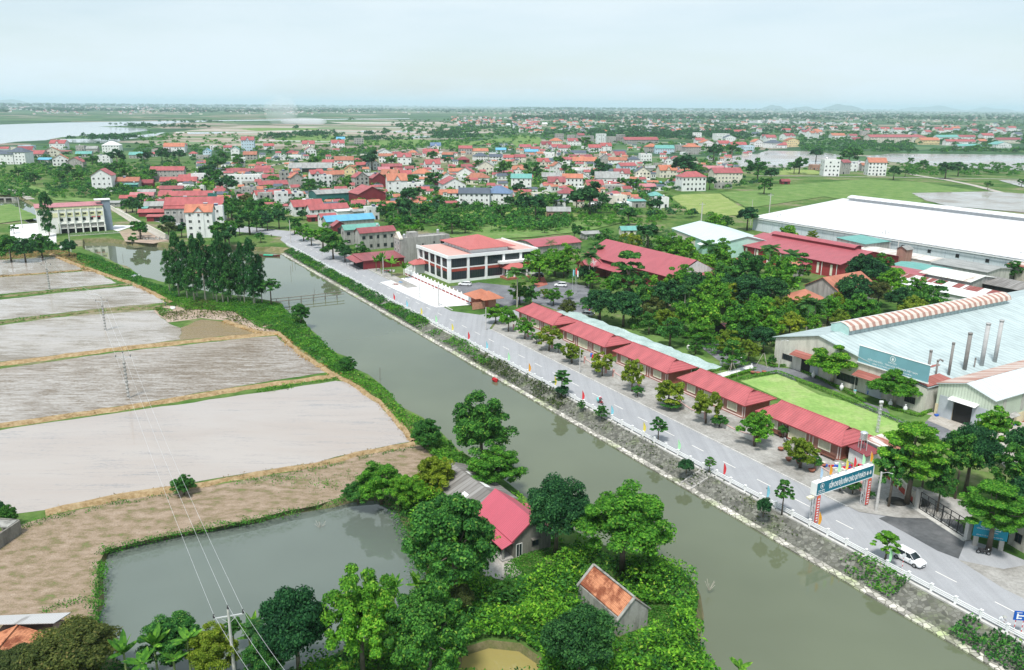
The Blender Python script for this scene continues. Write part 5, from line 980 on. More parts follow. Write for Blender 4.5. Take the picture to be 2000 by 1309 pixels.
# ================================================================ VEGETATION
NR=np.random.default_rng(5)
def leafquads(P,Nrm,size,asp=.55,jit=.5,rs=NR):
    n=len(P); Nn=Nrm+rs.normal(0,jit,(n,3)); Nn/=np.linalg.norm(Nn,axis=1,keepdims=True)+1e-9
    a=rs.normal(0,1,(n,3)); T=np.cross(Nn,a); T/=np.linalg.norm(T,axis=1,keepdims=True)+1e-9; B=np.cross(Nn,T)
    s=size*rs.uniform(.65,1.35,(n,1)); h=s*asp
    V=np.stack([P-T*s,P-B*h+T*s*.1,P+T*s,P+B*h+T*s*.1],1).reshape(-1,3); Q=np.arange(4*n).reshape(-1,4); return V,Q
def crown_pts(rs,kind,nc,nl):
    C=[];Rr=[]
    while len(C)<nc:
        d=rs.normal(0,1,3); d/=np.linalg.norm(d)+1e-9
        if kind=='round':
            if d[2]<-.55: continue
            r=rs.uniform(.45,.9); c=d*r; c[2]*=.85; rr=rs.uniform(.16,.32)
        elif kind=='dome':
            if d[2]<-.1: d[2]=-d[2]*.4
            r=rs.uniform(.55,.88); c=d*r; c[2]=c[2]*1.25-.3; rr=rs.uniform(.14,.24)
        elif kind=='loose':
            if d[2]<-.7: continue
            r=rs.uniform(.3,1.0); c=d*r; rr=rs.uniform(.12,.26)
        elif kind=='tall':
            z=rs.uniform(-1,1); env=.95*math.sqrt(max(.05,1-((z+.15)/1.15)**2)) if z>-.15 else .55+.4*(z+1)/.85
            a=rs.uniform(0,6.28); q=rs.uniform(.15,.85)*env; c=np.array([q*math.cos(a),q*math.sin(a),z]); rr=rs.uniform(.14,.3)
        elif kind=='layer':
            L=rs.integers(0,4); z=[-.55,-.15,.3,.75][L]; env=[1,.95,.7,.35][L]; a=rs.uniform(0,6.28); q=env*math.sqrt(rs.uniform(.02,.8)); c=np.array([q*math.cos(a),q*math.sin(a),z+rs.uniform(-.06,.06)]); rr=rs.uniform(.14,.22)
        C.append(c);Rr.append(rr)
    C=np.array(C);Rr=np.array(Rr); k=max(1,nl//nc); idx=np.repeat(np.arange(nc),k)
    d=rs.normal(0,1,(len(idx),3)); d/=np.linalg.norm(d,axis=1,keepdims=True); d[:,2]=np.where(d[:,2]<-.35,-d[:,2],d[:,2])
    fl=.45 if kind=='layer' else .8
    q=rs.uniform(.55,1.05,(len(idx),1)); P=C[idx]+d*Rr[idx,None]*q*np.array([1,1,fl]); return P,d+np.array([0,0,.35]),C
def trunk_mesh(rs,C,h0,mat,lean=0,n=7,rad=.09,bot=-3.0):
    # crown space: crown centre at origin, radius 1; trunk comes up from z=bot
    mb=MB(); f=(lean*.3,0,h0); mb.tube([(0,0,bot),(lean*.1,0.02,(bot+h0)/2),f],[rad,rad*.75,rad*.6],7,0)
    for i in rs.choice(len(C),min(n,len(C)),False):
        c=C[i]; m=(np.array(f)+c)/2+np.array([0,0,-.06]); mb.tube([f,tuple(m),tuple(c)],[rad*.42,rad*.28,rad*.1],5,0,False)
    return mb
PROTO={}
def proto(sp,kind,mat,nc,nl,leaf,bark=BARK,seed=0,asp=.55,jit=.5,single=False,h0=-.6):
    rs=np.random.default_rng(seed); P,Nn,C=crown_pts(rs,kind,nc,nl); V,Q=leafquads(P,Nn,leaf,asp,jit,rs)
    cm=arr_mesh(sp+'_crown',V,Q,mat); tm=trunk_mesh(rs,C,h0,bark).mesh(sp+'_trunk',bark,True)
    return (cm,tm)
SPEC={'dark':('round',FOL_DARK,BARK),'mid':('loose',FOL_MID,BARK),'lime':('loose',FOL_LIME,BARK),'olive':('round',FOL_OLIVE,BARK),'yel':('loose',FOL_YEL,BARK),'euc':('tall',FOL_EUC,BARKP),'layer':('layer',FOL_MID,BARK),'llime':('layer',FOL_LIME,BARK),'dome':('dome',FOL_LIME,BARKP),'dmid':('dome',FOL_MID,BARK)}
for i,(sp,(kd,mt,bk)) in enumerate(SPEC.items()):
    for q,(nc,nl,lf) in {'n':(110,34000,.038),'m':(60,7000,.066),'v':(20,750,.19)}.items():
        PROTO[sp,q]=[proto(sp,kd,mt,nc if kd!='tall' else nc+20,nl,lf*(.8 if kd=='tall' else 1),bk,seed=100*i+ord(q)+k,h0={'dome':-.35,'tall':-.2,'layer':-.5}.get(kd,-.55)) for k in range(3 if q!='n' else 2)]
SPN={'dark':'dark green rounded tree','mid':'green spreading tree','lime':'bright lime green tree','olive':'olive green bushy tree','yel':'yellow green tree','euc':'tall slender eucalyptus','layer':'tiered green almond tree','llime':'bright tiered almond tree','dome':'dome shaped frangipani tree','dmid':'round topped green tree','palm':'feathery palm tree','banana':'banana plant with broad leaves'}
def hz(px,py,p): r_=ray(px,py); return CAMH+r_[2]*(p.y/r_[1])
TREES=[]
def tree(sp,cx,top,base,wid,q='m',frac=.72,label=None,nm='tree',group=None,dx=0,name=None,H=None):
    p=G(cx+dx,base); Ht=H or max(1.5,hz(cx,top,p)); Rr=wid/2*mpp(cx,base)*.97; ch=Ht*frac/2
    cm,tm=rng.choice(PROTO[sp,q]); root=empty(name or ('eucalyptus_tree' if sp=='euc' else 'frangipani_tree' if sp=='dome' else 'tree'),(p.x,p.y,0),rng.uniform(0,6.28),label,nm,group)
    zc=Ht-ch*.93
    c=link('crown',cm,root); c.location=(0,0,zc); c.scale=(Rr,Rr,ch)
    t=link('trunk',tm,root); t.location=(0,0,zc); t.scale=(Rr*.9,Rr*.9,zc/3.0) if zc/3.0>ch*.35 else (Rr*.9,Rr*.9,ch)
    if not(zc/3.0>ch*.35): t.location=(0,0,zc)
    TREES.append(root)
    if not label: AUTO.append((root,SPN[sp] if Ht>3.2 else SPN[sp].replace('tree','bush'),(cx,(top+base)/2)))
    return root
# --- palms and bananas
def palm_meshes(seed,nf=16,L=1.0,lp=26):
    rs=np.random.default_rng(seed); Vs=[];Qs=[];n=0
    for i in range(nf):
        a=6.283*i/nf+rs.uniform(-.2,.2); el=rs.uniform(.1,1.15); pts=[]
        for j in range(9):
            t=j/8; r=L*t*math.cos(el*(1-.35*t)); z=L*(t*math.sin(el)-.75*t*t*(1.05-el*.35)); pts.append(np.array([r*math.cos(a),r*math.sin(a),z]))
        for j in range(lp):
            t=.12+.88*j/lp; k=min(7,int(t*8)); f=t*8-k; c=pts[k]*(1-f)+pts[k+1]*f; d=(pts[k+1]-pts[k]); d/=np.linalg.norm(d)
            s=np.cross(d,[0,0,1]); s/=np.linalg.norm(s)+1e-9; ln=.3*L*math.sin(math.pi*min(1,t*.85+.12))+.03
            for sg in(-1,1):
                tip=c+s*sg*ln*.9+d*ln*.45+np.array([0,0,-.3*ln]); w=d*.028*L
                Vs+= [c-w,c+w,tip+w*.3,tip-w*.3]; Qs.append([n,n+1,n+2,n+3]); n+=4
    return arr_mesh('palm_crown',np.array(Vs),np.array(Qs),FOL_PALM)
PALMC=[palm_meshes(s) for s in (1,2)]; PALMV=[palm_meshes(3,11,1,9)]
mb=MB(); mb.tube([(0,0,0),(.0,0,.5),(.02,0,1)],[1.25,.9,.62],8); PALMT=mb.mesh('palm_trunk',BARKP,True)
def palm(cx,top,base,wid,near=True,label=None,group='palms in the compound garden'):
    p=G(cx,base); Ht=hz(cx,top,p); L=wid/2*mpp(cx,base)*1.05; zt=max(1.2,Ht-L*.45)
    root=empty('palm_tree',(p.x,p.y,0),rng.uniform(0,6.28),label,'palm tree',group)
    c=link('crown',rng.choice(PALMC if near else PALMV),root); c.location=(.02*.2,0,zt); c.scale=(L,)*3
    t=link('trunk',PALMT,root); t.scale=(.18,.18,zt)
    if not label: AUTO.append((root,SPN['palm'],(cx,(top+base)/2)))
    TREES.append(root); return root
def banana_mesh(seed):
    rs=np.random.default_rng(seed); Vs=[];Qs=[];n=0
    for i in range(8):
        a=6.283*i/8+rs.uniform(-.3,.3); el=rs.uniform(.45,1.4); L=rs.uniform(.8,1.15); pr=None
        for j in range(8):
            t=j/7; r=L*t*math.cos(el*(1-.2*t)); z=L*(t*math.sin(el)-.55*t*t*max(0,1.2-el)); c=np.array([r*math.cos(a),r*math.sin(a),z]); s=np.array([-math.sin(a),math.cos(a),0]); w=.17*math.sin(math.pi*min(1,.05+t*.95))**.6+.008
            row=(c-s*w+np.array([0,0,-w*.35]),c,c+s*w+np.array([0,0,-w*.35]))
            if pr is not None:
                for u_,v_ in((0,1),(1,2)): Vs+=[pr[u_],pr[v_],row[v_],row[u_]]; Qs.append([n,n+1,n+2,n+3]); n+=4
            pr=row
    return arr_mesh('banana_leaves',np.array(Vs),np.array(Qs),FOL_BANANA)
BANL=[banana_mesh(s) for s in (1,2,3)]; mb=MB(); mb.tube([(0,0,0),(0,0,1)],[1.1,.8],8); BANT=mb.mesh('banana_stem',plain('banana_stem_green',(.22,.28,.1),.7,.3,3),True)
def banana(cx,top,base,wid,label=None,group='banana plants in the foreground'):
    p=G(cx,base); Ht=hz(cx,top,p); L=wid/2*mpp(cx,base)*.95; zt=max(.8,Ht-L*.8)
    root=empty('banana_plant',(p.x,p.y,0),rng.uniform(0,6.28),label,'banana plant',group); c=link('leaves',rng.choice(BANL),root); c.location=(0,0,zt); c.scale=(L,)*3
    t=link('stem',BANT,root); t.scale=(.13,.13,zt+.1)
    if not label: AUTO.append((root,SPN['banana'],(cx,(top+base)/2)))
    TREES.append(root)
# ---- foreground (hand placed: species, x, top, base, width)
FG=[('mid',940,780,925,126,.82,'big dark leafy tree leaning over the canal beyond the grey barn'),
('lime',966,880,962,116,.8,'yellow green round tree between the grey barn and the canal'),
('dark',1085,930,1085,128,.86,'dark glossy tree right behind the red farmhouse'),
('lime',1215,958,1122,182,.78,'broad bright lime tree on the canal edge, largest lime crown'),
('mid',888,972,1175,178,.84,'large spreading mango tree in front of the red farmhouse'),
('lime',745,905,985,95,.9,'bright tree at the far right corner of the fish pond'),('lime',800,930,1000,75,.9,'lime bush hanging over the fish pond corner'),
('yel',850,895,975,78,.85,'yellow tinged tree beside the grey barn'),('mid',700,945,985,62,.9,'low shrub on the far bank of the fish pond'),
('mid',835,820,878,60,.9,'airy bush at the corner of the big flooded paddy'),
('dark',585,1148,1330,140,.85,'dark tall tree at the bottom edge in front of the pond'),
('lime',710,1125,1330,150,.84,'tall lime flowering tree at the bottom, right of the dark one'),
('mid',840,1150,1340,160,.88,'mixed green tree at the bottom between lime tree and muddy pond'),
('dark',1130,1188,1340,150,.9,'dense dark round tree below the tiled shed'),
('mid',335,1212,1300,118,.85,'dark round tree on the near left bank of the pond'),
('olive',150,1228,1340,180,.85,'olive bushy tree beside the clay tiled house'),('olive',40,1268,1350,120,.9,'olive bush below the clay tiled house, in the corner'),
('yel',420,1232,1330,100,.9,'pale yellow green bush at the foot of the power pole'),('mid',520,1250,1340,90,.9,'mid green bush between the power pole and the dark tree'),
('mid',458,1208,1262,36,.6,'small round topped tree directly behind the near power pole'),
('mid',360,932,966,48,.9,'lone feathery shrub on the paddy bank above the pond'),
('mid',20,990,1030,34,.9,'leafy bush by the ruin at the left edge'),('dark',2,978,1020,30,.9,'dark shrub cut by the left edge above the ruin'),
('mid',588,594,632,36,.95,'round bush on the canal bank left of the wide water'),('mid',680,698,724,36,.95,'small bush on the paddy corner by the canal'),
('lime',1262,1088,1140,70,.95,'small lime tree behind the tiled shed roof'),('mid',1165,1098,1140,50,.95,'small green tree touching the top of the tiled shed'),('mid',985,1135,1180,50,.95,'low green shrub in front of the farmhouse yard'),
('olive',905,1140,1200,50,.9,'twiggy grey green bush at the mango tree foot')]
for sp,cx,tp,bs,wd,fr,lab in FG: tree(sp,cx,tp,bs,wd,'n',fr,lab)
for cx,tp,bs,wd in [(250,1248,1335,80),(310,1232,1330,80),(375,1225,1330,76),(345,1265,1340,70),(500,1205,1290,60),(492,1225,1300,60),(285,1270,1350,80),(770,1128,1200,60),(815,1122,1205,60),(745,1150,1210,40),(1440,1285,1350,60)]: banana(cx,tp,bs,wd)
palm(505,1212,1300,50,True,'small young palm behind the banana plants, bottom left of centre','young palm')
# ---- eucalyptus grove on the canal
gr=random.Random(3)
for i,(x,t,b,w) in enumerate([(332,495,572,34),(350,462,577,40),(366,478,583,36),(385,470,580,40),(402,466,590,44),(418,488,586,36),(436,462,592,46),(452,484,588,36),(466,500,590,30),(478,482,594,30),(496,476,596,46),(512,505,592,30),(470,520,592,40),(424,510,592,44),(380,505,588,50),(350,520,580,44),(446,520,594,40),(498,525,596,44)]):
    tree('euc',x,t,b,w*.95,'m',.8,None,'eucalyptus tree','eucalyptus grove on the canal bank')
tree('mid',530,545,596,44,'m',.5,'thin tree leaning out over the canal at the grove edge'); tree('euc',97,382,462,38,'m',.9,'tall dark eucalyptus standing against the pumping station','eucalyptus tree')
# ---- pavement trees, rail side trees
for i,(x,t,b,w,sp) in enumerate([(968,595,632,36,'lime'),(993,600,648,32,'lime'),(1025,620,663,34,'lime'),(1072,638,686,40,'yel'),(1117,668,710,38,'yel'),(1176,690,735,38,'yel'),(1234,705,765,40,'yel'),(1305,745,796,52,'yel'),(1378,765,828,50,'yel'),(1473,803,872,60,'lime'),(1563,852,915,56,'yel')]):
    tree(sp,x,t,b,w*1.2,'m',.93,None,'tree','young trees on the pavement in front of the pavilions')
for x,t,b,w,sp in [(1097,722,772,42,'layer'),(1285,815,863,38,'layer'),(1385,893,925,28,'layer'),(1340,897,925,34,'dark'),(1527,938,1005,44,'layer'),(1490,970,1010,34,'dark'),(1728,1040,1098,60,'llime'),(1175,792,818,30,'mid'),(1097,752,775,30,'dark'),(1135,782,800,18,'mid')]:
    tree(sp,x,t,b,w,'m',.6 if sp in('layer','llime') else .95,None,'tree','saplings along the canal railing')
for x,t,b,w in [(1560,882,915,30),(1310,780,800,44),(1245,752,775,30),(1405,812,834,40),(1590,890,918,34),(1640,930,960,40),(1665,935,965,36),(1480,835,860,34),(1528,828,856,24),(1115,690,706,22),(1090,668,690,24),(1048,650,672,24),(1165,705,728,26),(1700,960,975,20)]:
    tree('dmid',x,t,b,w,'m',.8,None,'potted tree','clipped garden trees in front of the pavilions')
# ---- right edge trees
for sp,x,t,b,w,lab in [('llime',1770,828,985,150,'tall feathery tree beside the black gate, tiered light green crown'),('mid',1735,870,990,70,'slender tree by the arch in a round planting hole'),('dark',1885,830,960,110,'dense green tree in the yard behind the gate'),('lime',1935,800,900,90,'bright green tree beside the workshop yard'),('mid',1865,850,975,70,'smaller tree behind the black gate'),('mid',1975,870,1010,100,'dark tree cut by the right edge above the billboard'),('dark',1990,930,1060,90,'shady dark tree at the right edge behind the house'),('llime',1930,945,1075,145,'broad almond tree hanging over the blue billboard'),('dark',1985,830,930,70,'dark tree at the right edge by the rubbish heap'),('mid',1830,905,1000,60,'low tree over the pink path by the gate'),('lime',1800,870,960,60,'light green tree between gate tree and lawn')]:
    tree(sp,x,t,b,w,'n' if w>100 else 'm',.66 if sp=='llime' else .75,lab)
tree('dome',1625,670,750,112,'n',.88,'round frangipani tree left of the teal signboard','frangipani tree'); tree('dome',1746,720,792,106,'n',.88,'round frangipani tree below the teal signboard','frangipani tree')
# ---- compound garden
CG=[]
def zl(ox,oy,s,txt):
    for it in txt.split(';'):
        f=it.split(); CG.append((f[0],ox+float(f[1])/s,oy+float(f[2])/s,float(f[3])/s))
zl(1000,480,3.966,"mid 210 130 200;lime 330 110 170;lime 430 80 180;lime 400 160 120;dark 570 210 130;mid 170 270 60;mid 140 380 120;lime 60 350 140;lime 320 380 110;mid 250 365 60;lime 440 370 60;olive 430 470 120;dark 680 430 220;dark 860 450 240;layer 900 190 300;mid 760 300 130;mid 1010 400 160;olive 1120 430 140;dark 1200 360 230;dark 1400 290 190;mid 1540 330 230;mid 1620 230 190;mid 1590 400 180;mid 1800 200 240;dark 1820 330 240;lime 1480 510 270;yel 1200 560 170;mid 1320 540 180;mid 1060 590 130;dmid 1220 640 190;mid 1460 660 160;layer 1420 750 120;dmid 1660 390 120;lime 1750 560 250;lime 1900 500 230;dmid 1770 650 160;layer 1700 820 180;yel 1830 790 150;yel 1670 730 150;dark 1940 700 170;mid 1340 380 90;olive 1000 520 130;mid 620 250 110;lime 1130 140 170;lime 1300 200 200;mid 1500 160 200")
zl(1400,440,6.25,"mid 80 420 260;dark 60 700 260;dark 300 760 300;mid 180 850 260;dark 640 770 330;lime 740 590 420;dark 400 460 270;lime 630 380 200;layer 1000 470 280;lime 230 1080 280;yel 500 1060 260;lime 620 1000 200;yel 780 980 220;lime 900 1060 260;yel 1060 960 200;mid 880 1180 260;lime 1350 1000 280;yel 1500 1120 200;lime 1480 900 80;dark 1800 520 380;dark 1650 720 330;mid 1990 520 280;mid 1720 1010 330;olive 1960 800 260;mid 1480 760 160;lime 1950 480 160;dark 1560 860 180;lime 1150 1180 200")
zl(1500,480,3.966,"dmid 1200 400 220;layer 1290 350 180;mid 1150 330 160;mid 1100 470 180;dark 1000 400 180;lime 30 620 150;mid 40 720 80;dmid 60 560 150;mid 700 480 200;mid 930 270 200;dmid 30 860 60")
zl(1000,180,3.966,"mid 1320 1220 200;lime 1200 1180 180;mid 480 1080 110;mid 720 1170 180;dark 1050 1110 180;mid 900 1170 150;lime 1600 1220 160;mid 1560 1010 140;mid 1660 1000 90;dark 1820 970 160;mid 900 960 120;mid 250 1060 60;mid 310 1040 60;dark 1120 870 120;mid 1060 870 60;dark 600 810 230;dark 500 830 130;dark 700 840 110;dark 180 880 170;dark 90 850 130;mid 340 830 110;dark 60 740 100;dark 680 590 140;dark 640 640 90;dark 1330 580 190;mid 1420 590 110;mid 1230 690 50;dark 1530 700 90;mid 940 720 110;mid 850 700 80;mid 1040 500 90;mid 1400 430 70;dark 1560 460 120;mid 1700 450 110;mid 1900 600 160;mid 1950 720 120;mid 420 590 80;mid 160 600 130;mid 50 590 60;mid 560 390 90;mid 370 510 90")
zl(500,180,3.966,"dark 50 980 120;dark 180 980 130;dark 90 1010 100;mid 300 1030 120;lime 370 1080 120;mid 430 1120 110;lime 520 1110 170;mid 600 1170 160;dark 690 1230 110;dark 360 950 70;mid 820 1230 110;mid 1010 920 130;dark 1100 900 150;dark 1200 920 160;mid 1310 930 130;mid 1180 1010 120;mid 1060 1030 110;lime 1240 1060 110;mid 1420 840 110;dark 1180 810 140;dark 1270 780 90;mid 1560 880 60;mid 1700 900 70;mid 1900 930 110;dark 1960 850 90;mid 420 720 110;mid 970 780 60;mid 690 720 90;mid 1380 680 130;mid 1220 690 110;dark 900 520 140;mid 1050 540 90;mid 1370 490 90;mid 1920 570 130;mid 1720 560 80;dark 150 450 110;mid 450 540 100;mid 730 590 60;mid 1520 1010 150;mid 1620 1030 110;lime 1150 1060 80;mid 330 790 40;mid 1640 690 60;mid 1490 530 60;lime 1080 990 80")
zl(250,300,6.547,"dark 1020 250 200;mid 1120 310 230;lime 1010 390 170;dark 1270 400 240;lime 1230 600 160;mid 1330 680 280;mid 1290 760 230;olive 1530 600 180;mid 1590 720 280;mid 1560 850 300;mid 1650 900 160;mid 1250 980 300;dark 1300 1060 240;mid 1150 960 150;mid 1000 890 220;dark 520 880 190;olive 530 970 200;dark 690 970 170;mid 1430 950 160;dark 170 970 150;dark 60 640 180;dark 180 500 120;mid 1700 1060 130;mid 700 230 90;mid 60 1100 120")
zl(0,180,3.966,"dark 380 450 70;mid 720 530 90;mid 960 580 110;dark 910 500 120;dark 1080 450 120;dark 1120 500 90;dark 1260 490 120;dark 1390 490 90;dark 1500 450 130;dark 1700 460 140;mid 1730 500 90;mid 1000 640 120;mid 850 600 90;mid 1170 640 90;dark 1640 620 110;mid 540 600 90;mid 150 620 90;mid 620 650 90;mid 980 880 90;dark 1060 890 90;mid 1090 1060 130;mid 330 1170 150;dark 200 1200 150;mid 90 1200 150;mid 40 1150 110;dark 540 1190 110;mid 110 1060 60;dark 440 410 60;dark 690 420 50;dark 750 430 50;dark 200 460 70;mid 1690 560 120;mid 1850 520 90;mid 470 640 90;mid 270 660 90")
zl(1500,180,3.966,"dark 130 1000 60;lime 150 1080 140;mid 340 1090 70;dark 600 350 70;dark 640 380 60;dark 970 620 100;mid 1060 620 60;dark 1370 600 120;dark 1470 590 100;mid 1200 560 90;mid 1100 530 50;dark 370 480 100;mid 620 490 160;mid 240 560 120;mid 200 580 90;dark 20 640 110;dark 500 400 150;dark 700 420 180;dark 850 440 180;mid 1000 420 140;dark 1130 430 130;mid 1300 430 110;mid 1440 440 90;dark 1720 430 110;mid 1960 420 110;mid 1700 720 60;mid 1780 590 60;mid 800 410 90;dark 290 420 110;mid 1600 440 70;mid 1900 1190 110;mid 1960 700 60")
for sp,x,y,w in CG:
    near=y>470 or x>1380 and y>430; tall=1.0 if near else .85
    base=y+w*(.78 if near else .62); q='m' if near else 'v'
    tp=y-w*.5
    if near and sp in('lime','yel','mid','dark') and y>500: base=y+w*.75
    if near and x>1000 and sp=='mid' and rng.random()<.42: sp='lime' if rng.random()<.7 else 'yel'
    for _ in range(9):
        p=G(x,base)
        if not infoot(p.x,p.y,.3): break
        base+=5; tp+=5
    if y<300 and len(TREES)>262: continue
    tree(sp,x,tp,base,w*(1.3 if near else 1.2),q,.93 if near else .85,None,'tree','trees in the compound garden' if near and x>1000 else 'trees around the village')
for x,t,b,w in [(1010,520,600,52),(1150,490,560,46),(1165,478,530,44),(1200,455,500,34),(1180,452,500,36),(1215,460,510,34),(1240,452,498,36),(1262,440,480,30),(1290,455,505,34),(1300,445,490,36),(1222,520,580,50),(1500,475,540,46),(1380,470,540,46),(1540,488,560,44),(1575,580,645,50),(1588,585,645,46),(1337,555,600,34),(1345,560,600,30),(1530,665,700,22),(1575,680,715,22),(1780,755,790,26),(770,410,448,30),(1075,468,510,30),(1255,445,480,28),(1285,450,490,28),(1310,450,490,28),(1332,440,470,24),(1345,442,470,24)]:
    palm(x,t,b,w,y if 0 else (b>520))
for x,t,b,w in [(745,495,535,40),(765,500,540,40),(790,512,545,34),(735,500,530,30),(900,430,452,26),(880,425,448,24),(925,428,450,24),(960,432,452,22)]: banana(x,t,b,w,None,'banana plants in the village gardens')
# ---- masses of foliage nobody could count
def inpoly(X,Y,poly):
    ins=np.zeros(len(X),bool); n=len(poly)
    for i in range(n):
        x1,y1=poly[i]; x2,y2=poly[(i+1)%n]
        c=((y1>Y)!=(y2>Y)); 
        with np.errstate(divide='ignore',invalid='ignore'): xi=(x2-x1)*(Y-y1)/(y2-y1+1e-12)+x1
        ins^=c&(X<xi)
    return ins
def cover(name,poly,dens,leaf,h,mat,label,cat='undergrowth',lump=.18,px=True,z0=0.0,excl=(),avoid=False,lo=.15,asp=.5,jit=.7,edge=True,zfun=None,nmax=160000):
    pts=[tuple(G(*p)[:2]) for p in poly] if px else poly
    A=np.array(pts); x0,y0=A.min(0); x1,y1=A.max(0); n=int(min(nmax*2,(x1-x0)*(y1-y0)*dens)); rs=np.random.default_rng(len(name)+len(pts)+int(abs(x0)))
    X=rs.uniform(x0,x1,n);Y=rs.uniform(y0,y1,n); k=inpoly(X,Y,pts)
    for e in excl: k&=~inpoly(X,Y,e)
    X,Y=X[k],Y[k]
    if avoid and len(X): k=np.array([not infoot(a,b,-.3) for a,b in zip(X,Y)]); X,Y=X[k],Y[k]
    L=np.array([noise.noise((a*lump,b*lump,3.1))+.5*noise.noise((a*lump*2.7,b*lump*2.7,9)) for a,b in zip(X,Y)]); L=np.clip(L*.9+.5,0,1.2)
    k=L>lo*rs.uniform(.3,1.6,len(L)); X,Y,L=X[k],Y[k],L[k]
    Z=h*L*rs.uniform(.35,1,len(L))**.5+z0
    if zfun is not None: Z=Z+zfun(X,Y)
    P=np.stack([X,Y,Z],1); Nn=np.tile(np.array([0,0,1.0]),(len(P),1)); V,Q=leafquads(P,Nn,leaf,asp,jit,rs)
    o=link(name,arr_mesh(name,V,Q,mat)); props(o,label,cat,kind='stuff'); return o
wp2=[tuple(p) for p in water_poly]; EX=[canal_top,ptop,p2top]
scr=[(835,925),(900,925),(1000,985),(1060,1040),(1130,1075),(1250,1096),(1345,1128),(1375,1165),(1380,1205),(1372,1255),(1400,1320),(1440,1400),(900,1400),(560,1400),(600,1310),(760,1245),(830,1150),(826,1092),(790,1040),(775,990)]
gap=[tuple(G(*p)[:2]) for p in [(925,1098),(960,1085),(1075,1062),(1130,1062),(1120,1095),(1030,1135),(985,1160),(935,1130)]]
gap2=[tuple(G(*p)[:2]) for p in [(1188,1190),(1205,1205),(1272,1185),(1310,1190),(1310,1250),(1245,1275),(1205,1262),(1180,1230)]]
cover('shed_grass',[(1188,1190),(1205,1205),(1272,1185),(1310,1190),(1310,1250),(1245,1275),(1205,1262),(1180,1230)],50,.16,.5,FOL_GRASS,'grass around the foot of the tiled shed','grass',excl=EX,avoid=True)
cover('creeper_thicket',scr,26,.26,1.9,FOL_LIME,'bright green creepers and scrub covering the canal point',excl=EX+[gap,gap2],avoid=True)
cover('creeper_mounds',scr,22,.22,4.2,FOL_LIME,'tall mounds of bright creepers around the tiled shed',excl=EX+[gap,gap2],avoid=True,lump=.13,lo=.5)
cover('creeper_mounds',scr,9,.22,3.6,FOL_MID,'darker mounds of creepers around the tiled shed',excl=EX+[gap,gap2],avoid=True,lump=.17,lo=.6)
cover('creeper_thicket',scr,10,.24,1.5,FOL_MID,'darker green scrub between the creepers of the canal point',excl=EX+[gap,gap2],avoid=True,lump=.11)
cover('yard_grass',[(985,1100),(1075,1062),(1130,1062),(1120,1095),(1030,1140),(985,1160)],60,.13,.3,FOL_GRASS,'short grass beside the farmhouse yard','grass')
cover('path_grass',[(1262,1225),(1330,1240),(1400,1330),(1380,1360),(1300,1290),(1250,1250)],30,.15,.25,FOL_GRASS,'grass along the path below the tiled shed','grass')
cover('near_bank_scrub',[(190,1335),(230,1285),(300,1290),(420,1290),(520,1300),(600,1315),(620,1400),(150,1400)],28,.2,1.6,FOL_MID,'green scrub on the near bank of the fish pond',excl=EX)
bankv=[(440,583),(523,591),(558,598),(566,617),(600,631),(608,648),(637,674),(661,698),(692,708),(692,722),(668,735),(645,722),(590,684),(545,650),(505,640),(470,618),(440,600)]
cover('bank_creepers',bankv,22,.23,.8,FOL_GRASS,'bright green creepers on the far canal bank beside the paddies',excl=EX)
cover('bank_creepers',bankv,5,.28,1.3,FOL_MID,'darker shrubs mixed into the canal bank creepers',excl=EX,lump=.12)
cover('bank_herbs',[(660,735),(692,726),(728,742),(753,761),(774,783),(792,806),(835,828),(870,858),(905,892),(960,925),(880,925),(838,880),(808,862),(778,826),(745,788),(690,750)],16,.24,.9,FOL_GRASS,'green herbs on the narrow bank between big paddy and canal',excl=EX)
cover('bean_patch',[(812,858),(865,858),(905,892),(935,905),(900,920),(850,900)],40,.28,1.0,FOL_BANANA,'dense vegetable patch near the grey barn',lump=.4,lo=0,excl=EX)
cover('grove_floor',[(320,572),(440,588),(540,592),(560,600),(480,612),(400,606),(330,598),(300,573)],20,.22,.5,FOL_GRASS,'grass under the eucalyptus grove',excl=EX)
cover('paddy_edge_plants',[(150,493),(200,507),(262,533),(286,551),(350,568),(345,582),(300,570),(262,556),(200,533),(150,508)],10,.3,.8,FOL_GRASS,'leafy plants along the bund beside the upper canal',excl=EX)
cover('paddy_edge_plants',[(150,493),(200,507),(262,533),(286,551),(350,568),(345,582),(300,570),(262,556),(200,533),(150,508)],6,.3,.9,FOL_MID,'dark shrubs along the bund beside the upper canal',excl=EX,lump=.15)
cover('yellow_grass',[(-40,500),(60,490),(115,488),(160,498),(200,520),(150,515),(110,499),(60,503),(-40,510)],8,.3,.5,FOL_STRAW,'yellowish grass above the first paddy','grass',excl=EX)
cover('hedgerow',[(-40,478),(60,470),(110,478),(118,490),(60,492),(-40,500)],6,.45,2.0,FOL_MID,'green shrubs between the first paddy and the pump yard')
# revetment plants
def zf(X,Y):
    T=X*V2.x+Y*V2.y; return np.clip((T-TT)/(TT-TR)*1.7,-1.7,0)
def stq(s0,s1,t0,t1): return [tuple(W(a,b)[:2]) for a,b in ((s0,t0),(s1,t0),(s1,t1),(s0,t1))]
cover('revetment_shrubs',stq(205,345,89.2,93),16,.30,1.3,FOL_MID,'shrubs growing on the far part of the stone revetment',px=False,zfun=zf,lump=.16)
cover('revetment_shrubs',stq(165,330,89.2,93),14,.28,1.2,FOL_GRASS,'bright shrubs growing on the stone revetment',px=False,zfun=zf,lump=.13,lo=.45)
cover('revetment_weeds',stq(132,172,89.0,93),16,.26,1.0,FOL_OLIVE,'olive weeds on the middle of the revetment',px=False,zfun=zf,lump=.2,lo=.4)
cover('revetment_weeds',stq(70,135,88.9,93),7,.2,.6,FOL_OLIVE,'scattered weeds between the revetment stones',px=False,zfun=zf,lump=.22,lo=.75)
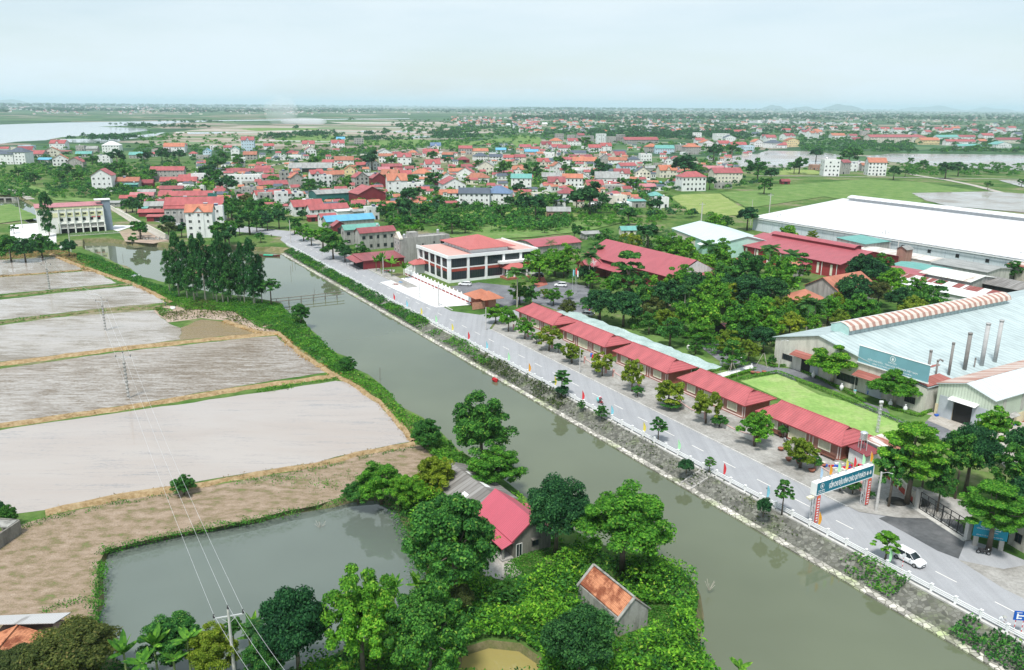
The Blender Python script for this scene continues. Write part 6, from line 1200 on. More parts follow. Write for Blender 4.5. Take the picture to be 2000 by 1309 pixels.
cover('culvert_shrubs',stq(30,46,88.4,93),30,.24,1.3,FOL_MID,'dense shrubs on the nearest revetment by the culvert',px=False,zfun=zf,lump=.2,lo=.4)
cover('culvert_shrubs',stq(54,63,88.9,92.9),26,.24,1.0,FOL_GRASS,'bright weeds on the nearest revetment',px=False,zfun=zf,lump=.25,lo=.6)
cover('mound_scrub',[(328,630),(300,606),(335,593),(400,588),(452,600),(545,648),(505,648),(440,626),(393,621)],7,.28,.7,FOL_OLIVE,'dry scrub on the earth mound beside the sacks',lump=.12,lo=.5)
cover('mound_scrub',[(300,600),(340,590),(420,592),(470,610),(400,606),(340,606),(315,620)],16,.26,.6,FOL_GRASS,'green grass on the earth mound below the grove',lump=.12,lo=.3)
# pond edge and bund grass: tufts along lines
def fringe(name,line,w,dens,leaf,h,mat,label,px=True,seed=0,lump=.35,lo=.2):
    pts=[G(*p) for p in line] if px else [Vector((p[0],p[1],0)) for p in line]; rs=np.random.default_rng(seed+len(line)); Ps=[]
    for a,b in zip(pts,pts[1:]):
        L=(b-a).length; n=int(L*w*dens); t=rs.uniform(0,1,n); o=rs.normal(0,w/2.6,n); d=(b-a)/max(L,1e-6)
        X=a.x+d.x*L*t-d.y*o; Y=a.y+d.y*L*t+d.x*o; Lm=np.array([noise.noise((x*lump,y*lump,1.7))+.5 for x,y in zip(X,Y)]); k=Lm>lo*rs.uniform(.4,1.8,n)
        Ps.append(np.stack([X[k],Y[k],h*np.clip(Lm[k],.2,1.2)*rs.uniform(.2,1,k.sum())],1))
    P=np.concatenate(Ps); V,Q=leafquads(P,np.tile(np.array([0,0,1.0]),(len(P),1)),leaf,.4,.9,rs); props(link(name,arr_mesh(name,V,Q,mat)),label,'grass',kind='stuff')
for i,(pts,k) in enumerate(BU):
    dry=k=='s'; fringe('straw_tufts' if dry else 'bund_grass',pts,1.6 if dry else 1.8,16,.16 if pts[0][1]<200 else .28,.55,FOL_STRAW if dry else FOL_GRASS,('dry straw tufts on paddy bund' if dry else 'green grass on paddy bund')+f' strip, number {i+1} from the pumping station',px=False,seed=i)
fringe('bund_weeds',[(500,765),(560,757),(640,743),(665,738)],2.0,20,.24,.8,FOL_GRASS,'green weeds beside the straw bund near the canal')
fringe('bund_weeds',[(338,968),(233,983),(120,1008),(60,1025),(40,1035)],1.3,26,.15,.7,FOL_GRASS,'green weed strip below the flooded paddy, left half')
fringe('bund_weeds',[(811,874),(694,897),(617,917),(500,938),(420,950)],1.2,24,.15,.6,FOL_GRASS,'green weed strip below the flooded paddy, right half')
fringe('pond_fringe',[(196,1320),(186,1232),(195,1150),(201,1090),(212,1072)],1.3,60,.17,1.2,FOL_GRASS,'green shrubs on the left edge of the fish pond')
fringe('pond_fringe',[(214,1076),(272,1061),(350,1044),(500,1018),(617,992),(690,975)],1.8,34,.16,.8,FOL_GRASS,'grass on the far edge of the fish pond')
fringe('pond_fringe',[(735,972),(775,990),(800,1050),(820,1090),(835,1140),(810,1200)],2.2,34,.2,1.4,FOL_MID,'shrubs on the right edge of the fish pond')
fringe('field_weeds',[(80,1195),(130,1180),(190,1172)],1.5,24,.15,.4,FOL_GRASS,'green weeds in the stubble field'); fringe('field_weeds',[(500,950),(560,930),(640,950),(700,925)],3.5,9,.15,.3,FOL_GRASS,'sparse weeds on the right of the stubble field'); fringe('field_weeds',[(120,1210),(150,1212)],1.5,30,.15,.4,FOL_GRASS,'small green clump by the clay tiled house')
# hedges of the lawn (clipped, things)
def hedge(px,w,h,label):
    pts=[G(*p) for p in px]; mb=MB(); P=[];r=np.random.default_rng(3)
    for a,b in zip(pts,pts[1:]):
        L=(b-a).length; n=int(L*130); t=r.uniform(0,1,n); o=r.uniform(-w/2,w/2,n); z=np.where(r.uniform(0,1,n)<.55,h,r.uniform(0,h,n)); o=np.where(z<h,np.sign(o)*w/2,o); d=(b-a)/L; P.append(np.stack([a.x+d.x*L*t-d.y*o,a.y+d.y*L*t+d.x*o,z],1))
    P=np.concatenate(P); V,Q=leafquads(P,np.tile(np.array([0,0,1.0]),(len(P),1)),.11,.6,.6,r); props(link('hedge',arr_mesh('hedge',V,Q,FOL_LIME)),label,'hedge')
hedge([(1519,730),(1600,762),(1700,802),(1785,838)],.9,.8,'long clipped hedge between lawn and asphalt lane'); hedge([(1440,744),(1519,729)],.8,.7,'clipped hedge along the far end of the lawn'); hedge([(1428,737),(1476,722)],.6,.6,'short hedge beside the brick garden path'); hedge([(1413,742),(1465,727)],.6,.6,'low hedge above the brick garden path')
hedge([(1385,728),(1466,711)],.6,.6,'hedge bordering the garden lawn by the canopy'); hedge([(1566,727),(1600,742),(1640,760),(1690,788)],.7,.6,'hedge round the left frangipani bed'); hedge([(1492,704),(1508,718),(1545,714)],.6,.5,'curved hedge at the factory corner'); hedge([(1724,785),(1740,800),(1795,815),(1820,800)],.7,.6,'curved hedge round the right frangipani bed')
# ---- vegetation further off
VP=[];rs=np.random.default_rng(21)
def scatter(n,x0,x1,y0,y1,rmin,rmax,hole=None,poly=None):
    out=[];k=0
    while len(out)<n and k<n*12:
        k+=1; px,py=rs.uniform(x0,x1),y0+(y1-y0)*rs.uniform(0,1)
        if poly is not None and not inpoly(np.array([px]),np.array([py]),poly)[0]: continue
        p=G(px,py)
        if infoot(p.x,p.y,.5): continue
        if noise.noise((px*.018,py*.05,2.0))<-.3: continue
        out.append((p.x,p.y,rs.uniform(rmin,rmax)))
    return out
def mass(name,pts,mat,label,nl=70,leaf=.34,flat=.8,cat='trees'):
    if not pts: return
    A=np.array(pts); n=len(A); idx=np.repeat(np.arange(n),nl); d=rs.normal(0,1,(n*nl,3)); d/=np.linalg.norm(d,axis=1,keepdims=True); d[:,2]=np.abs(d[:,2])*1.0-.2
    q=rs.uniform(.6,1.05,(n*nl,1)); r_=A[idx,2:3]; lob=1+.25*np.sin(d[:,0:1]*5+idx[:,None])*np.cos(d[:,1:2]*4+idx[:,None]*1.7)
    P=np.concatenate([A[idx,:2],r_*.95],1)+d*r_*q*lob*np.array([1,1,flat*1.1]); V,Q=leafquads(P,d+np.array([0,0,.4]),1.0,.6,.45,rs)
    V=(V.reshape(-1,4,3)-P[:,None,:])*(r_*leaf)[:,None,:]+P[:,None,:]; props(link(name,arr_mesh(name,V.reshape(-1,3),Q,mat)),label,cat,kind='stuff')
vil=[(250,400),(0,350),(0,300),(200,280),(500,290),(700,285),(900,285),(1100,262),(1500,250),(2000,250),(2000,300),(1700,302),(1600,297),(1480,300),(1400,312),(1560,330),(1460,370),(1310,380),(1330,410),(1400,430),(1150,425),(1060,408),(880,412),(760,430),(600,470),(520,430),(420,420)]
mass('village_trees',scatter(1100,0,2000,262,430,1.8,3.6,poly=vil),FOL_MID,'mixed green trees filling the gardens between village houses',110,.2)
mass('village_trees',scatter(800,0,2000,262,430,1.8,3.4,poly=vil),FOL_DARK,'dark fruit trees filling the gardens between village houses',110,.2)
mass('left_scrub',scatter(420,0,290,318,388,1.3,2.6),FOL_MID,'green plantation left of the village',70,.25)
mass('left_scrub',scatter(200,0,330,320,390,1.2,2.4),FOL_GRASS,'bright green scrub left of the village',70,.25)
mass('garden_scrub',scatter(420,760,1110,396,450,1.2,2.8),FOL_MID,'green scrub behind the white office',80,.24)
mass('garden_scrub',scatter(520,860,1300,400,455,.7,1.7),FOL_GRASS,'low bright plants in the vegetable plots',60,.3)
mass('banana_grove',scatter(380,1730,2050,322,345,1.4,2.2),FOL_GRASS,'banana and cassava grove beside the field road',60,.3)
mass('tree_belt',scatter(700,1560,2060,262,300,2.5,4.5),FOL_MID,'dense green belt in front of the cream school',70,.26)
mass('tree_belt',scatter(300,1560,2060,270,300,2.5,4.5),FOL_DARK,'dark trees in the belt in front of the cream school',70,.26)
mass('dyke_trees',[(p[0],p[1],rs.uniform(2.2,4)) for p in [tuple(G(x+rs.uniform(-12,12),y+rs.uniform(-4,4))[:2]) for x,y in [(a,b) for a,b in zip(np.linspace(620,930,130),np.linspace(306,276,130))]]],FOL_MID,'line of trees along the dyke road',70,.26)
mass('compound_understory',scatter(170,1100,1480,560,700,.7,1.5,poly=[(1120,600),(1200,560),(1380,600),(1470,650),(1480,700),(1400,700),(1250,650)]),FOL_GRASS,'low shrubs under the garden trees',90,.2)
mass('compound_understory',scatter(130,1020,1850,470,640,1.5,2.8,poly=[(1030,500),(1150,470),(1300,460),(1420,500),(1540,560),(1700,530),(1830,600),(1600,650),(1500,690),(1400,640),(1200,590),(1100,560)]),FOL_MID,'dense green understory of the compound garden',170,.15)
# ================================================================ STREET FURNITURE, VEHICLES, PEOPLE
BLACKM=plain('black_metal',(.03,.03,.032),.5,.1); RED=plain('red_paint',(.55,.03,.035),.55,.1); ORANGEP=plain('orange_cloth',(.75,.33,.03),.8,.1); YELC=plain('yellow_cloth',(.78,.66,.12),.8,.1); CYANC=plain('cyan_cloth',(.25,.62,.75),.8,.1); GREENCL=plain('green_cloth',(.42,.80,.45),.8,.1); REDC=plain('red_cloth',(.70,.05,.06),.8,.1); BLUEC=plain('pale_blue_cloth',(.45,.62,.82),.8,.1); POLEC=plain('pole_concrete',(.52,.51,.49),.9,.2,2); GALV=plain('galvanised',(.62,.63,.64),.5,.15,metal=.3)
def tagk(o,label,cat,group=None): return props(o,label,cat,group)
# ---- railing
root=empty('roadside_railing',(0,0,0),0,'long white concrete railing between road and stone revetment','railing')
mb=MB(); mb.box(-.14,.14,-.14,.14,0,1.0); mb.box(-.18,.18,-.18,.18,1.0,1.08); PM=mb.mesh('post',WHITE2)
s=32.0;k=0; rest=MB()
while s<356:
    p=W(s,93.3,.15)
    if k<99: o=link('post',PM,root,p,RZ)
    else:
        mb=rest; c_,s__=math.cos(RZ),math.sin(RZ)
        f=lambda x,y,z:(p.x+x*c_-y*s__,p.y+x*s__+y*c_,z+.15)
        n=len(mb.v); mb.v+=[f(*q) for q in [(-.09,-.09,0),(.09,-.09,0),(.09,.09,0),(-.09,.09,0),(-.09,-.09,1),(.09,-.09,1),(.09,.09,1),(-.09,.09,1)]]; mb.f+=[tuple(n+i for i in q) for q in [(0,1,5,4),(1,2,6,5),(2,3,7,6),(3,0,4,7),(4,5,6,7)]]; mb.m+=[0]*5
    s+=3.23;k+=1
if rest.v: props(rest.build('far_posts',WHITE2,root),kind='stuff')
for z in (.33,.58,.83):
    mb=MB(); a,b=W(32,93.27),W(356,93.27); mb.slab([(a.x,a.y,z+.15),(a.x+V2.x*.09,a.y+V2.y*.09,z+.15),(b.x+V2.x*.09,b.y+V2.y*.09,z+.15),(b.x,b.y,z+.15)],.12); mb.build('rail',WHITE2,root)
# ---- feather flags
def featherM(mat,key):
    mb=MB(); mb.tube([(0,0,0),(0,0,1.9),(.06,0,2.3)],.022,5,1); n=6; pr=None
    for j in range(n+1):
        t=j/n; z=.55+1.75*t; w=.38*math.sin(math.pi*min(.97,.18+t*.82))+.03; y=.05*math.sin(t*5)
        row=((.03,0,z),(.03+w,y,z-.06))
        if pr: mb.quad(pr[0],pr[1],row[1],row[0],0); mb.quad((pr[0][0],.012,pr[0][2]),(row[0][0],.012,row[0][2]),(row[1][0],row[1][1]+.012,row[1][2]),(pr[1][0],pr[1][1]+.012,pr[1][2]),0)
        pr=row
    return mb.mesh('feather_flag_'+key,[mat,GALV])
FLG={k:featherM(m,k) for k,m in dict(red=REDC,cyan=CYANC,yellow=YELC,green=GREENCL,orange=ORANGEP,pale_blue=BLUEC).items()}
fl=[('red',233),('cyan',222.8),('yellow',212.1),('green',202),('yellow',191.6),('red',182),('cyan',172),('green',161),('orange',151.4),('yellow',140.5),('red',130),('cyan',120),('yellow',110),('green',100.3),('red',89),('cyan',79.5),('orange',69.6),('green',57.9)]
for c,s in fl:
    p=W(s,93.6,.2); o=link('feather_flag',FLG[c],None,p,rng.uniform(-.4,.2)); o.scale=(1.25,1.25,1.2); props(o,None,'flag','feather flags along the railing'); AUTO.append((o,f'{c} feather flag on the white railing',proj(p)))
# ---- welcome arch
root=empty('welcome_arch',W(71.1,94.1),RZ,'teal welcome arch spanning the road, flags on top','arch')
AH=4.9; span=12.4; TEAL=plain('arch_teal',(.012,.17,.24),.5,.06); CUT=plain('banner_red',(.66,.10,.08),.7,.1)
def lattice(x0,x1,y0,y1,z1):
    mb=MB()
    for x in (x0,x1):
        for y in (y0,y1): mb.box(x-.05,x+.05,y-.05,y+.05,0,z1)
    k=0;z=.1
    while z<z1-.5:
        for y in (y0,y1): mb.tube([(x0 if k%2 else x1,y,z),(x1 if k%2 else x0,y,z+.55)],.025,4)
        for x in (x0,x1): mb.tube([(x,y0 if k%2 else y1,z),(x,y1 if k%2 else y0,z+.55)],.025,4)
        z+=.55;k+=1
    return mb
for x in (0,span-.7): lattice(x,x+.6,-.3,.4,AH).build('lattice_tower',GALV,root)
for x in (.72,span+.02): 
    b_=MB(); b_.box(x-.62,x+.1,-.45,-.36,.35,AH-.15,0,True); bo=b_.build('banner',CUT,root)
    for j in range(9): m2=MB(); z=.6+j*.44; m2.box(x-.45,x-.07,-.47,-.455,z,z+.2); m2.build('character',LET,bo)
    m2=MB(); m2.box(x-.4,x-.12,-.475,-.455,4.45,4.62); m2.build('star',ORANGEP,bo)
mb=MB(); mb.box(-.4,span+.3,-.45,.45,AH,AH+.1,0,True); mb.box(-.4,span+.3,-.44,.44,AH+2.0,AH+2.06,0,True); mb.box(-.45,-.3,-.5,.5,AH+.1,AH+2.0); mb.box(span+.2,span+.35,-.5,.5,AH+.1,AH+2.0); mb.build('beam_frame',WHITE2,root)
mb=MB(); mb.box(-.3,span+.2,-.42,-.34,AH+.1,AH+2.0); bd=mb.build('sign_board',TEAL,root); mb=MB(); mb.box(-.3,span+.2,.34,.42,AH+.1,AH+2.0); mb.build('sign_back',GALV,root)
M=faceM((2.45,-.45,AH+.6),'f'); t=tobj('lettering','GỐM CHU ĐẬU KÍNH CHÀO QUÝ KHÁCH',1.12,LET,bd,M,bold=.02,ext=.01); wd=t.dimensions.x
t.matrix_local=M@Matrix.Diagonal((8.35/max(wd,.1),1.0,1,1))
mb=MB(); logo(mb,0,.35,.42); vz=lambda cx,cy,r:[(cx+x*r,cy+y*r,.02) for x,y in [(-.25,-.55),(.25,-.55),(.42,-.1),(.3,.25),(.13,.35),(.2,.62),(-.2,.62),(-.13,.35),(-.3,.25),(-.42,-.1)]]
lg=mb.build('logo',LET,bd); lg.matrix_local=faceM((.85,-.45,AH+1.05),'f')
tobj('lettering','CHU ĐẬU',.3,LET,bd,faceM((.85,-.45,AH+.55),'f'),align='CENTER'); tobj('lettering','TINH HOA VĂN HÓA',.16,LET,bd,faceM((.85,-.45,AH+.28),'f'),align='CENTER')
for cx in (11.25,11.95): mb=MB(); mb.poly(vz(0,0,.58)); v_=mb.build('vase_emblem',LET,bd); v_.matrix_local=faceM((cx,-.45,AH+1.0),'f')
mb=MB(); mb.box(-1.5,-.4,-.35,.3,AH-.35,AH-.1,0,True); mb.tube([(-1.5,0,AH-.2),(-.9,0,AH-.9),(-.3,0,AH-.5)],.05,5); mb.build('flood_lamp',plain('lamp_cream',(.7,.66,.5),.5),root)
for i,(c,x) in enumerate([('pale_blue',.7),('orange',2.7),('green',4.6),('yellow',6.4),('red',8.2),('green',10.2),('orange',12.1)]):
    p=Matrix.Rotation(RZ,4,'Z')@Vector((x,0,AH+2.1))+root.location; o=link('feather_flag',FLG[c],None,p,rng.uniform(-.3,.1)); o.scale=(1.05,1,.95); props(o,f"{c.replace('_',' ')} feather flag on the arch, {['first','second','third','fourth','fifth','sixth','seventh'][i]} from the canal side",'flag','feather flags on top of the arch')
# ---- poles
def pole(tx,ty,bx,by,rad,kind='plain',label=None,name='utility_pole',cat='pole',mat=None,hmax=None):
    p=G(bx,by); h=hz(tx,ty,p) if hmax is None else hmax; root=empty(name,p,0,label,cat)
    mb=MB(); mb.tube([(0,0,-.3),(0,0,h)],[rad*1.25,rad*.75],8); mb.build('shaft',mat or POLEC,root)
    if kind in('cross','crossdark'):
        mb=MB(); mb.box(-1.5,1.5,-.06,.06,h-.9,h-.78,0,True); mb.tube([(-.9,0,h-.85),(0,0,h-1.7)],.03,4); mb.tube([(.9,0,h-.85),(0,0,h-1.7)],.03,4); mb.build('crossarm',GALV,root)
        for x,z in ((-1.45,h-.78),(0,h),(1.45,h-.78)): m2=MB(); m2.lathe([(.05,0),(.13,.08),(.07,.16),(.13,.24),(.06,.34),(.09,.4),(.03,.5)],x,0,z,8); m2.build('insulator',BLACKM,root)
    if kind=='lattice':
        mb=MB()
        for k in range(int(h/.9)): mb.box(-rad*1.5,rad*1.5,-.12,.12,k*.9+.3,k*.9+.42)
        mb.build('rung',BLACKM,root)
    if kind=='lamp':
        mb=MB(); mb.tube([(0,0,h-.2),(.8,-.3,h+.1),(1.3,-.5,h)],.04,5); mb.lathe([(.18,-.08),(.2,0),(.05,.06)],1.35,-.5,h,8); mb.build('lamp_arm',GALV,root)
    if kind=='flag': pass
    return root,h
NP,nh=pole(442,1190,460,1335,.17,'cross','concrete power pole with three black insulators in the foreground, bottom left')
NP.rotation_euler.z=R(18)
P2,h2=pole(242,690,251,778,.2,'cross','lattice concrete power pole standing in the ploughed paddy'); P3,h3=pole(198,583,206,646,.2,'cross','power pole in the middle paddy'); P4,h4=pole(91,513,97,566,.2,'cross','power pole on the bund of the upper paddy')
for P_ in (P2,P3,P4): 
    P_.rotation_euler.z=R(8); mb=MB()
    hh={P2:h2,P3:h3,P4:h4}[P_]
    for k in range(int(hh/.8)-2): mb.box(-.26,.26,-.26,.26,k*.8+.4,k*.8+.62)
    mb.build('web',plain('pole_web_dark',(.2,.2,.19),.9),P_)
def wires(a,ha,b,hb,name,label,offs=((-1.45,-.35),(0,.45),(1.45,-.35)),sag=1.2,rad=.016,mat=None):
    root=empty(name,(0,0,0),0,label,'power line')
    for dx,dz in offs:
        A=a.matrix_world if 0 else Matrix.Translation(a.location)@Matrix.Rotation(a.rotation_euler.z,4,'Z'); B=Matrix.Translation(b.location)@Matrix.Rotation(b.rotation_euler.z,4,'Z')
        p=A@Vector((dx,0,ha+dz)); q=B@Vector((dx,0,hb+dz)); pts=[]
        for i in range(13): t=i/12; c=p.lerp(q,t); c.z-=sag*4*t*(1-t); pts.append(tuple(c))
        mb=MB(); mb.tube(pts,rad,4); mb.build('wire',mat or GALV,root)
wires(NP,nh,P2,h2,'power_line','three thin wires running from the foreground pole over the fish pond',sag=1.6)
wires(P2,h2,P3,h3,'power_line','wires between the two paddy power poles',sag=.8); wires(P3,h3,P4,h4,'power_line','wires from the middle paddy pole to the upper paddy pole',sag=.8)
BP=empty('wire_anchor_pole',G(560,1500),0,'unseen lower power pole beyond the bottom edge','pole'); BP.rotation_euler.z=R(18); mb=MB(); mb.tube([(0,0,0),(0,0,nh)],[.2,.12],8); mb.build('shaft',POLEC,BP)
wires(NP,nh,BP,nh,'power_line','three thin wires leaving the foreground pole towards the bottom edge',sag=.3)
for tx,ty,bx,by,rad,kd,lab in [(1132,682,1132,729,.12,'plain','thin grey pole on the pavement by the second farthest pavilion'),(1363,765,1363,812,.12,'plain','thin grey pole beside the low white wall, middle of the pavement'),(676,468,677,504,.16,'cross','concrete pole left of the maroon cafe'),(949,600,949,645,.13,'plain','thin dark pole at the pavement corner by the gatehouse'),(857,560,857,598,.15,'cross','concrete pole at the corner of the white lot'),(821,552,820,582,.12,'plain','dark pole beside the white concrete lot'),(749,503,749,541,.16,'plain','pale concrete pole by the rubbish strip'),(1717,922,1711,998,.2,'lamp','white concrete lamp pole right of the welcome arch'),(1525,664,1521,718,.09,'lamp','thin white lamp post at the factory corner'),(1370,396,1369,440,.3,'cross','tall grey pole in front of the yellow rice field'),(1727,452,1725,490,.25,'cross','power pole in front of the white warehouse wall'),(1753,468,1751,506,.25,'plain','plain pole beside the brick tower'),(1737,474,1735,502,.2,'plain','dark pole by the brick tower'),(1502,378,1500,440,.22,'cross','pole at the left end of the white warehouse'),(1522,420,1521,452,.2,'cross','short pole near the blue drums by the warehouse'),(1998,490,1994,534,.2,'cross','power pole at the right edge near the warehouse'),(131,438,139,492,.18,'lamp','tall concrete pole at the corner of the upper canal'),(36,386,44,446,.16,'plain','slim pole in the pump yard'),(17,465,21,506,.2,'plain','concrete pole at the left edge above the first paddy'),(563,430,568,474,.18,'plain','roadside pole among the street trees'),(1803,242,1803,262,.8,'lattice','distant lattice pylon above the school'),(1749,238,1749,258,.5,'lattice','thin distant mast left of the lattice pylon'),(1466,390,1466,440,.12,'plain','thin white mast beside the warehouse corner'),(1666,736,1667,766,.06,'plain','thin garden lamp pole on the asphalt lane'),(440,300,440,320,.2,'plain','distant pole on the left part of the village'),(628,478,629,500,.12,'plain','slim pole under the street trees'),(1186,285,1186,300,.2,'plain','far pole behind the long factory')]:
    pole(tx,ty,bx,by,rad,kd,lab)
r0,h0=pole(1716,786,1713,846,.12,'plain','lattice floodlight mast on the lawn edge','light_mast','mast',GALV)
m2=MB()
for k in range(9): m2.box(-.22,.22,-.22,.22,k*.75+.3,k*.75+.36)
for x,y in((-.2,-.2),(.2,-.2),(.2,.2),(-.2,.2)): m2.box(x-.03,x+.03,y-.03,y+.03,0,h0)
m2.build('lattice',GALV,r0); m2=MB(); m2.box(-.35,.35,-.15,.15,h0-.1,h0+.3,0,True); m2.build('floodlight',WHITE2,r0)
# flag poles before the hall
for i,(tx,ty,bx,by,c) in enumerate([(1119,525,1118,572,CYANC),(1123,522,1123,575,REDC),(1127,527,1126,572,WHITE2)]):
    r0,h0=pole(tx,ty,bx,by,.05,'plain',['left flagpole with a pale blue flag by the white car','middle flagpole with a red flag, the tallest of three','right flagpole with a white flag by the white car'][i],'flagpole','flagpole',GALV); mb=MB(); mb.slab([(0,-.02,h0-.2),(.5,.1,h0-.5),(.45,.0,h0-2.6),(0,-.02,h0-2.2)],.02); mb.build('flag',c,r0)
r0,h0=pole(1158,508,1158,552,.07,'plain','starburst lamp post in front of the big red hall','lamp_post','lamp post',GALV); mb=MB()
for i in range(26):
    d=Vector((rng.gauss(0,1),rng.gauss(0,1),rng.gauss(0,1))).normalized()*1.5; mb.tube([(0,0,h0-.8),(d.x,d.y,h0-.8+d.z)],.03,4)
mb.build('starburst',WHITE2,r0)
# ---- gate, pillars, fences at the right
root=empty('compound_gate',W(66.0,112.6),0,'black steel double gate with diamond bars by the dark apron','gate'); a=W(66,112.6); b=W(57.2,110.2); root.rotation_euler.z=math.atan2((b-a).y,(b-a).x); L=(b-a).length
for g0 in (0,L/2):
    mb=MB(); g1=g0+L/2-.06
    for x in (g0+.05,g0+L/6,g0+L/3,g1): mb.box(x-.05,x+.05,-.05,.05,.1,3.0)
    for z in (.15,2.1,2.9): mb.box(g0,g1,-.04,.04,z,z+.09,0,True)
    for j in range(3): x0=g0+j*L/6; mb.tube([(x0,0,.2),(x0+L/12,0,2.1)],.03,4); mb.tube([(x0+L/6,0,.2),(x0+L/12,0,2.1)],.03,4); mb.tube([(x0,0,2.1),(x0+L/12,0,.2)],.03,4); mb.tube([(x0+L/6,0,2.1),(x0+L/12,0,.2)],.03,4)
    mb.build('gate_leaf',BLACKM,root)
for x in (-.7,L+.1): mb=MB(); mb.box(x,x+.6,-.35,.35,0,3.2); mb.box(x-.1,x+.7,-.45,.45,3.2,3.4); mb.build('pillar',CONCL,root)
mb=MB(); mb.box(-.7,L+.7,-.9,.5,.05,.14); mb.build('threshold',CONCL,root)
root=empty('fence_wall',W(67.3,113.3),0,'low brick wall with cream balusters running back from the gate','wall'); a=W(67.3,113.3); b=W(76.5,118.8); root.rotation_euler.z=math.atan2((b-a).y,(b-a).x); L=(b-a).length
mb=MB(); mb.box(0,L,-.15,.15,0,1.0); mb.build('brick_base',MATS['brick_red_band'],root); mb=MB(); mb.box(0,L,-.12,.12,1.9,2.05,0,True)
for k in range(int(L/.42)): mb.box(k*.42,k*.42+.14,-.07,.07,1.0,1.9)
for k in range(5): mb.box(k*L/4-.2,k*L/4+.2,-.2,.2,0,2.3)
mb.build('baluster_panel',WC['c'],root)
# low scalloped garden walls on the pavement
for i,(s0,s1) in enumerate([(178.5,186),(166.5,176),(143.5,152),(131.5,140.6),(110.5,118),(97.5,107.6),(74.5,83.5)]):
    root=empty('garden_wall',W(s0,109.9),RZ,f"low scalloped white and red garden wall, {['seventh','sixth','fifth','fourth','third','second','first'][i]} from the welcome arch",'low wall','scalloped garden walls on the pavement'); L=s1-s0; mb=MB(); n=10
    for j in range(n):
        y0,y1=L*j/n,L*(j+1)/n; z=lambda y:.75+.55*abs(2*y/L-1)**1.5; q=[(-.1,y0),(-.1,y1),(.1,y1),(.1,y0)]
        nn=len(mb.v); mb.v+=[(x,y,0) for x,y in q]+[(x,y,z(y)) for x,y in q]; mb.f+=[tuple(nn+a for a in f) for f in [(0,1,5,4),(1,2,6,5),(2,3,7,6),(3,0,4,7),(4,5,6,7)]][::1]; mb.m+=[0]*5
    mb.build('wall',wallmat('garden_wall_white',(.66,.64,.6),.3),root); mb=MB()
    for j in range(n):
        y0,y1=L*j/n,L*(j+1)/n; z=lambda y:.76+.55*abs(2*y/L-1)**1.5; mb.slab([(-.16,y0,z(y0)+.08),(.16,y0,z(y0)+.08),(.16,y1,z(y1)+.08),(-.16,y1,z(y1)+.08)],.08)
    mb.build('coping',plain('faded_red_coping',(.50,.34,.31),.8),root)
    for y in (0,L): mb=MB(); mb.box(-.2,.2,y-.2,y+.2,0,1.3,0); mb.lathe([(.1,1.3),(.26,1.4),(.3,1.6),(.2,1.8),(.08,1.9)],0,y,0,8); mb.build('pillar',plain('pillar_pink',(.55,.3,.27),.8),root)
# ---- billboards and signs
root=empty('billboard',W(55.2,109.0),0,'teal direction billboard with white arrow on two stone legs','billboard'); a=W(55.6,109.2); b=W(52.3,111.6); root.location=a; root.rotation_euler.z=math.atan2((b-a).y,(b-a).x); L=(b-a).length
mb=MB(); mb.box(-.1,L+.1,-.1,.06,1.6,4.0,0,True); bd=mb.build('board',plain('billboard_teal',(.01,.25,.36),.5,.05),root)
for x in (.15,L-.75): mb=MB(); mb.box(x,x+.6,-.05,.5,0,1.7); mb.build('leg',wallmat('leg_concrete',(.5,.48,.44),.4),root)
mb=MB(); mb.quad((-.5,-.35,.02),(.5,-.35,.02),(.5,.35,.02),(-.5,.35,.02)); fr=mb.build('arrow_frame',LET,bd); fr.matrix_local=faceM((2.75,-.11,3.25),'f'); mb=MB(); mb.quad((-.42,-.28,.03),(.42,-.28,.03),(.42,.28,.03),(-.42,.28,.03)); f2=mb.build('arrow_field',MATS['billboard_teal'],bd); f2.matrix_local=faceM((2.75,-.11,3.25),'f')
mb=MB(); mb.poly([(-.32,0,.04),(-.1,-.18,.04),(-.1,-.07,.04),(.3,-.07,.04),(.3,.07,.04),(-.1,.07,.04),(-.1,.18,.04)]); ar=mb.build('arrow',LET,bd); ar.matrix_local=faceM((2.75,-.11,3.25),'f')
mb=MB(); logo(mb,0,0,.3); lg=mb.build('logo',LET,bd); lg.matrix_local=faceM((1.0,-.12,3.45),'f')
tobj('lettering','GỐM CHU ĐẬU',.24,LET,bd,faceM((1.1,-.12,2.85),'f'),align='CENTER'); tobj('lettering','300m',.22,LET,bd,faceM((2.75,-.12,2.5),'f'),align='CENTER'); tobj('lettering','CÔNG TY CỔ PHẦN GỐM CHU ĐẬU',.2,LET,bd,faceM((2.0,-.12,1.85),'f'),align='CENTER')
root=bldg('wayside_house',W(46.5,112.5),RZ-.25,9,7,3.6,'flat',0,wallmat('old_cream_wall',(.48,.46,.40),.45),CONC,'weathered cream building behind the billboard at the right edge','house',win=None); addwin(root,0,2.5,1,1.1,1.4,'l',FRAMEB); addwin(root,0,5.5,1,1.1,1.4,'l',FRAMEB)
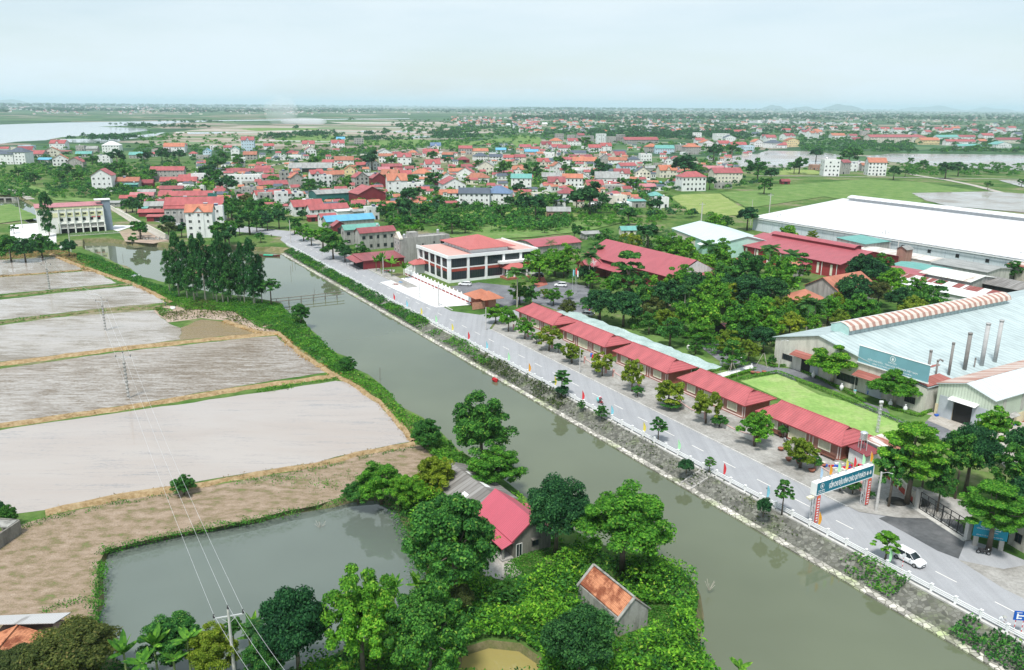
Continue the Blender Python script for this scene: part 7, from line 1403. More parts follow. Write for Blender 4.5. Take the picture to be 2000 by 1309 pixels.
def signpost(loc,rz,label):
    root=empty('road_sign',loc,rz,label,'road sign')
    for x in (-.42,.42):
        mb=MB()
        for j in range(6): mb.tube([(x,0,j*.33),(x,0,j*.33+.33)],.05,6,j%2)
        mb.build('striped_post',[WHITE2,RED],root)
    mb=MB(); mb.box(-.75,.75,-.06,.02,1.95,3.15,0,True); pn=mb.build('panel',plain('sign_blue',(.01,.10,.45),.5,.03),root); mb=MB()
    for q in [(-.45,-.45,-.25,.3),(-.25,-.05,.4,.12),(-.25,-.4,.15,-.25),(-.5,.38,.1,.46)]: mb.quad((q[0],q[1],.02),(q[2],q[1],.02),(q[2],q[3],.02),(q[0],q[3],.02))
    mk=mb.build('road_symbol',LET,pn); mk.matrix_local=faceM((0,-.06,2.55),'f')
    mb=MB(); mb.box(-.9,.9,-.35,.35,0,.35); mb.build('base',CONCL,root)
signpost(W(40.9,93.95,.05),R(-8),'blue route sign on red and white striped posts, bottom right corner')
root=empty('round_sign',W(56.1,94.0,.05),0,'small round sign on a red and white striped post beside the white car','road sign'); mb=MB()
for j in range(8): mb.tube([(0,0,j*.3),(0,0,j*.3+.3)],.045,6,j%2)
mb.build('striped_post',[WHITE2,RED],root); mb=MB(); mb.tube([(0,-.05,2.55),(0,.0,2.55)],.3,14,0); mb.build('disc',plain('sign_back_grey',(.6,.62,.64),.4),root)
root=empty('marker_sign',W(79.8,94.0,.05),0,'dark lamp bracket post near the cyan flag on the railing','post'); mb=MB(); mb.tube([(0,0,0),(0,0,1.9)],.05,5); mb.tube([(0,0,1.9),(.25,0,2.2)],.04,5); mb.tube([(0,0,1.9),(-.25,0,2.2)],.04,5); mb.lathe([(.1,0),(.12,.2),(.02,.3)],0,0,2.0,6); mb.build('post',BLACKM,root)
# ---- cars
CARW=plain('car_white_paint',(.82,.83,.84),.18,.02,spec=.6); CARB=plain('car_black_paint',(.02,.02,.022),.15,.02,spec=.6); CARS=plain('car_silver_paint',(.5,.52,.54),.2,.02,metal=.5); TYRE=plain('tyre',(.02,.02,.02),.9); RIM=plain('rim',(.35,.36,.37),.35,.1,metal=.7); LAMPG=plain('lamp_glass',(.75,.78,.8),.1,.02); LAMPR=plain('lamp_red',(.4,.01,.01),.2)
CGL=GLASS
def car(loc,rz,paint,label,L=4.3,Wd=1.76,Hh=1.6,name='car'):
    root=empty(name,loc,rz,label,'car'); X=lambda f:(f-.5)*L   # front at +x
    def loft(st,mat,nm,par,close=True):
        mb=MB(); rows=[]
        for f,prof in st:
            n=len(mb.v); pts=[(X(f),-y,z) for y,z in prof]+[(X(f),y,z) for y,z in prof[::-1]]; mb.v+=pts; rows.append((n,len(pts)))
        for (a,k),(b,_) in zip(rows,rows[1:]):
            for i in range(k-1): mb.f.append((a+i,a+i+1,b+i+1,b+i)); mb.m.append(0)
        mb.f.append(tuple(range(rows[0][0],rows[0][0]+rows[0][1]))[::-1]); mb.m.append(0); mb.f.append(tuple(range(rows[-1][0],rows[-1][0]+rows[-1][1]))); mb.m.append(0)
        o=mb.build(nm,mat,par); 
        for p in o.data.polygons: p.use_smooth=False
        return o
    w=Wd/2; b=lambda zb,zt,ww,top:[(ww*.9,zb),(ww,zb+.18),(ww,zt-.15),(ww*.93,zt),(0,top)]
    loft([(0,b(.42,.95,w*.86,1.0)),(.03,b(.3,1.0,w*.95,1.06)),(.12,b(.28,1.02,w,1.08)),(.3,b(.26,1.0,w,1.04)),(.55,b(.26,.97,w,1.0)),(.70,b(.26,.96,w,1.02)),(.78,b(.27,.94,w*.99,1.03)),(.93,b(.28,.84,w*.95,.93)),(.985,b(.32,.7,w*.86,.78)),(1,b(.4,.6,w*.78,.64))],paint,'body',root)
    g=lambda zt,ww,wt:[(ww*.93,.98),(wt,zt-.05),(wt*.8,zt),(0,zt+.02)]
    loft([(.035,g(1.12,w,w*.86)),(.13,g(Hh-.08,w,w*.76)),(.3,g(Hh-.02,w,w*.77)),(.5,g(Hh-.02,w,w*.77)),(.6,g(Hh-.1,w,w*.76)),(.76,g(1.05,w*.98,w*.86))],CGL,'windows',root)
    mb=MB(); mb.slab([(X(.60),-w*.78,Hh+.02),(X(.60),w*.78,Hh+.02),(X(.1),w*.78,Hh+.05),(X(.1),-w*.78,Hh+.05)],.07); mb.build('roof_panel',paint,root)
    mb=MB()
    for sg in(-1,1):
        for f0,z0,f1,z1 in((.6,Hh-.08,.765,1.02),(.44,Hh-.05,.45,1.0),(.12,Hh-.06,.04,1.08)): mb.tube([(X(f0),sg*w*.76,z0),(X(f1),sg*w*.93,z1)],.035,4)
    mb.build('pillars',paint,root)
    for f in(.19,.81):
        for sg in(-1,1):
            y=sg*(w-.1); mb=MB(); mb.tube([(X(f),y-.11,.33),(X(f),y+.11,.33)],.33,16); tv=mb.build('wheel',TYRE,root,False); m2=MB(); m2.tube([(X(f),y+sg*.1,.33),(X(f),y+sg*.125,.33)],.2,10); m2.build('rim',RIM,tv)
    for sg in(-1,1):
        m2=MB(); m2.box(X(.955),X(.99),min(sg*w*.5,sg*w*.83),max(sg*w*.5,sg*w*.83),.66,.78,0,True); m2.build('headlight',LAMPG,root); m2=MB(); m2.box(X(-.0)-.01,X(.03),min(sg*w*.55,sg*w*.88),max(sg*w*.55,sg*w*.88),.78,.95,0,True); m2.build('tail_light',LAMPR,root); m2=MB(); m2.box(X(.66),X(.69),min(sg*w,sg*(w+.2)),max(sg*w,sg*(w+.2)),.98,1.12,0,True); m2.build('mirror',paint,root)
    m2=MB(); m2.box(X(.99),X(1.005),-.42,.42,.42,.62,0,True); m2.build('grille',BLACKM,root); m2=MB(); m2.box(X(1.005),X(1.01),-.25,.25,.36,.46,0,True); m2.build('number_plate',WHITE2,root)
    return root
dn=math.atan2(-U2.y,-U2.x)
car(W(57.3,97.35,.035),dn,CARW,'white crossover driving on the road beside the railing, bottom right')
car(G(908,558,.05),R(168),CARW,'white saloon parked in front of the white office',L=4.5,Hh=1.45); car(G(1095,560,.05),R(170),CARW,'white hatchback on the dark yard beside the flagpoles'); car(G(1050,541,.05),R(175),CARB,'black car half hidden at the end of the office building',L=4.6); car(G(1144,618,.05),R(150),CARS,'silver car half hidden by trees behind the farthest pavilions',L=4.5)
# ---- people (one continuous skinned body each)
SKIN=plain('skin',(.42,.26,.18),.6,.05); HAIR=plain('hair',(.02,.018,.016),.6)
def person(loc,rz,J,shirt,trous,label,hat=None,scale=1.0,skinhands=True):
    """J: dict of joints in metres, x forward, y left, z up"""
    me=bpy.data.meshes.new('person'); names=list(J); V=[J[k][:3] for k in names]; rad=[J[k][3] for k in names]; E=[]
    ch=[('pelvis','waist'),('waist','chest'),('chest','neck'),('neck','head0'),('head0','head1'),('chest','lsh'),('lsh','lel'),('lel','lwr'),('lwr','lpalm'),('chest','rsh'),('rsh','rel'),('rel','rwr'),('rwr','rpalm'),('pelvis','lhip'),('lhip','lkn'),('lkn','lan'),('lan','ltoe'),('pelvis','rhip'),('rhip','rkn'),('rkn','ran'),('ran','rtoe')]
    E=[(names.index(a),names.index(b)) for a,b in ch]
    for sd in 'lr':
        pm=Vector(J[sd+'palm'][:3]); wr=Vector(J[sd+'wr'][:3]); d=(pm-wr).normalized(); s_=d.cross(Vector((0,1,0))); s_=s_.normalized() if s_.length>.1 else Vector((1,0,0))
        for i,(o_,ln) in enumerate(((-.03,.055),(-.012,.07),(.008,.072),(.026,.062))):
            V.append(tuple(pm+s_*o_+d*.03)); V.append(tuple(pm+s_*o_*1.2+d*(.03+ln*.6))); V.append(tuple(pm+s_*o_*1.25+d*(.03+ln*.9)+Vector((.02,0,-.012)))); n=len(V); E+= [(names.index(sd+'palm'),n-3),(n-3,n-2),(n-2,n-1)]; rad+=[.011,.010,.008]
        V.append(tuple(wr+d*.045-s_*.04)); V.append(tuple(wr+d*.085-s_*.055)); n=len(V); E+=[(names.index(sd+'palm'),n-2),(n-2,n-1)]; rad+=[.012,.009]
    me.from_pydata(V,E,[]); o=link('person',me); m=o.modifiers.new('skin','SKIN'); me.skin_vertices or None
    if not me.skin_vertices: 
        bm=bmesh.new(); bm.from_mesh(me); bm.verts.layers.skin.verify(); bm.to_mesh(me); bm.free()
    for i,x in enumerate(me.skin_vertices[0].data): x.radius=(rad[i]*(1.0),rad[i]); x.use_root=(i==names.index('pelvis'))
    m2=o.modifiers.new('sub','SUBSURF'); m2.levels=1; m2.render_levels=1
    dg=bpy.context.evaluated_depsgraph_get(); m3=bpy.data.meshes.new_from_object(o.evaluated_get(dg)); bpy.data.objects.remove(o)
    m3.materials.clear(); [m3.materials.append(x) for x in (SKIN,shirt,trous)]
    zs=J['waist'][2]; 
    for p in m3.polygons:
        c=p.center; p.use_smooth=True
        near=min(names,key=lambda k:(Vector(J[k][:3])-c).length)
        p.material_index=1 if near in('waist','chest','lsh','rsh','lel','rel') else (2 if near in('pelvis','lhip','rhip','lkn','rkn','lan','ran') else 0)
    o=link('person',m3,None,loc,rz); o.scale=(scale,)*3; props(o,label,'person')
    hd=Vector(J['head1'][:3])
    mb=MB(); mb.lathe([(.105,-.06),(.125,.0),(.12,.06),(.08,.105),(.02,.125)] if not hat else ([(.14,-.04),(.15,.02),(.14,.09),(.09,.14),(.02,.16)] if hat[1]=='helmet' else [(.26,-.02),(.2,.03),(.1,.11),(.02,.17)]),hd.x-.015,hd.y,hd.z+.01,12); mb.build('hair' if not hat else hat[1],HAIR if not hat else hat[0],o,True)
    mb=MB(); f=hd+Vector((.085,0,-.045)); mb.box(f.x,f.x+.035,f.y-.014,f.y+.014,f.z-.03,f.z+.015,0,True); mb.build('nose',SKIN,o); mb=MB()
    for y in(-.035,.035): mb.box(f.x-.005,f.x+.012,f.y+y-.012,f.y+y+.012,f.z+.015,f.z+.03,0,True)
    mb.build('eyes',HAIR,o); mb=MB(); mb.box(f.x-.005,f.x+.01,f.y-.022,f.y+.022,f.z-.065,f.z-.055,0,True); mb.build('mouth',plain('lips',(.3,.1,.09)),o)
    return o
STAND=dict(pelvis=(0,0,.93,.15),waist=(0,0,1.08,.13),chest=(0,0,1.3,.15),neck=(0,0,1.47,.06),head0=(.01,0,1.55,.08),head1=(.02,0,1.63,.1),lsh=(0,.19,1.38,.06),lel=(-.02,.25,1.12,.045),lwr=(.06,.25,.9,.03),lpalm=(.09,.25,.83,.03),rsh=(0,-.19,1.38,.06),rel=(-.02,-.25,1.12,.045),rwr=(.06,-.25,.9,.03),rpalm=(.09,-.25,.83,.03),lhip=(0,.1,.86,.1),lkn=(.03,.11,.48,.07),lan=(-.05,.11,.08,.045),ltoe=(.12,.12,.03,.035),rhip=(0,-.1,.86,.1),rkn=(.06,-.11,.48,.07),ran=(.1,-.11,.08,.045),rtoe=(.27,-.12,.03,.035))
BEND=dict(STAND); BEND.update(waist=(.06,0,1.04,.13),chest=(.25,0,1.18,.15),neck=(.38,0,1.27,.06),head0=(.45,0,1.31,.08),head1=(.52,0,1.36,.1),lsh=(.27,.19,1.22,.06),lel=(.42,.22,1.0,.045),lwr=(.6,.15,.9,.03),lpalm=(.66,.12,.88,.03),rsh=(.27,-.19,1.22,.06),rel=(.36,-.24,.98,.045),rwr=(.5,-.22,.78,.03),rpalm=(.54,-.21,.72,.03))
SIT=dict(pelvis=(0,0,.86,.15),waist=(.0,0,1.0,.13),chest=(.05,0,1.22,.15),neck=(.08,0,1.38,.06),head0=(.1,0,1.46,.08),head1=(.11,0,1.54,.1),lsh=(.06,.18,1.3,.06),lel=(.25,.25,1.12,.045),lwr=(.45,.24,1.08,.03),lpalm=(.52,.24,1.08,.03),rsh=(.06,-.18,1.3,.06),rel=(.25,-.25,1.12,.045),rwr=(.45,-.24,1.08,.03),rpalm=(.52,-.24,1.08,.03),lhip=(.05,.1,.82,.1),lkn=(.42,.16,.8,.07),lan=(.36,.17,.38,.045),ltoe=(.52,.17,.32,.035),rhip=(.05,-.1,.82,.1),rkn=(.42,-.16,.8,.07),ran=(.36,-.17,.38,.045),rtoe=(.52,-.17,.32,.035))
person(W(43.0,93.75,.06),R(-30),BEND,plain('shirt_white',(.75,.78,.8),.8),plain('trousers_pale',(.6,.62,.62),.8),'person in white leaning over the white railing, bottom right',(plain('hat_grey',(.35,.36,.33)),'hat'))
person(G(1669,773,.05),R(-120),STAND,plain('shirt_cyan',(.2,.6,.7),.8),plain('trousers_white',(.7,.7,.68),.8),'person in pale blue shirt standing on the asphalt lane')
person(G(324,598,.3),R(200),BEND,plain('shirt_grey',(.3,.3,.32),.8),plain('trousers_dark',(.08,.08,.1),.8),'person in grey bending on the bund beside the white sacks',(plain('hat_straw',(.6,.5,.3)),'hat'))
person(G(1147,606,.1),R(-90),STAND,plain('shirt_pale',(.6,.6,.62),.8),MATS['trousers_dark'],'person standing among parked motorbikes behind the canopy')
def bike(loc,rz,c,label,name='motorbike'):
    root=empty(name,loc,rz,label,'motorbike')
    for x in(-.62,.62): mb=MB(); n=14; mb.tube([(x,-.05,.29),(x,.05,.29)],.29,14); w_=mb.build('wheel',TYRE,root); m2=MB(); m2.tube([(x,-.06,.29),(x,.06,.29)],.16,10); m2.build('rim',RIM,w_)
    mb=MB(); mb.tube([(-.7,0,.62),(-.3,0,.66),(.1,0,.5),(.35,0,.55)],[.08,.15,.13,.1],8); mb.tube([(.35,0,.3),(.42,0,.85)],[.16,.12],8); mb.tube([(-.35,0,.32),(.1,0,.3)],.12,8); mb.build('body',c,root,True)
    mb=MB(); mb.tube([(-.75,0,.78),(-.2,0,.8),(.08,0,.74)],[.1,.14,.1],8); mb.build('seat',BLACKM,root,True); mb=MB(); mb.tube([(.62,0,.3),(.45,0,.9)],.04,6); mb.tube([(.42,-.33,1.02),(.44,0,.98),(.42,.33,1.02)],.025,5); mb.build('handlebar',BLACKM,root); mb=MB(); mb.lathe([(.03,-.08),(.09,-.02),(.07,.06)],.54,0,.88,8); mb.build('headlight',LAMPG,root)
    mb=MB(); mb.slab([(.45,-.07,.6),(.85,-.07,.52),(.85,.07,.52),(.45,.07,.6)],.03); mb.build('mudguard',c,root); return root
bike(W(53.3,108.2,.06),R(-25),BLACKM,'black motorbike parked on the pale pavement below the teal billboard')
scl=G(1173,789,.04); bike(scl,dn,REDP,'red scooter ridden down the road by two people'); 
person(scl+Vector(W(.18,0))*-0+Vector((math.cos(dn)*.0,math.sin(dn)*.0,-.06)),dn,SIT,plain('shirt_dark_grey',(.08,.09,.09),.8),MATS['trousers_dark'],'person steering the red scooter in a pink helmet',(plain('helmet_pink',(.8,.3,.4),.4),'helmet'))
person(scl+Vector((math.cos(dn)*-.42,math.sin(dn)*-.42,-.02)),dn,SIT,plain('shirt_red',(.6,.03,.06),.8),MATS['trousers_dark'],'person riding pillion in red with a white helmet',(WHITE2,'helmet'))
mb=MB(); mb.lathe([(.1,0),(.42,.05),(.5,.35),(.4,.6),(.1,.68)],0,0,0,12); o=mb.build('bundle',plain('turquoise_bag',(.16,.55,.52),.6),None,True,loc=scl+Vector((math.cos(dn)*-.85,math.sin(dn)*-.85,.45))); o.scale=(.8,1.2,1); props(o,'turquoise bundle strapped behind the red scooter riders','bundle')
for i,(x,y) in enumerate([(1140,603),(1150,610),(1160,616),(1168,622)]): bike(G(x,y,.05),R(40+i*15),[BLACKM,REDP,CARS,BLACKM][i],['first dark','red','silver','last dark'][i]+' motorbike parked in the shade behind the net canopy')
bike(G(641,470,.1),R(-60),REDP,'red delivery motorbike parked under the street trees'); bike(G(1535,865,.1),RZ+1.2,CARS,'grey motorbike parked against the nearest pavilion wall'); bike(G(530,462,.1),RZ+1.5,BLACKM,'motorbike parked at the roadside where the road bends')
# ---- barrels, tanks, vases, odds and ends
def barrel(p,c,label,grp='plastic barrels and tubs'):
    mb=MB(); mb.lathe([(.28,0),(.3,.1),(.3,.42),(.32,.45),(.3,.48),(.3,.85),(.26,.9)],seg=12); o=mb.build('barrel',c,None,True,loc=p); return props(o,label,'barrel',grp)
for i,(x,y,c,l) in enumerate([(1692,766,REDP,'red barrel by the factory doorway, left of the blue ones'),(1696,770,BLUEP,'blue barrel beside the red one, nearest the lane'),(1701,768,BLUEP,'blue barrel right of the red one'),(1155,697,BLUEP,'blue barrel in front of the fourth pavilion'),(1158,700,REDP,'red barrel beside the blue one before the fourth pavilion'),(1875,812,BLUEP,'blue barrel inside the workshop doorway'),(1985,825,BLUEP,'blue barrel by the rubbish heap at the right edge'),(1519,446,BLUEP,'blue drum at the left end of the white warehouse'),(1865,812,REDP,'red tub left of the workshop door'),(1582,884,BLUEP,'blue tub among the potted plants at the nearest pavilion')]): barrel(G(x,y,.1),c,l)
root=empty('water_tower',G(1680,905,.0),0,'ribbed steel water tank on a tall frame behind the welcome arch','water tower'); hh=hz(1692,842,root.location); mb=MB()
for x,y in((-.5,-.5),(.5,-.5),(.5,.5),(-.5,.5)): mb.box(x-.05,x+.05,y-.05,y+.05,0,hh-1.6)
mb.build('frame',GALV,root); mb=MB(); mb.lathe([(.6,0),(.68,.1)]+[(.68 if k%2 else .62,.1+k*.17) for k in range(1,8)]+[(.5,1.45),(.1,1.6)],0,0,hh-1.6,16); mb.build('tank',STEEL,root,True)
VASE=[(.12,0),(.2,.1),(.38,.45),(.4,.7),(.28,.95),(.14,1.05),(.13,1.2),(.22,1.3)]
for x,y,l in [(1409,716,'white vase sculpture at the near end of the net canopy'),(1447,711,'large white vase leaning on the garden lawn'),(1467,724,'small white vase beside the garden path'),(1588,738,'white vase in the left frangipani bed'),(1643,763,'slim white vase by the asphalt lane'),(1738,795,'white vase in the right frangipani bed'),(1767,805,'white fountain vase in the right bed'),(1549,715,'grey urn at the factory door'),(1344,684,'white vase under the garden trees'),(1348,552,'white vase near the big red hall')]:
    mb=MB(); mb.lathe(VASE,seg=12); o=mb.build('vase',WHITE,None,True,loc=G(x,y,.05)); o.scale=(1.1,1.1,1.3); props(o,l,'vase')
POTM=plain('terracotta_pot',(.32,.12,.08),.8,.2); pm=MB(); pm.lathe([(.22,0),(.42,.35),(.5,.42),(.48,.5)],seg=12); PM2=pm.mesh('plant_pot',POTM,True)
for i,(x,y) in enumerate([(1585,922),(1540,900),(1598,905),(1660,952),(1640,935),(1570,893),(1606,912),(1110,700),(1480,858),(1525,880),(1560,905),(1630,945),(1470,730),(1480,731),(1492,729)]):
    o=link('plant_pot',PM2,None,G(x,y,.1)); o.scale=(1.2,1.2,1.1); props(o,None,'plant pot','terracotta plant pots'); AUTO.append((o,'round terracotta plant pot',(x,y)))
def clutter(name,x,y,wd,n,label,cols,h=.5,seed=0,cat='rubbish heap'):
    r=random.Random(seed); root=empty(name,G(x,y,.05),0,label,cat)
    for c in cols:
        mb=MB()
        for i in range(n):
            a,b=r.gauss(0,wd*.4),r.gauss(0,wd*.3); s1,s2,s3=r.uniform(.15,.5),r.uniform(.15,.5),r.uniform(.15,h); mb.slab([(a-s1,b-s2,s3),(a+s1,b-s2*.6,s3+.1),(a+s1*.8,b+s2,s3),(a-s1,b+s2*.9,s3-.05)],s3)
        mb.build('debris',c,root)
clutter('rubbish_heap',1975,822,3.2,9,'colourful rubbish heap at the right edge beside the workshop',[WHITE,BLUEP,BLACKM,POTM],.7,1); clutter('crate_stack',1845,813,1.8,5,'white and red tubs stacked left of the workshop door',[WHITE2,REDP,BLUEP],.7,2)
clutter('rubble',757,530,3,10,'rubble and sacks on the strip beside the cafe',[WHITE,CONCL,REDC],.5,3); clutter('tarpaulin',785,552,1.0,3,'bright blue tarpaulin on the white concrete lot',[plain('blue_tarp',(.03,.3,.65),.6)],.4,4,'tarpaulin'); clutter('sand_heap',771,556,1.2,5,'small heap of bricks and sacks beside the blue tarpaulin',[CONCL,POTM],.4,5,'heap')
clutter('vase_stock',1645,915,3.0,10,'rows of unfinished cream pots stacked outside the nearest pavilion',[WHITE,WC['c'],BLUEP,REDP],.45,6,'pottery'); clutter('sack_pile',336,604,1.8,6,'pile of bright white sacks on the paddy bund',[WHITE2],1.3,7,'sacks'); clutter('sack_pile',263,541,1.6,5,'grey blue sacks by the upper canal',[BLUEC,WHITE],.9,8,'sacks'); clutter('stone_heap',300,468,5,14,'pile of pale broken rocks beside the pumping station canal',[CONCL,CONC],.9,9,'rocks'); clutter('rubble',1140,405,6,14,'scattered sacks and scrap behind the pink brick shed',[WHITE,CONCL,REDC],.7,10); clutter('worktable',1870,818,1.5,3,'green and white worktables in the workshop doorway',[GREENCL,WHITE2],.7,11,'table')
clutter('grave_cluster',1790,305,14,16,'cluster of pale tombs on the brown fields at the right',[WHITE,CONCL],1.6,12,'tombs'); clutter('grave_cluster',1880,306,12,12,'second cluster of dark tombs on the brown fields',[CONC,CONCL],1.5,13,'tombs')
root=empty('cream_bag',G(122,487),0,'big white sack on the corner of the first paddy bund','sack'); mb=MB(); mb.lathe([(.3,0),(.95,.3),(1.0,.9),(.8,1.4),(.2,1.6)],seg=10); mb.build('bag',WHITE,root,True)
for (x,y,l) in ((1360,795,'wooden bench stack against the second pavilion'),(1505,862,'long wooden bench before the nearest pavilion, far end'),(1620,905,'long wooden bench before the nearest pavilion, near end')):
    s_,t_=F(x,y); root=empty('bench',W(s_,115.8,.1),RZ,l,'bench'); mb=MB(); mb.box(-.25,.25,0,3.2,.4,.48,0,True); mb.build('seat',plain('dark_wood',(.16,.07,.05),.6),root)
    for yy in(.2,2.8): mb=MB(); mb.box(-.2,.2,yy,yy+.15,0,.4); mb.build('leg',MATS['dark_wood'],root)
    mb=MB(); mb.box(.25,.3,0,3.2,.48,.9,0,True); mb.build('backrest',MATS['dark_wood'],root)
# ---- canal things
def boat(loc,rz,L,c,label,tarp=None):
    root=empty('boat',loc,rz,label,'boat'); mb=MB(); n=9; rows=[]
    for i in range(n):
        t=i/(n-1)*2-1; w_=.75*(1-abs(t)**2.6)+.03; z=.45+.35*abs(t)**2; rows.append([(t*L/2,-w_,z),(t*L/2*.96,-w_*.6,0),(t*L/2*.96,w_*.6,0),(t*L/2,w_,z)])
    for a,b in zip(rows,rows[1:]):
        for j in range(3): mb.quad(a[j],b[j],b[j+1],a[j+1]); 
        for j in range(3): q=lambda p:(p[0]*.96,p[1]*.9,p[2]+.03); mb.quad(q(a[j+1]),q(b[j+1]),q(b[j]),q(a[j]))
    mb.build('hull',c,root); 
    for x in(-L*.2,L*.2): m2=MB(); m2.box(x-.15,x+.15,-.6,.6,.42,.48,0,True); m2.build('thwart',c,root)
    if tarp: m2=MB(); m2.slab([(-L*.3,-.7,.6),(L*.15,-.7,.55),(L*.15,.7,.65),(-L*.3,.7,.75)],.08); m2.build('tarpaulin',tarp,root)
boat(G(527,501,WZ),R(-4),9,plain('boat_maroon',(.16,.05,.04),.7),'dark red wooden boat with green cover moored at the canal bend',plain('green_tarp',(.03,.42,.25),.7))
boat(G(967,745,WZ),RZ+1.6,1.8,REDP,'tiny red float boat at the foot of the revetment')
root=empty('bamboo_bridge',G(530,594,WZ),0,'narrow bamboo footbridge crossing the canal','footbridge'); a=G(530,590,WZ+1.2); b=G(672,574,WZ+1.2); root.location=(0,0,0); BM=plain('grey_bamboo',(.2,.18,.15),.9)
for z in(0,.9):
    mb=MB(); p=a+Vector((0,0,z)); q=b+Vector((0,0,z)); mb.tube([tuple(p),tuple((p+q)/2+Vector((0,0,-.15))),tuple(q)],.13,6); mb.build('rail' if z else 'walkway',BM,root)
for k in range(6): t=(k+.4)/6; c=a.lerp(b,t); mb=MB(); mb.tube([(c.x,c.y,WZ-1),(c.x,c.y,WZ+2.2)],.1,6); mb.tube([(c.x-.3,c.y,WZ-1),(c.x-.1,c.y+.3,WZ+1.6)],.08,5); mb.build('post',BM,root)
for i,(x,y,h_) in enumerate([(742,742,3),(240,505,2),(568,535,3.2),(614,577,2.4),(450,1080,.01),(576,520,1.6)]):
    if h_<.1: continue
    mb=MB(); mb.tube([(0,0,-1),(0.1,0,h_)],.06,5); o=mb.build('stake',BM,None,loc=G(x,y,WZ)); props(o,None,'stake','wooden stakes in the canal'); AUTO.append((o,'thin wooden stake standing in the canal',(x,y)))
r=random.Random(2)
for x,y,l in ((625,1030,'dead branch sticking out of the fish pond'),(1385,1150,'bare twigs at the water edge of the canal point')):
    mb=MB()
    for i in range(9): mb.tube([(0,0,-.3),(r.uniform(-.8,.8),r.uniform(-.5,.5),r.uniform(.3,1.2))],.025,4)
    props(mb.build('dead_branch',BARKP,None,loc=G(x,y,PZ)),l,'branch')
# stairs in the revetment, culvert
for s0,l in ((91.0,'concrete steps down the revetment near the red flag'),(263,'concrete steps down the revetment at the bamboo footbridge')):
    root=empty('steps',W(s0,TR+.4,0),RZ,l,'steps'); mb=MB()
    for k in range(8): x0=.55*k; z=WZ+.25+k*.22; mb.box(x0,x0+.56,0,2.2,z-.7,z)
    mb.build('flight',OLDL,root)
    for y in(-.3,2.2): m2=MB(); m2.slab([(0,y,WZ+.45),(4.6,y,.2),(4.6,y+.3,.2),(0,y+.3,WZ+.45)],.5); m2.build('side_wall',CONC,root)
root=empty('culvert',W(35.5,TR+.6),RZ,'round concrete culvert mouth half buried in shrubs, bottom right','culvert'); mb=MB(); n=12
for i in range(n):
    a,b=math.pi*i/n,math.pi*(i+1)/n; f=lambda t,rr,x:(x,rr*math.cos(t),WZ-.3+rr*math.sin(t)); mb.quad(f(a,1.25,-1),f(b,1.25,-1),f(b,1.6,-1),f(a,1.6,-1)); mb.quad(f(a,1.6,-1),f(b,1.6,-1),f(b,1.6,1.6),f(a,1.6,1.6)); mb.quad(f(a,1.25,1.6),f(b,1.25,1.6),f(b,1.25,-1),f(a,1.25,-1))
mb.build('pipe',CONC,root); mb=MB(); mb.poly([(.6,1.25*math.cos(math.pi*i/10),WZ-.3+1.25*math.sin(math.pi*i/10)) for i in range(11)]); mb.build('dark_mouth',MATS['dark_interior'],root)
# street trees' supporting props
for i,(x,y) in enumerate([(1332,648),(1440,655),(1428,735),(1490,715),(1325,655),(1300,640)]):
    p=G(x,y); root=empty('tree_prop',p,0,None,'tree prop','wooden props around garden trees'); AUTO.append((root,'tripod of pale wooden tree props',(x,y)))
    for k in range(3): a=k*2.1+i; mb=MB(); mb.tube([(1.6*math.cos(a),1.6*math.sin(a),0),(.15*math.cos(a),.15*math.sin(a),3.2)],.05,5); mb.build('prop',BARKP,root)
# planting rings
for s_,t_ in ((69.2,111.6),(67.2,114.6)):
    mb=MB(); mb.lathe([(1.5,0),(1.45,.18),(.2,.2)],seg=16); o=mb.build('planting_ring',plain('dark_soil',(.035,.035,.03),.95,.3),None,True,loc=W(s_,t_,.1)); props(o,f"dark round planting bed under the {'nearer' if s_>68 else 'farther'} tree beside the black gate",'planting bed')
# ================================================================ FAR VILLAGES, FAR WOODS
def boxes(name,items,label,cat='houses'):
    Vs=[];Qs=[];M=[];n=0
    for (x,y,w,d,h,rise,rz,ci) in items:
        c_,s_=math.cos(rz),math.sin(rz); f=lambda a,b,z:(x+a*c_-b*s_,y+a*s_+b*c_,z); o=.4
        P=[f(0,0,0),f(w,0,0),f(w,d,0),f(0,d,0),f(0,0,h),f(w,0,h),f(w,d,h),f(0,d,h)]
        for q in((0,1,5,4),(1,2,6,5),(2,3,7,6),(3,0,4,7)): Vs+=[P[i] for i in q]; Qs.append([n,n+1,n+2,n+3]); M.append(0 if ci%4 else 1); n+=4
        if ci%7==0: rf=[[f(0,0,h),f(w,0,h),f(w,d,h),f(0,d,h)]]; mi=5
        else:
            A,B=f(0,d/2,h+rise),f(w,d/2,h+rise); rf=[[f(-o,-o,h),f(w+o,-o,h),B,A],[A,B,f(w+o,d+o,h),f(-o,d+o,h)],[P[4],A,A,P[7]],[P[6],B,B,P[5]]]; mi=2+(ci//4)%3
        for q in rf: Vs+=list(q); Qs.append([n,n+1,n+2,n+3]); M.append(mi if q[0]!=P[4] and q[0]!=P[6] else 0); n+=4
        for k in range(2): a=w*(.2+.4*k); Vs+=[f(a,-.05,h*.35),f(a+1,-.05,h*.35),f(a+1,-.05,h*.7),f(a,-.05,h*.7)]; Qs.append([n,n+1,n+2,n+3]); M.append(6); n+=4
    me=arr_mesh(name,np.array(Vs),np.array(Qs),[WHITE,WC['c'],RC['R'],RC['O'],RC['D'],CONC,GLASS],np.array(M)); return props(link(name,me),label,cat,kind='stuff')
rs=np.random.default_rng(77)
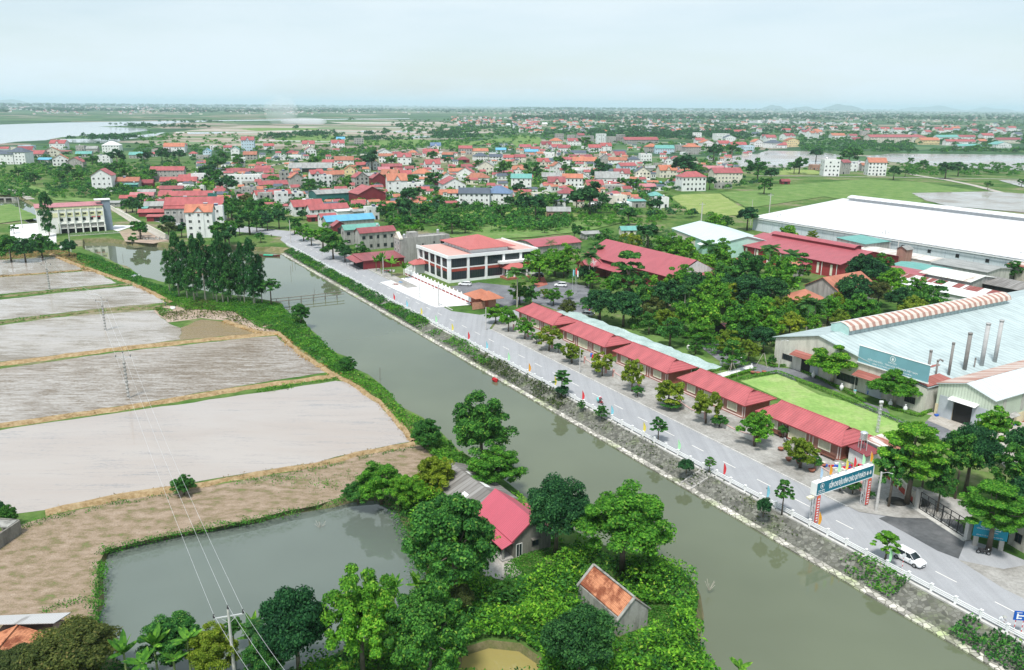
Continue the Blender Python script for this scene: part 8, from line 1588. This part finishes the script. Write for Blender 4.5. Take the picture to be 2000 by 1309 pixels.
def farhouses(n,regs,smin=7,smax=13):
    out=[];k=0
    while len(out)<n and k<n*30:
        k+=1; x0,x1,y0,y1,cl=regs[rs.integers(0,len(regs))]; px,py=rs.uniform(x0,x1),y0+(y1-y0)*rs.uniform(0,1)
        if noise.noise((px*.02,py*.25*cl,5.0))<-.02: continue
        p=G(px,py)
        if infoot(p.x,p.y,2): continue
        w=rs.uniform(smin,smax); out.append((p.x,p.y,w,rs.uniform(6,10),rs.uniform(3.2,8.5),rs.uniform(1.6,3),rs.uniform(-.3,.7),int(rs.integers(0,28))))
    return out
out=[];k=0
while len(out)<400 and k<16000:
    k+=1; px,py=rs.uniform(270,1480),rs.uniform(285,425)
    if not inpoly(np.array([px]),np.array([py]),[(300,330),(560,300),(900,290),(1100,272),(1480,280),(1450,330),(1300,370),(1290,415),(1060,405),(880,405),(740,430),(600,440),(440,400),(300,395)])[0]: continue
    p=G(px,py)
    if infoot(p.x,p.y,1.5): continue
    w=rs.uniform(4,9); out.append((p.x,p.y,w,rs.uniform(3.5,6),rs.uniform(2.5,4.2),rs.uniform(.9,2),rs.uniform(-.2,.6),int(rs.integers(0,28)))); FOOT.append((p.x,p.y,1,0,w,5,.3))
boxes('outbuildings',out,'small sheds and kitchens squeezed between the village houses','sheds')
boxes('distant_houses',farhouses(430,[(880,1100,230,252,1),(1000,1300,232,262,1),(1300,2000,243,262,1),(1200,2000,226,240,1)]),'scattered white and red roofed houses of the farther hamlets')
boxes('distant_houses',farhouses(900,[(0,2000,213.5,224,1),(0,700,209,220,1),(1000,2000,219,232,1)],9,17),'long hazy belt of houses towards the horizon')
boxes('distant_houses',farhouses(1300,[(0,1000,203.5,213,1),(1000,2000,211.5,221,1)],12,26),'faintest roofs and blocks along the horizon')
def fartrees(n,regs,r0,r1,thr=-.15,sc=.02):
    out=[];k=0
    while len(out)<n and k<n*30:
        k+=1; x0,x1,y0,y1=regs[rs.integers(0,len(regs))]; px,py=rs.uniform(x0,x1),rs.uniform(y0,y1)
        if noise.noise((px*sc,py*.22,8.0))<thr: continue
        p=G(px,py); out.append((p.x,p.y,rs.uniform(r0,r1)))
    return out
mass('hamlet_trees',fartrees(2600,[(880,1300,228,268),(1200,2000,240,264),(1150,1500,258,275),(1100,2000,226,242)],2.8,5.5,-.1),FOL_DARK,'dark trees around the farther hamlets',36,.34)
mass('hamlet_trees',fartrees(1300,[(880,1300,228,272),(1200,2000,236,264)],2.5,5,-.1),FOL_MID,'green trees around the farther hamlets',36,.34)
mass('hamlet_trees',[q for q in fartrees(700,[(270,1480,262,300)],2.2,4,-.1,.03) if not infoot(q[0],q[1],0)],FOL_MID,'green hedgerows behind the village',50,.3)
mass('hamlet_trees',fartrees(220,[(780,950,236,262)],3,6,-.3,.05),FOL_MID,'tree line curving behind the far fields',40,.32)
mass('horizon_woods',fartrees(4200,[(0,1000,207,221),(1000,2000,213,236)],6,12,-.25,.012),FOL_DARK,'bluish tree belts along the horizon',24,.5,.55)
mass('horizon_woods',fartrees(2600,[(0,1000,200.8,210),(1000,2000,208.5,217)],14,30,-.4,.01),FOL_DARK,'faintest woods merging with the horizon',24,.5,.45)
mass('field_groves',[tuple(G(x+rs.normal(0,sx),y+rs.normal(0,sy))[:2])+(rs.uniform(3,6),) for x,y,sx,sy,n in [(610,265,22,2.5,110),(540,270,14,2,50),(215,273,30,2.2,80),(270,248,20,2,60),(350,250,30,1.2,60),(395,240,30,1,40),(860,263,22,2.5,60),(880,270,26,2,60),(720,264,5,1.5,10),(752,262,6,2,14),(685,235,4,1.2,8),(778,247,5,2,12),(577,253,3,1.5,6),(650,217,18,1.2,60),(715,217,12,1,40),(720,275,40,1.5,60),(1450,255,60,4,120),(1280,262,60,4,100)] for _ in range(n)],FOL_DARK,'groves dotted over the far river fields',40,.3)
# individual far houses (the ones that still read as houses)
FHM={}
def farhouse(px,py,wp,desc,rc,wc,st=2,grp='houses of the farther hamlets'):
    mp=mpp(px,py); w=wp*mp*.8; d=w*.75; h=3.2*st; p=G(px,py); o_=bldg('house',p,rng.uniform(-.2,.6),w,d,h,'gs',min(3.4,d*.32),WC[wc],RC[rc],None,'house',grp,win=None)
    addwin(o_,w*.3,0,h*.3,1.4,1.5,'f',FRAMEB,bars=0); addwin(o_,w*.7,0,h*.3,1.4,1.5,'f',FRAMEB,bars=0); AUTO.append((o_,desc,(px,py)))
for i,(px,py,wp,rc) in enumerate([(1012,250,13,'O'),(1028,240,12,'R'),(1044,243,12,'R'),(1060,246,13,'W'),(1078,240,12,'O'),(1092,238,11,'R'),(1108,244,12,'O'),(1120,242,12,'R'),(1135,236,11,'R'),(1150,240,10,'O'),(905,245,10,'R'),(915,240,10,'O'),(930,243,11,'R'),(945,238,10,'R'),(958,244,12,'O'),(972,240,11,'R'),(985,246,12,'R'),(1174,241,13,'O'),(1190,230,10,'R'),(1026,256,14,'R'),(1076,254,12,'O'),(1245,232,10,'R'),(1300,231,10,'W'),(1340,233,10,'R'),(1420,234,11,'O'),(1470,252,9,'R'),(1560,256,12,'R'),(1590,260,14,'O'),(1690,256,12,'R'),(1845,250,12,'O'),(1900,247,12,'R'),(1960,262,14,'R'),(1985,275,14,'D'),(240,212,16,'W'),(262,214,12,'W'),(990,248,10,'W')]):
    farhouse(px,py,wp,'distant '+RN[rc]+' roofed white house','RODW'['RODW'.index(rc)],'w' if i%3 else 'c',1 if i%4==0 else 2)
# hills on the horizon
HILL=patchmat('hill_green',[(.3,(.03,.06,.03)),(.7,(.06,.1,.05))],.002)
def hill(x0,x1,h,D,nm='distant_hill'):
    mb=MB(); n=24; a=ray(x0,206); b=ray(x1,206); rows=[]
    for j in range(5):
        row=[]
        for i in range(n+1):
            t=i/n; r0=ray(x0+(x1-x0)*t,206); k=(D+j*500)/r0[1]; env=math.sin(math.pi*t)**.8*(1-abs(j-2)/2.0)**.7; zz=h*env*(.8+.35*noise.noise((t*4+x0,j*.5,1))); row.append((r0[0]*k,D+j*500,max(0,zz)-2))
        rows.append(row)
    for j in range(4):
        for i in range(n): mb.quad(rows[j][i],rows[j][i+1],rows[j+1][i+1],rows[j+1][i])
    props(mb.build(nm,HILL,None,True),kind='structure')
hill(1485,1540,165,24000); hill(1540,1600,130,24500); hill(1600,1690,205,24000); hill(1750,1890,205,31000); hill(1880,1990,150,31000); hill(-20,60,160,27000)
# smoke from the burning field
def smoke():
    m=bpy.data.materials.new('smoke'); m.use_nodes=True; t=m.node_tree; t.nodes.clear(); o=N(t,'ShaderNodeOutputMaterial'); v=N(t,'ShaderNodeVolumePrincipled'); v.inputs['Color'].default_value=(.95,.97,1,1); v.inputs['Density'].default_value=.03; t.links.new(v.outputs[0],o.inputs['Volume']); return m
SM=smoke(); p=G(598,243)
for nm,dx,dz,sx,sy,sz,l in (('smoke',0,8,75,25,12,'low white smoke drifting over the burning field'),('smoke',-70,38,55,25,45,'faint blue white plume rising above the burning field')):
    bm=bmesh.new(); bmesh.ops.create_icosphere(bm,subdivisions=3,radius=1)
    for v in bm.verts: v.co*=1+.25*noise.noise(v.co*1.6)
    me=bpy.data.meshes.new(nm); bm.to_mesh(me); bm.free()
    mat=SM
    if dz>20: mat=SM.copy(); mat.node_tree.nodes['Principled Volume'].inputs['Density'].default_value=.009
    me.materials.append(mat); o=link(nm,me); o.location=(p.x+dx,p.y,dz); o.scale=(sx,sy,sz); props(o,l,'smoke',kind='stuff')
# ================================================================ HAZE
hm=bpy.data.materials.new('haze'); hm.use_nodes=True; t=hm.node_tree; t.nodes.clear(); o=N(t,'ShaderNodeOutputMaterial'); v=N(t,'ShaderNodeVolumePrincipled'); v.inputs['Color'].default_value=(.70,.87,1.0,1); v.inputs['Density'].default_value=HAZE_D; v.inputs['Anisotropy'].default_value=.0; t.links.new(v.outputs[0],o.inputs['Volume'])
mb=MB(); mb.box(-95000,95000,-95000,95000,-6,225,0,True); props(mb.build('haze',hm),'thin pale blue summer haze','haze',kind='stuff')
# ================================================================ LABELS completed from the surroundings
LM=[('the red farmhouse',1000,1050),('the clay tiled shed',1205,1190),('the fish pond',500,1130),('the welcome arch',1645,960),('the big red hall',1280,540),('the white office',940,520),('the gatehouse',945,590),('the long red hall',1580,500),('the round gazebo',1580,580),('the factory signboard',1735,720),('the grey barn',925,950),('the green warehouse',640,395),('the maroon barn',710,400),('the slate roofed villa',925,390),('the pumping station',150,430),('the tall orange roofed house',390,420),('the concrete tube house',815,485),('the maroon cafe',730,500),('the aqua hall',1380,460),('the white warehouse',1700,430),('the cream school',1740,275),('the grey unfinished houses',1670,325),('the eucalyptus grove',430,530),('the lawn',1620,790),('the dyke road',700,303),('the river',150,258),('the long grey factory',1250,275),('the big white villa',1350,365),('the yellow rice field',1400,400),('the nearest pavilion',1580,850),('the middle pavilion',1270,710),('the farthest pavilion',1060,620),('the white gabled house',197,360),('the teal roofed house',1018,350),('the blue roofed house',640,430),('the road bend',510,455),('the pink brick shed',1090,415),('the blue sheet roof',1038,298),('the green strip house',760,425)]
ORD=['nearest','second nearest','third nearest','fourth nearest','fifth nearest','sixth nearest','seventh nearest','eighth nearest','ninth nearest','tenth nearest','eleventh nearest','twelfth nearest']
buckets={}
for o,desc,(x,y) in AUTO:
    best=sorted(LM,key=lambda l:((l[1]-x)**2+((l[2]-y)*2.2)**2)+(1e9 if (l[1]-x)**2+(l[2]-y)**2<9 else 0))[0]; dx,dy=x-best[1],(y-best[2])*2.0
    dr=('left of' if dx<0 else 'right of') if abs(dx)>abs(dy) else ('behind' if dy<0 else 'in front of')
    buckets.setdefault((desc,dr,best[0]),[]).append((math.hypot(dx,dy),o))
for (desc,dr,lm),L in buckets.items():
    L.sort(key=lambda q:q[0])
    for i,(_,o) in enumerate(L):
        lab=f'{desc} {dr} {lm}' if len(L)==1 else f'{desc} {dr} {lm}, {ORD[i] if i<12 else "farther"} to it' if 0 else (f'{desc} {dr} {lm}' if len(L)==1 else f'{ORD[min(i,11)]} {desc} {dr} {lm}')
        wds=lab.split(); 
        if len(wds)>16: lab=' '.join(w for w in wds if w not in('single-storey','small','nearest','two-storey','with'))
        o['label']=lab
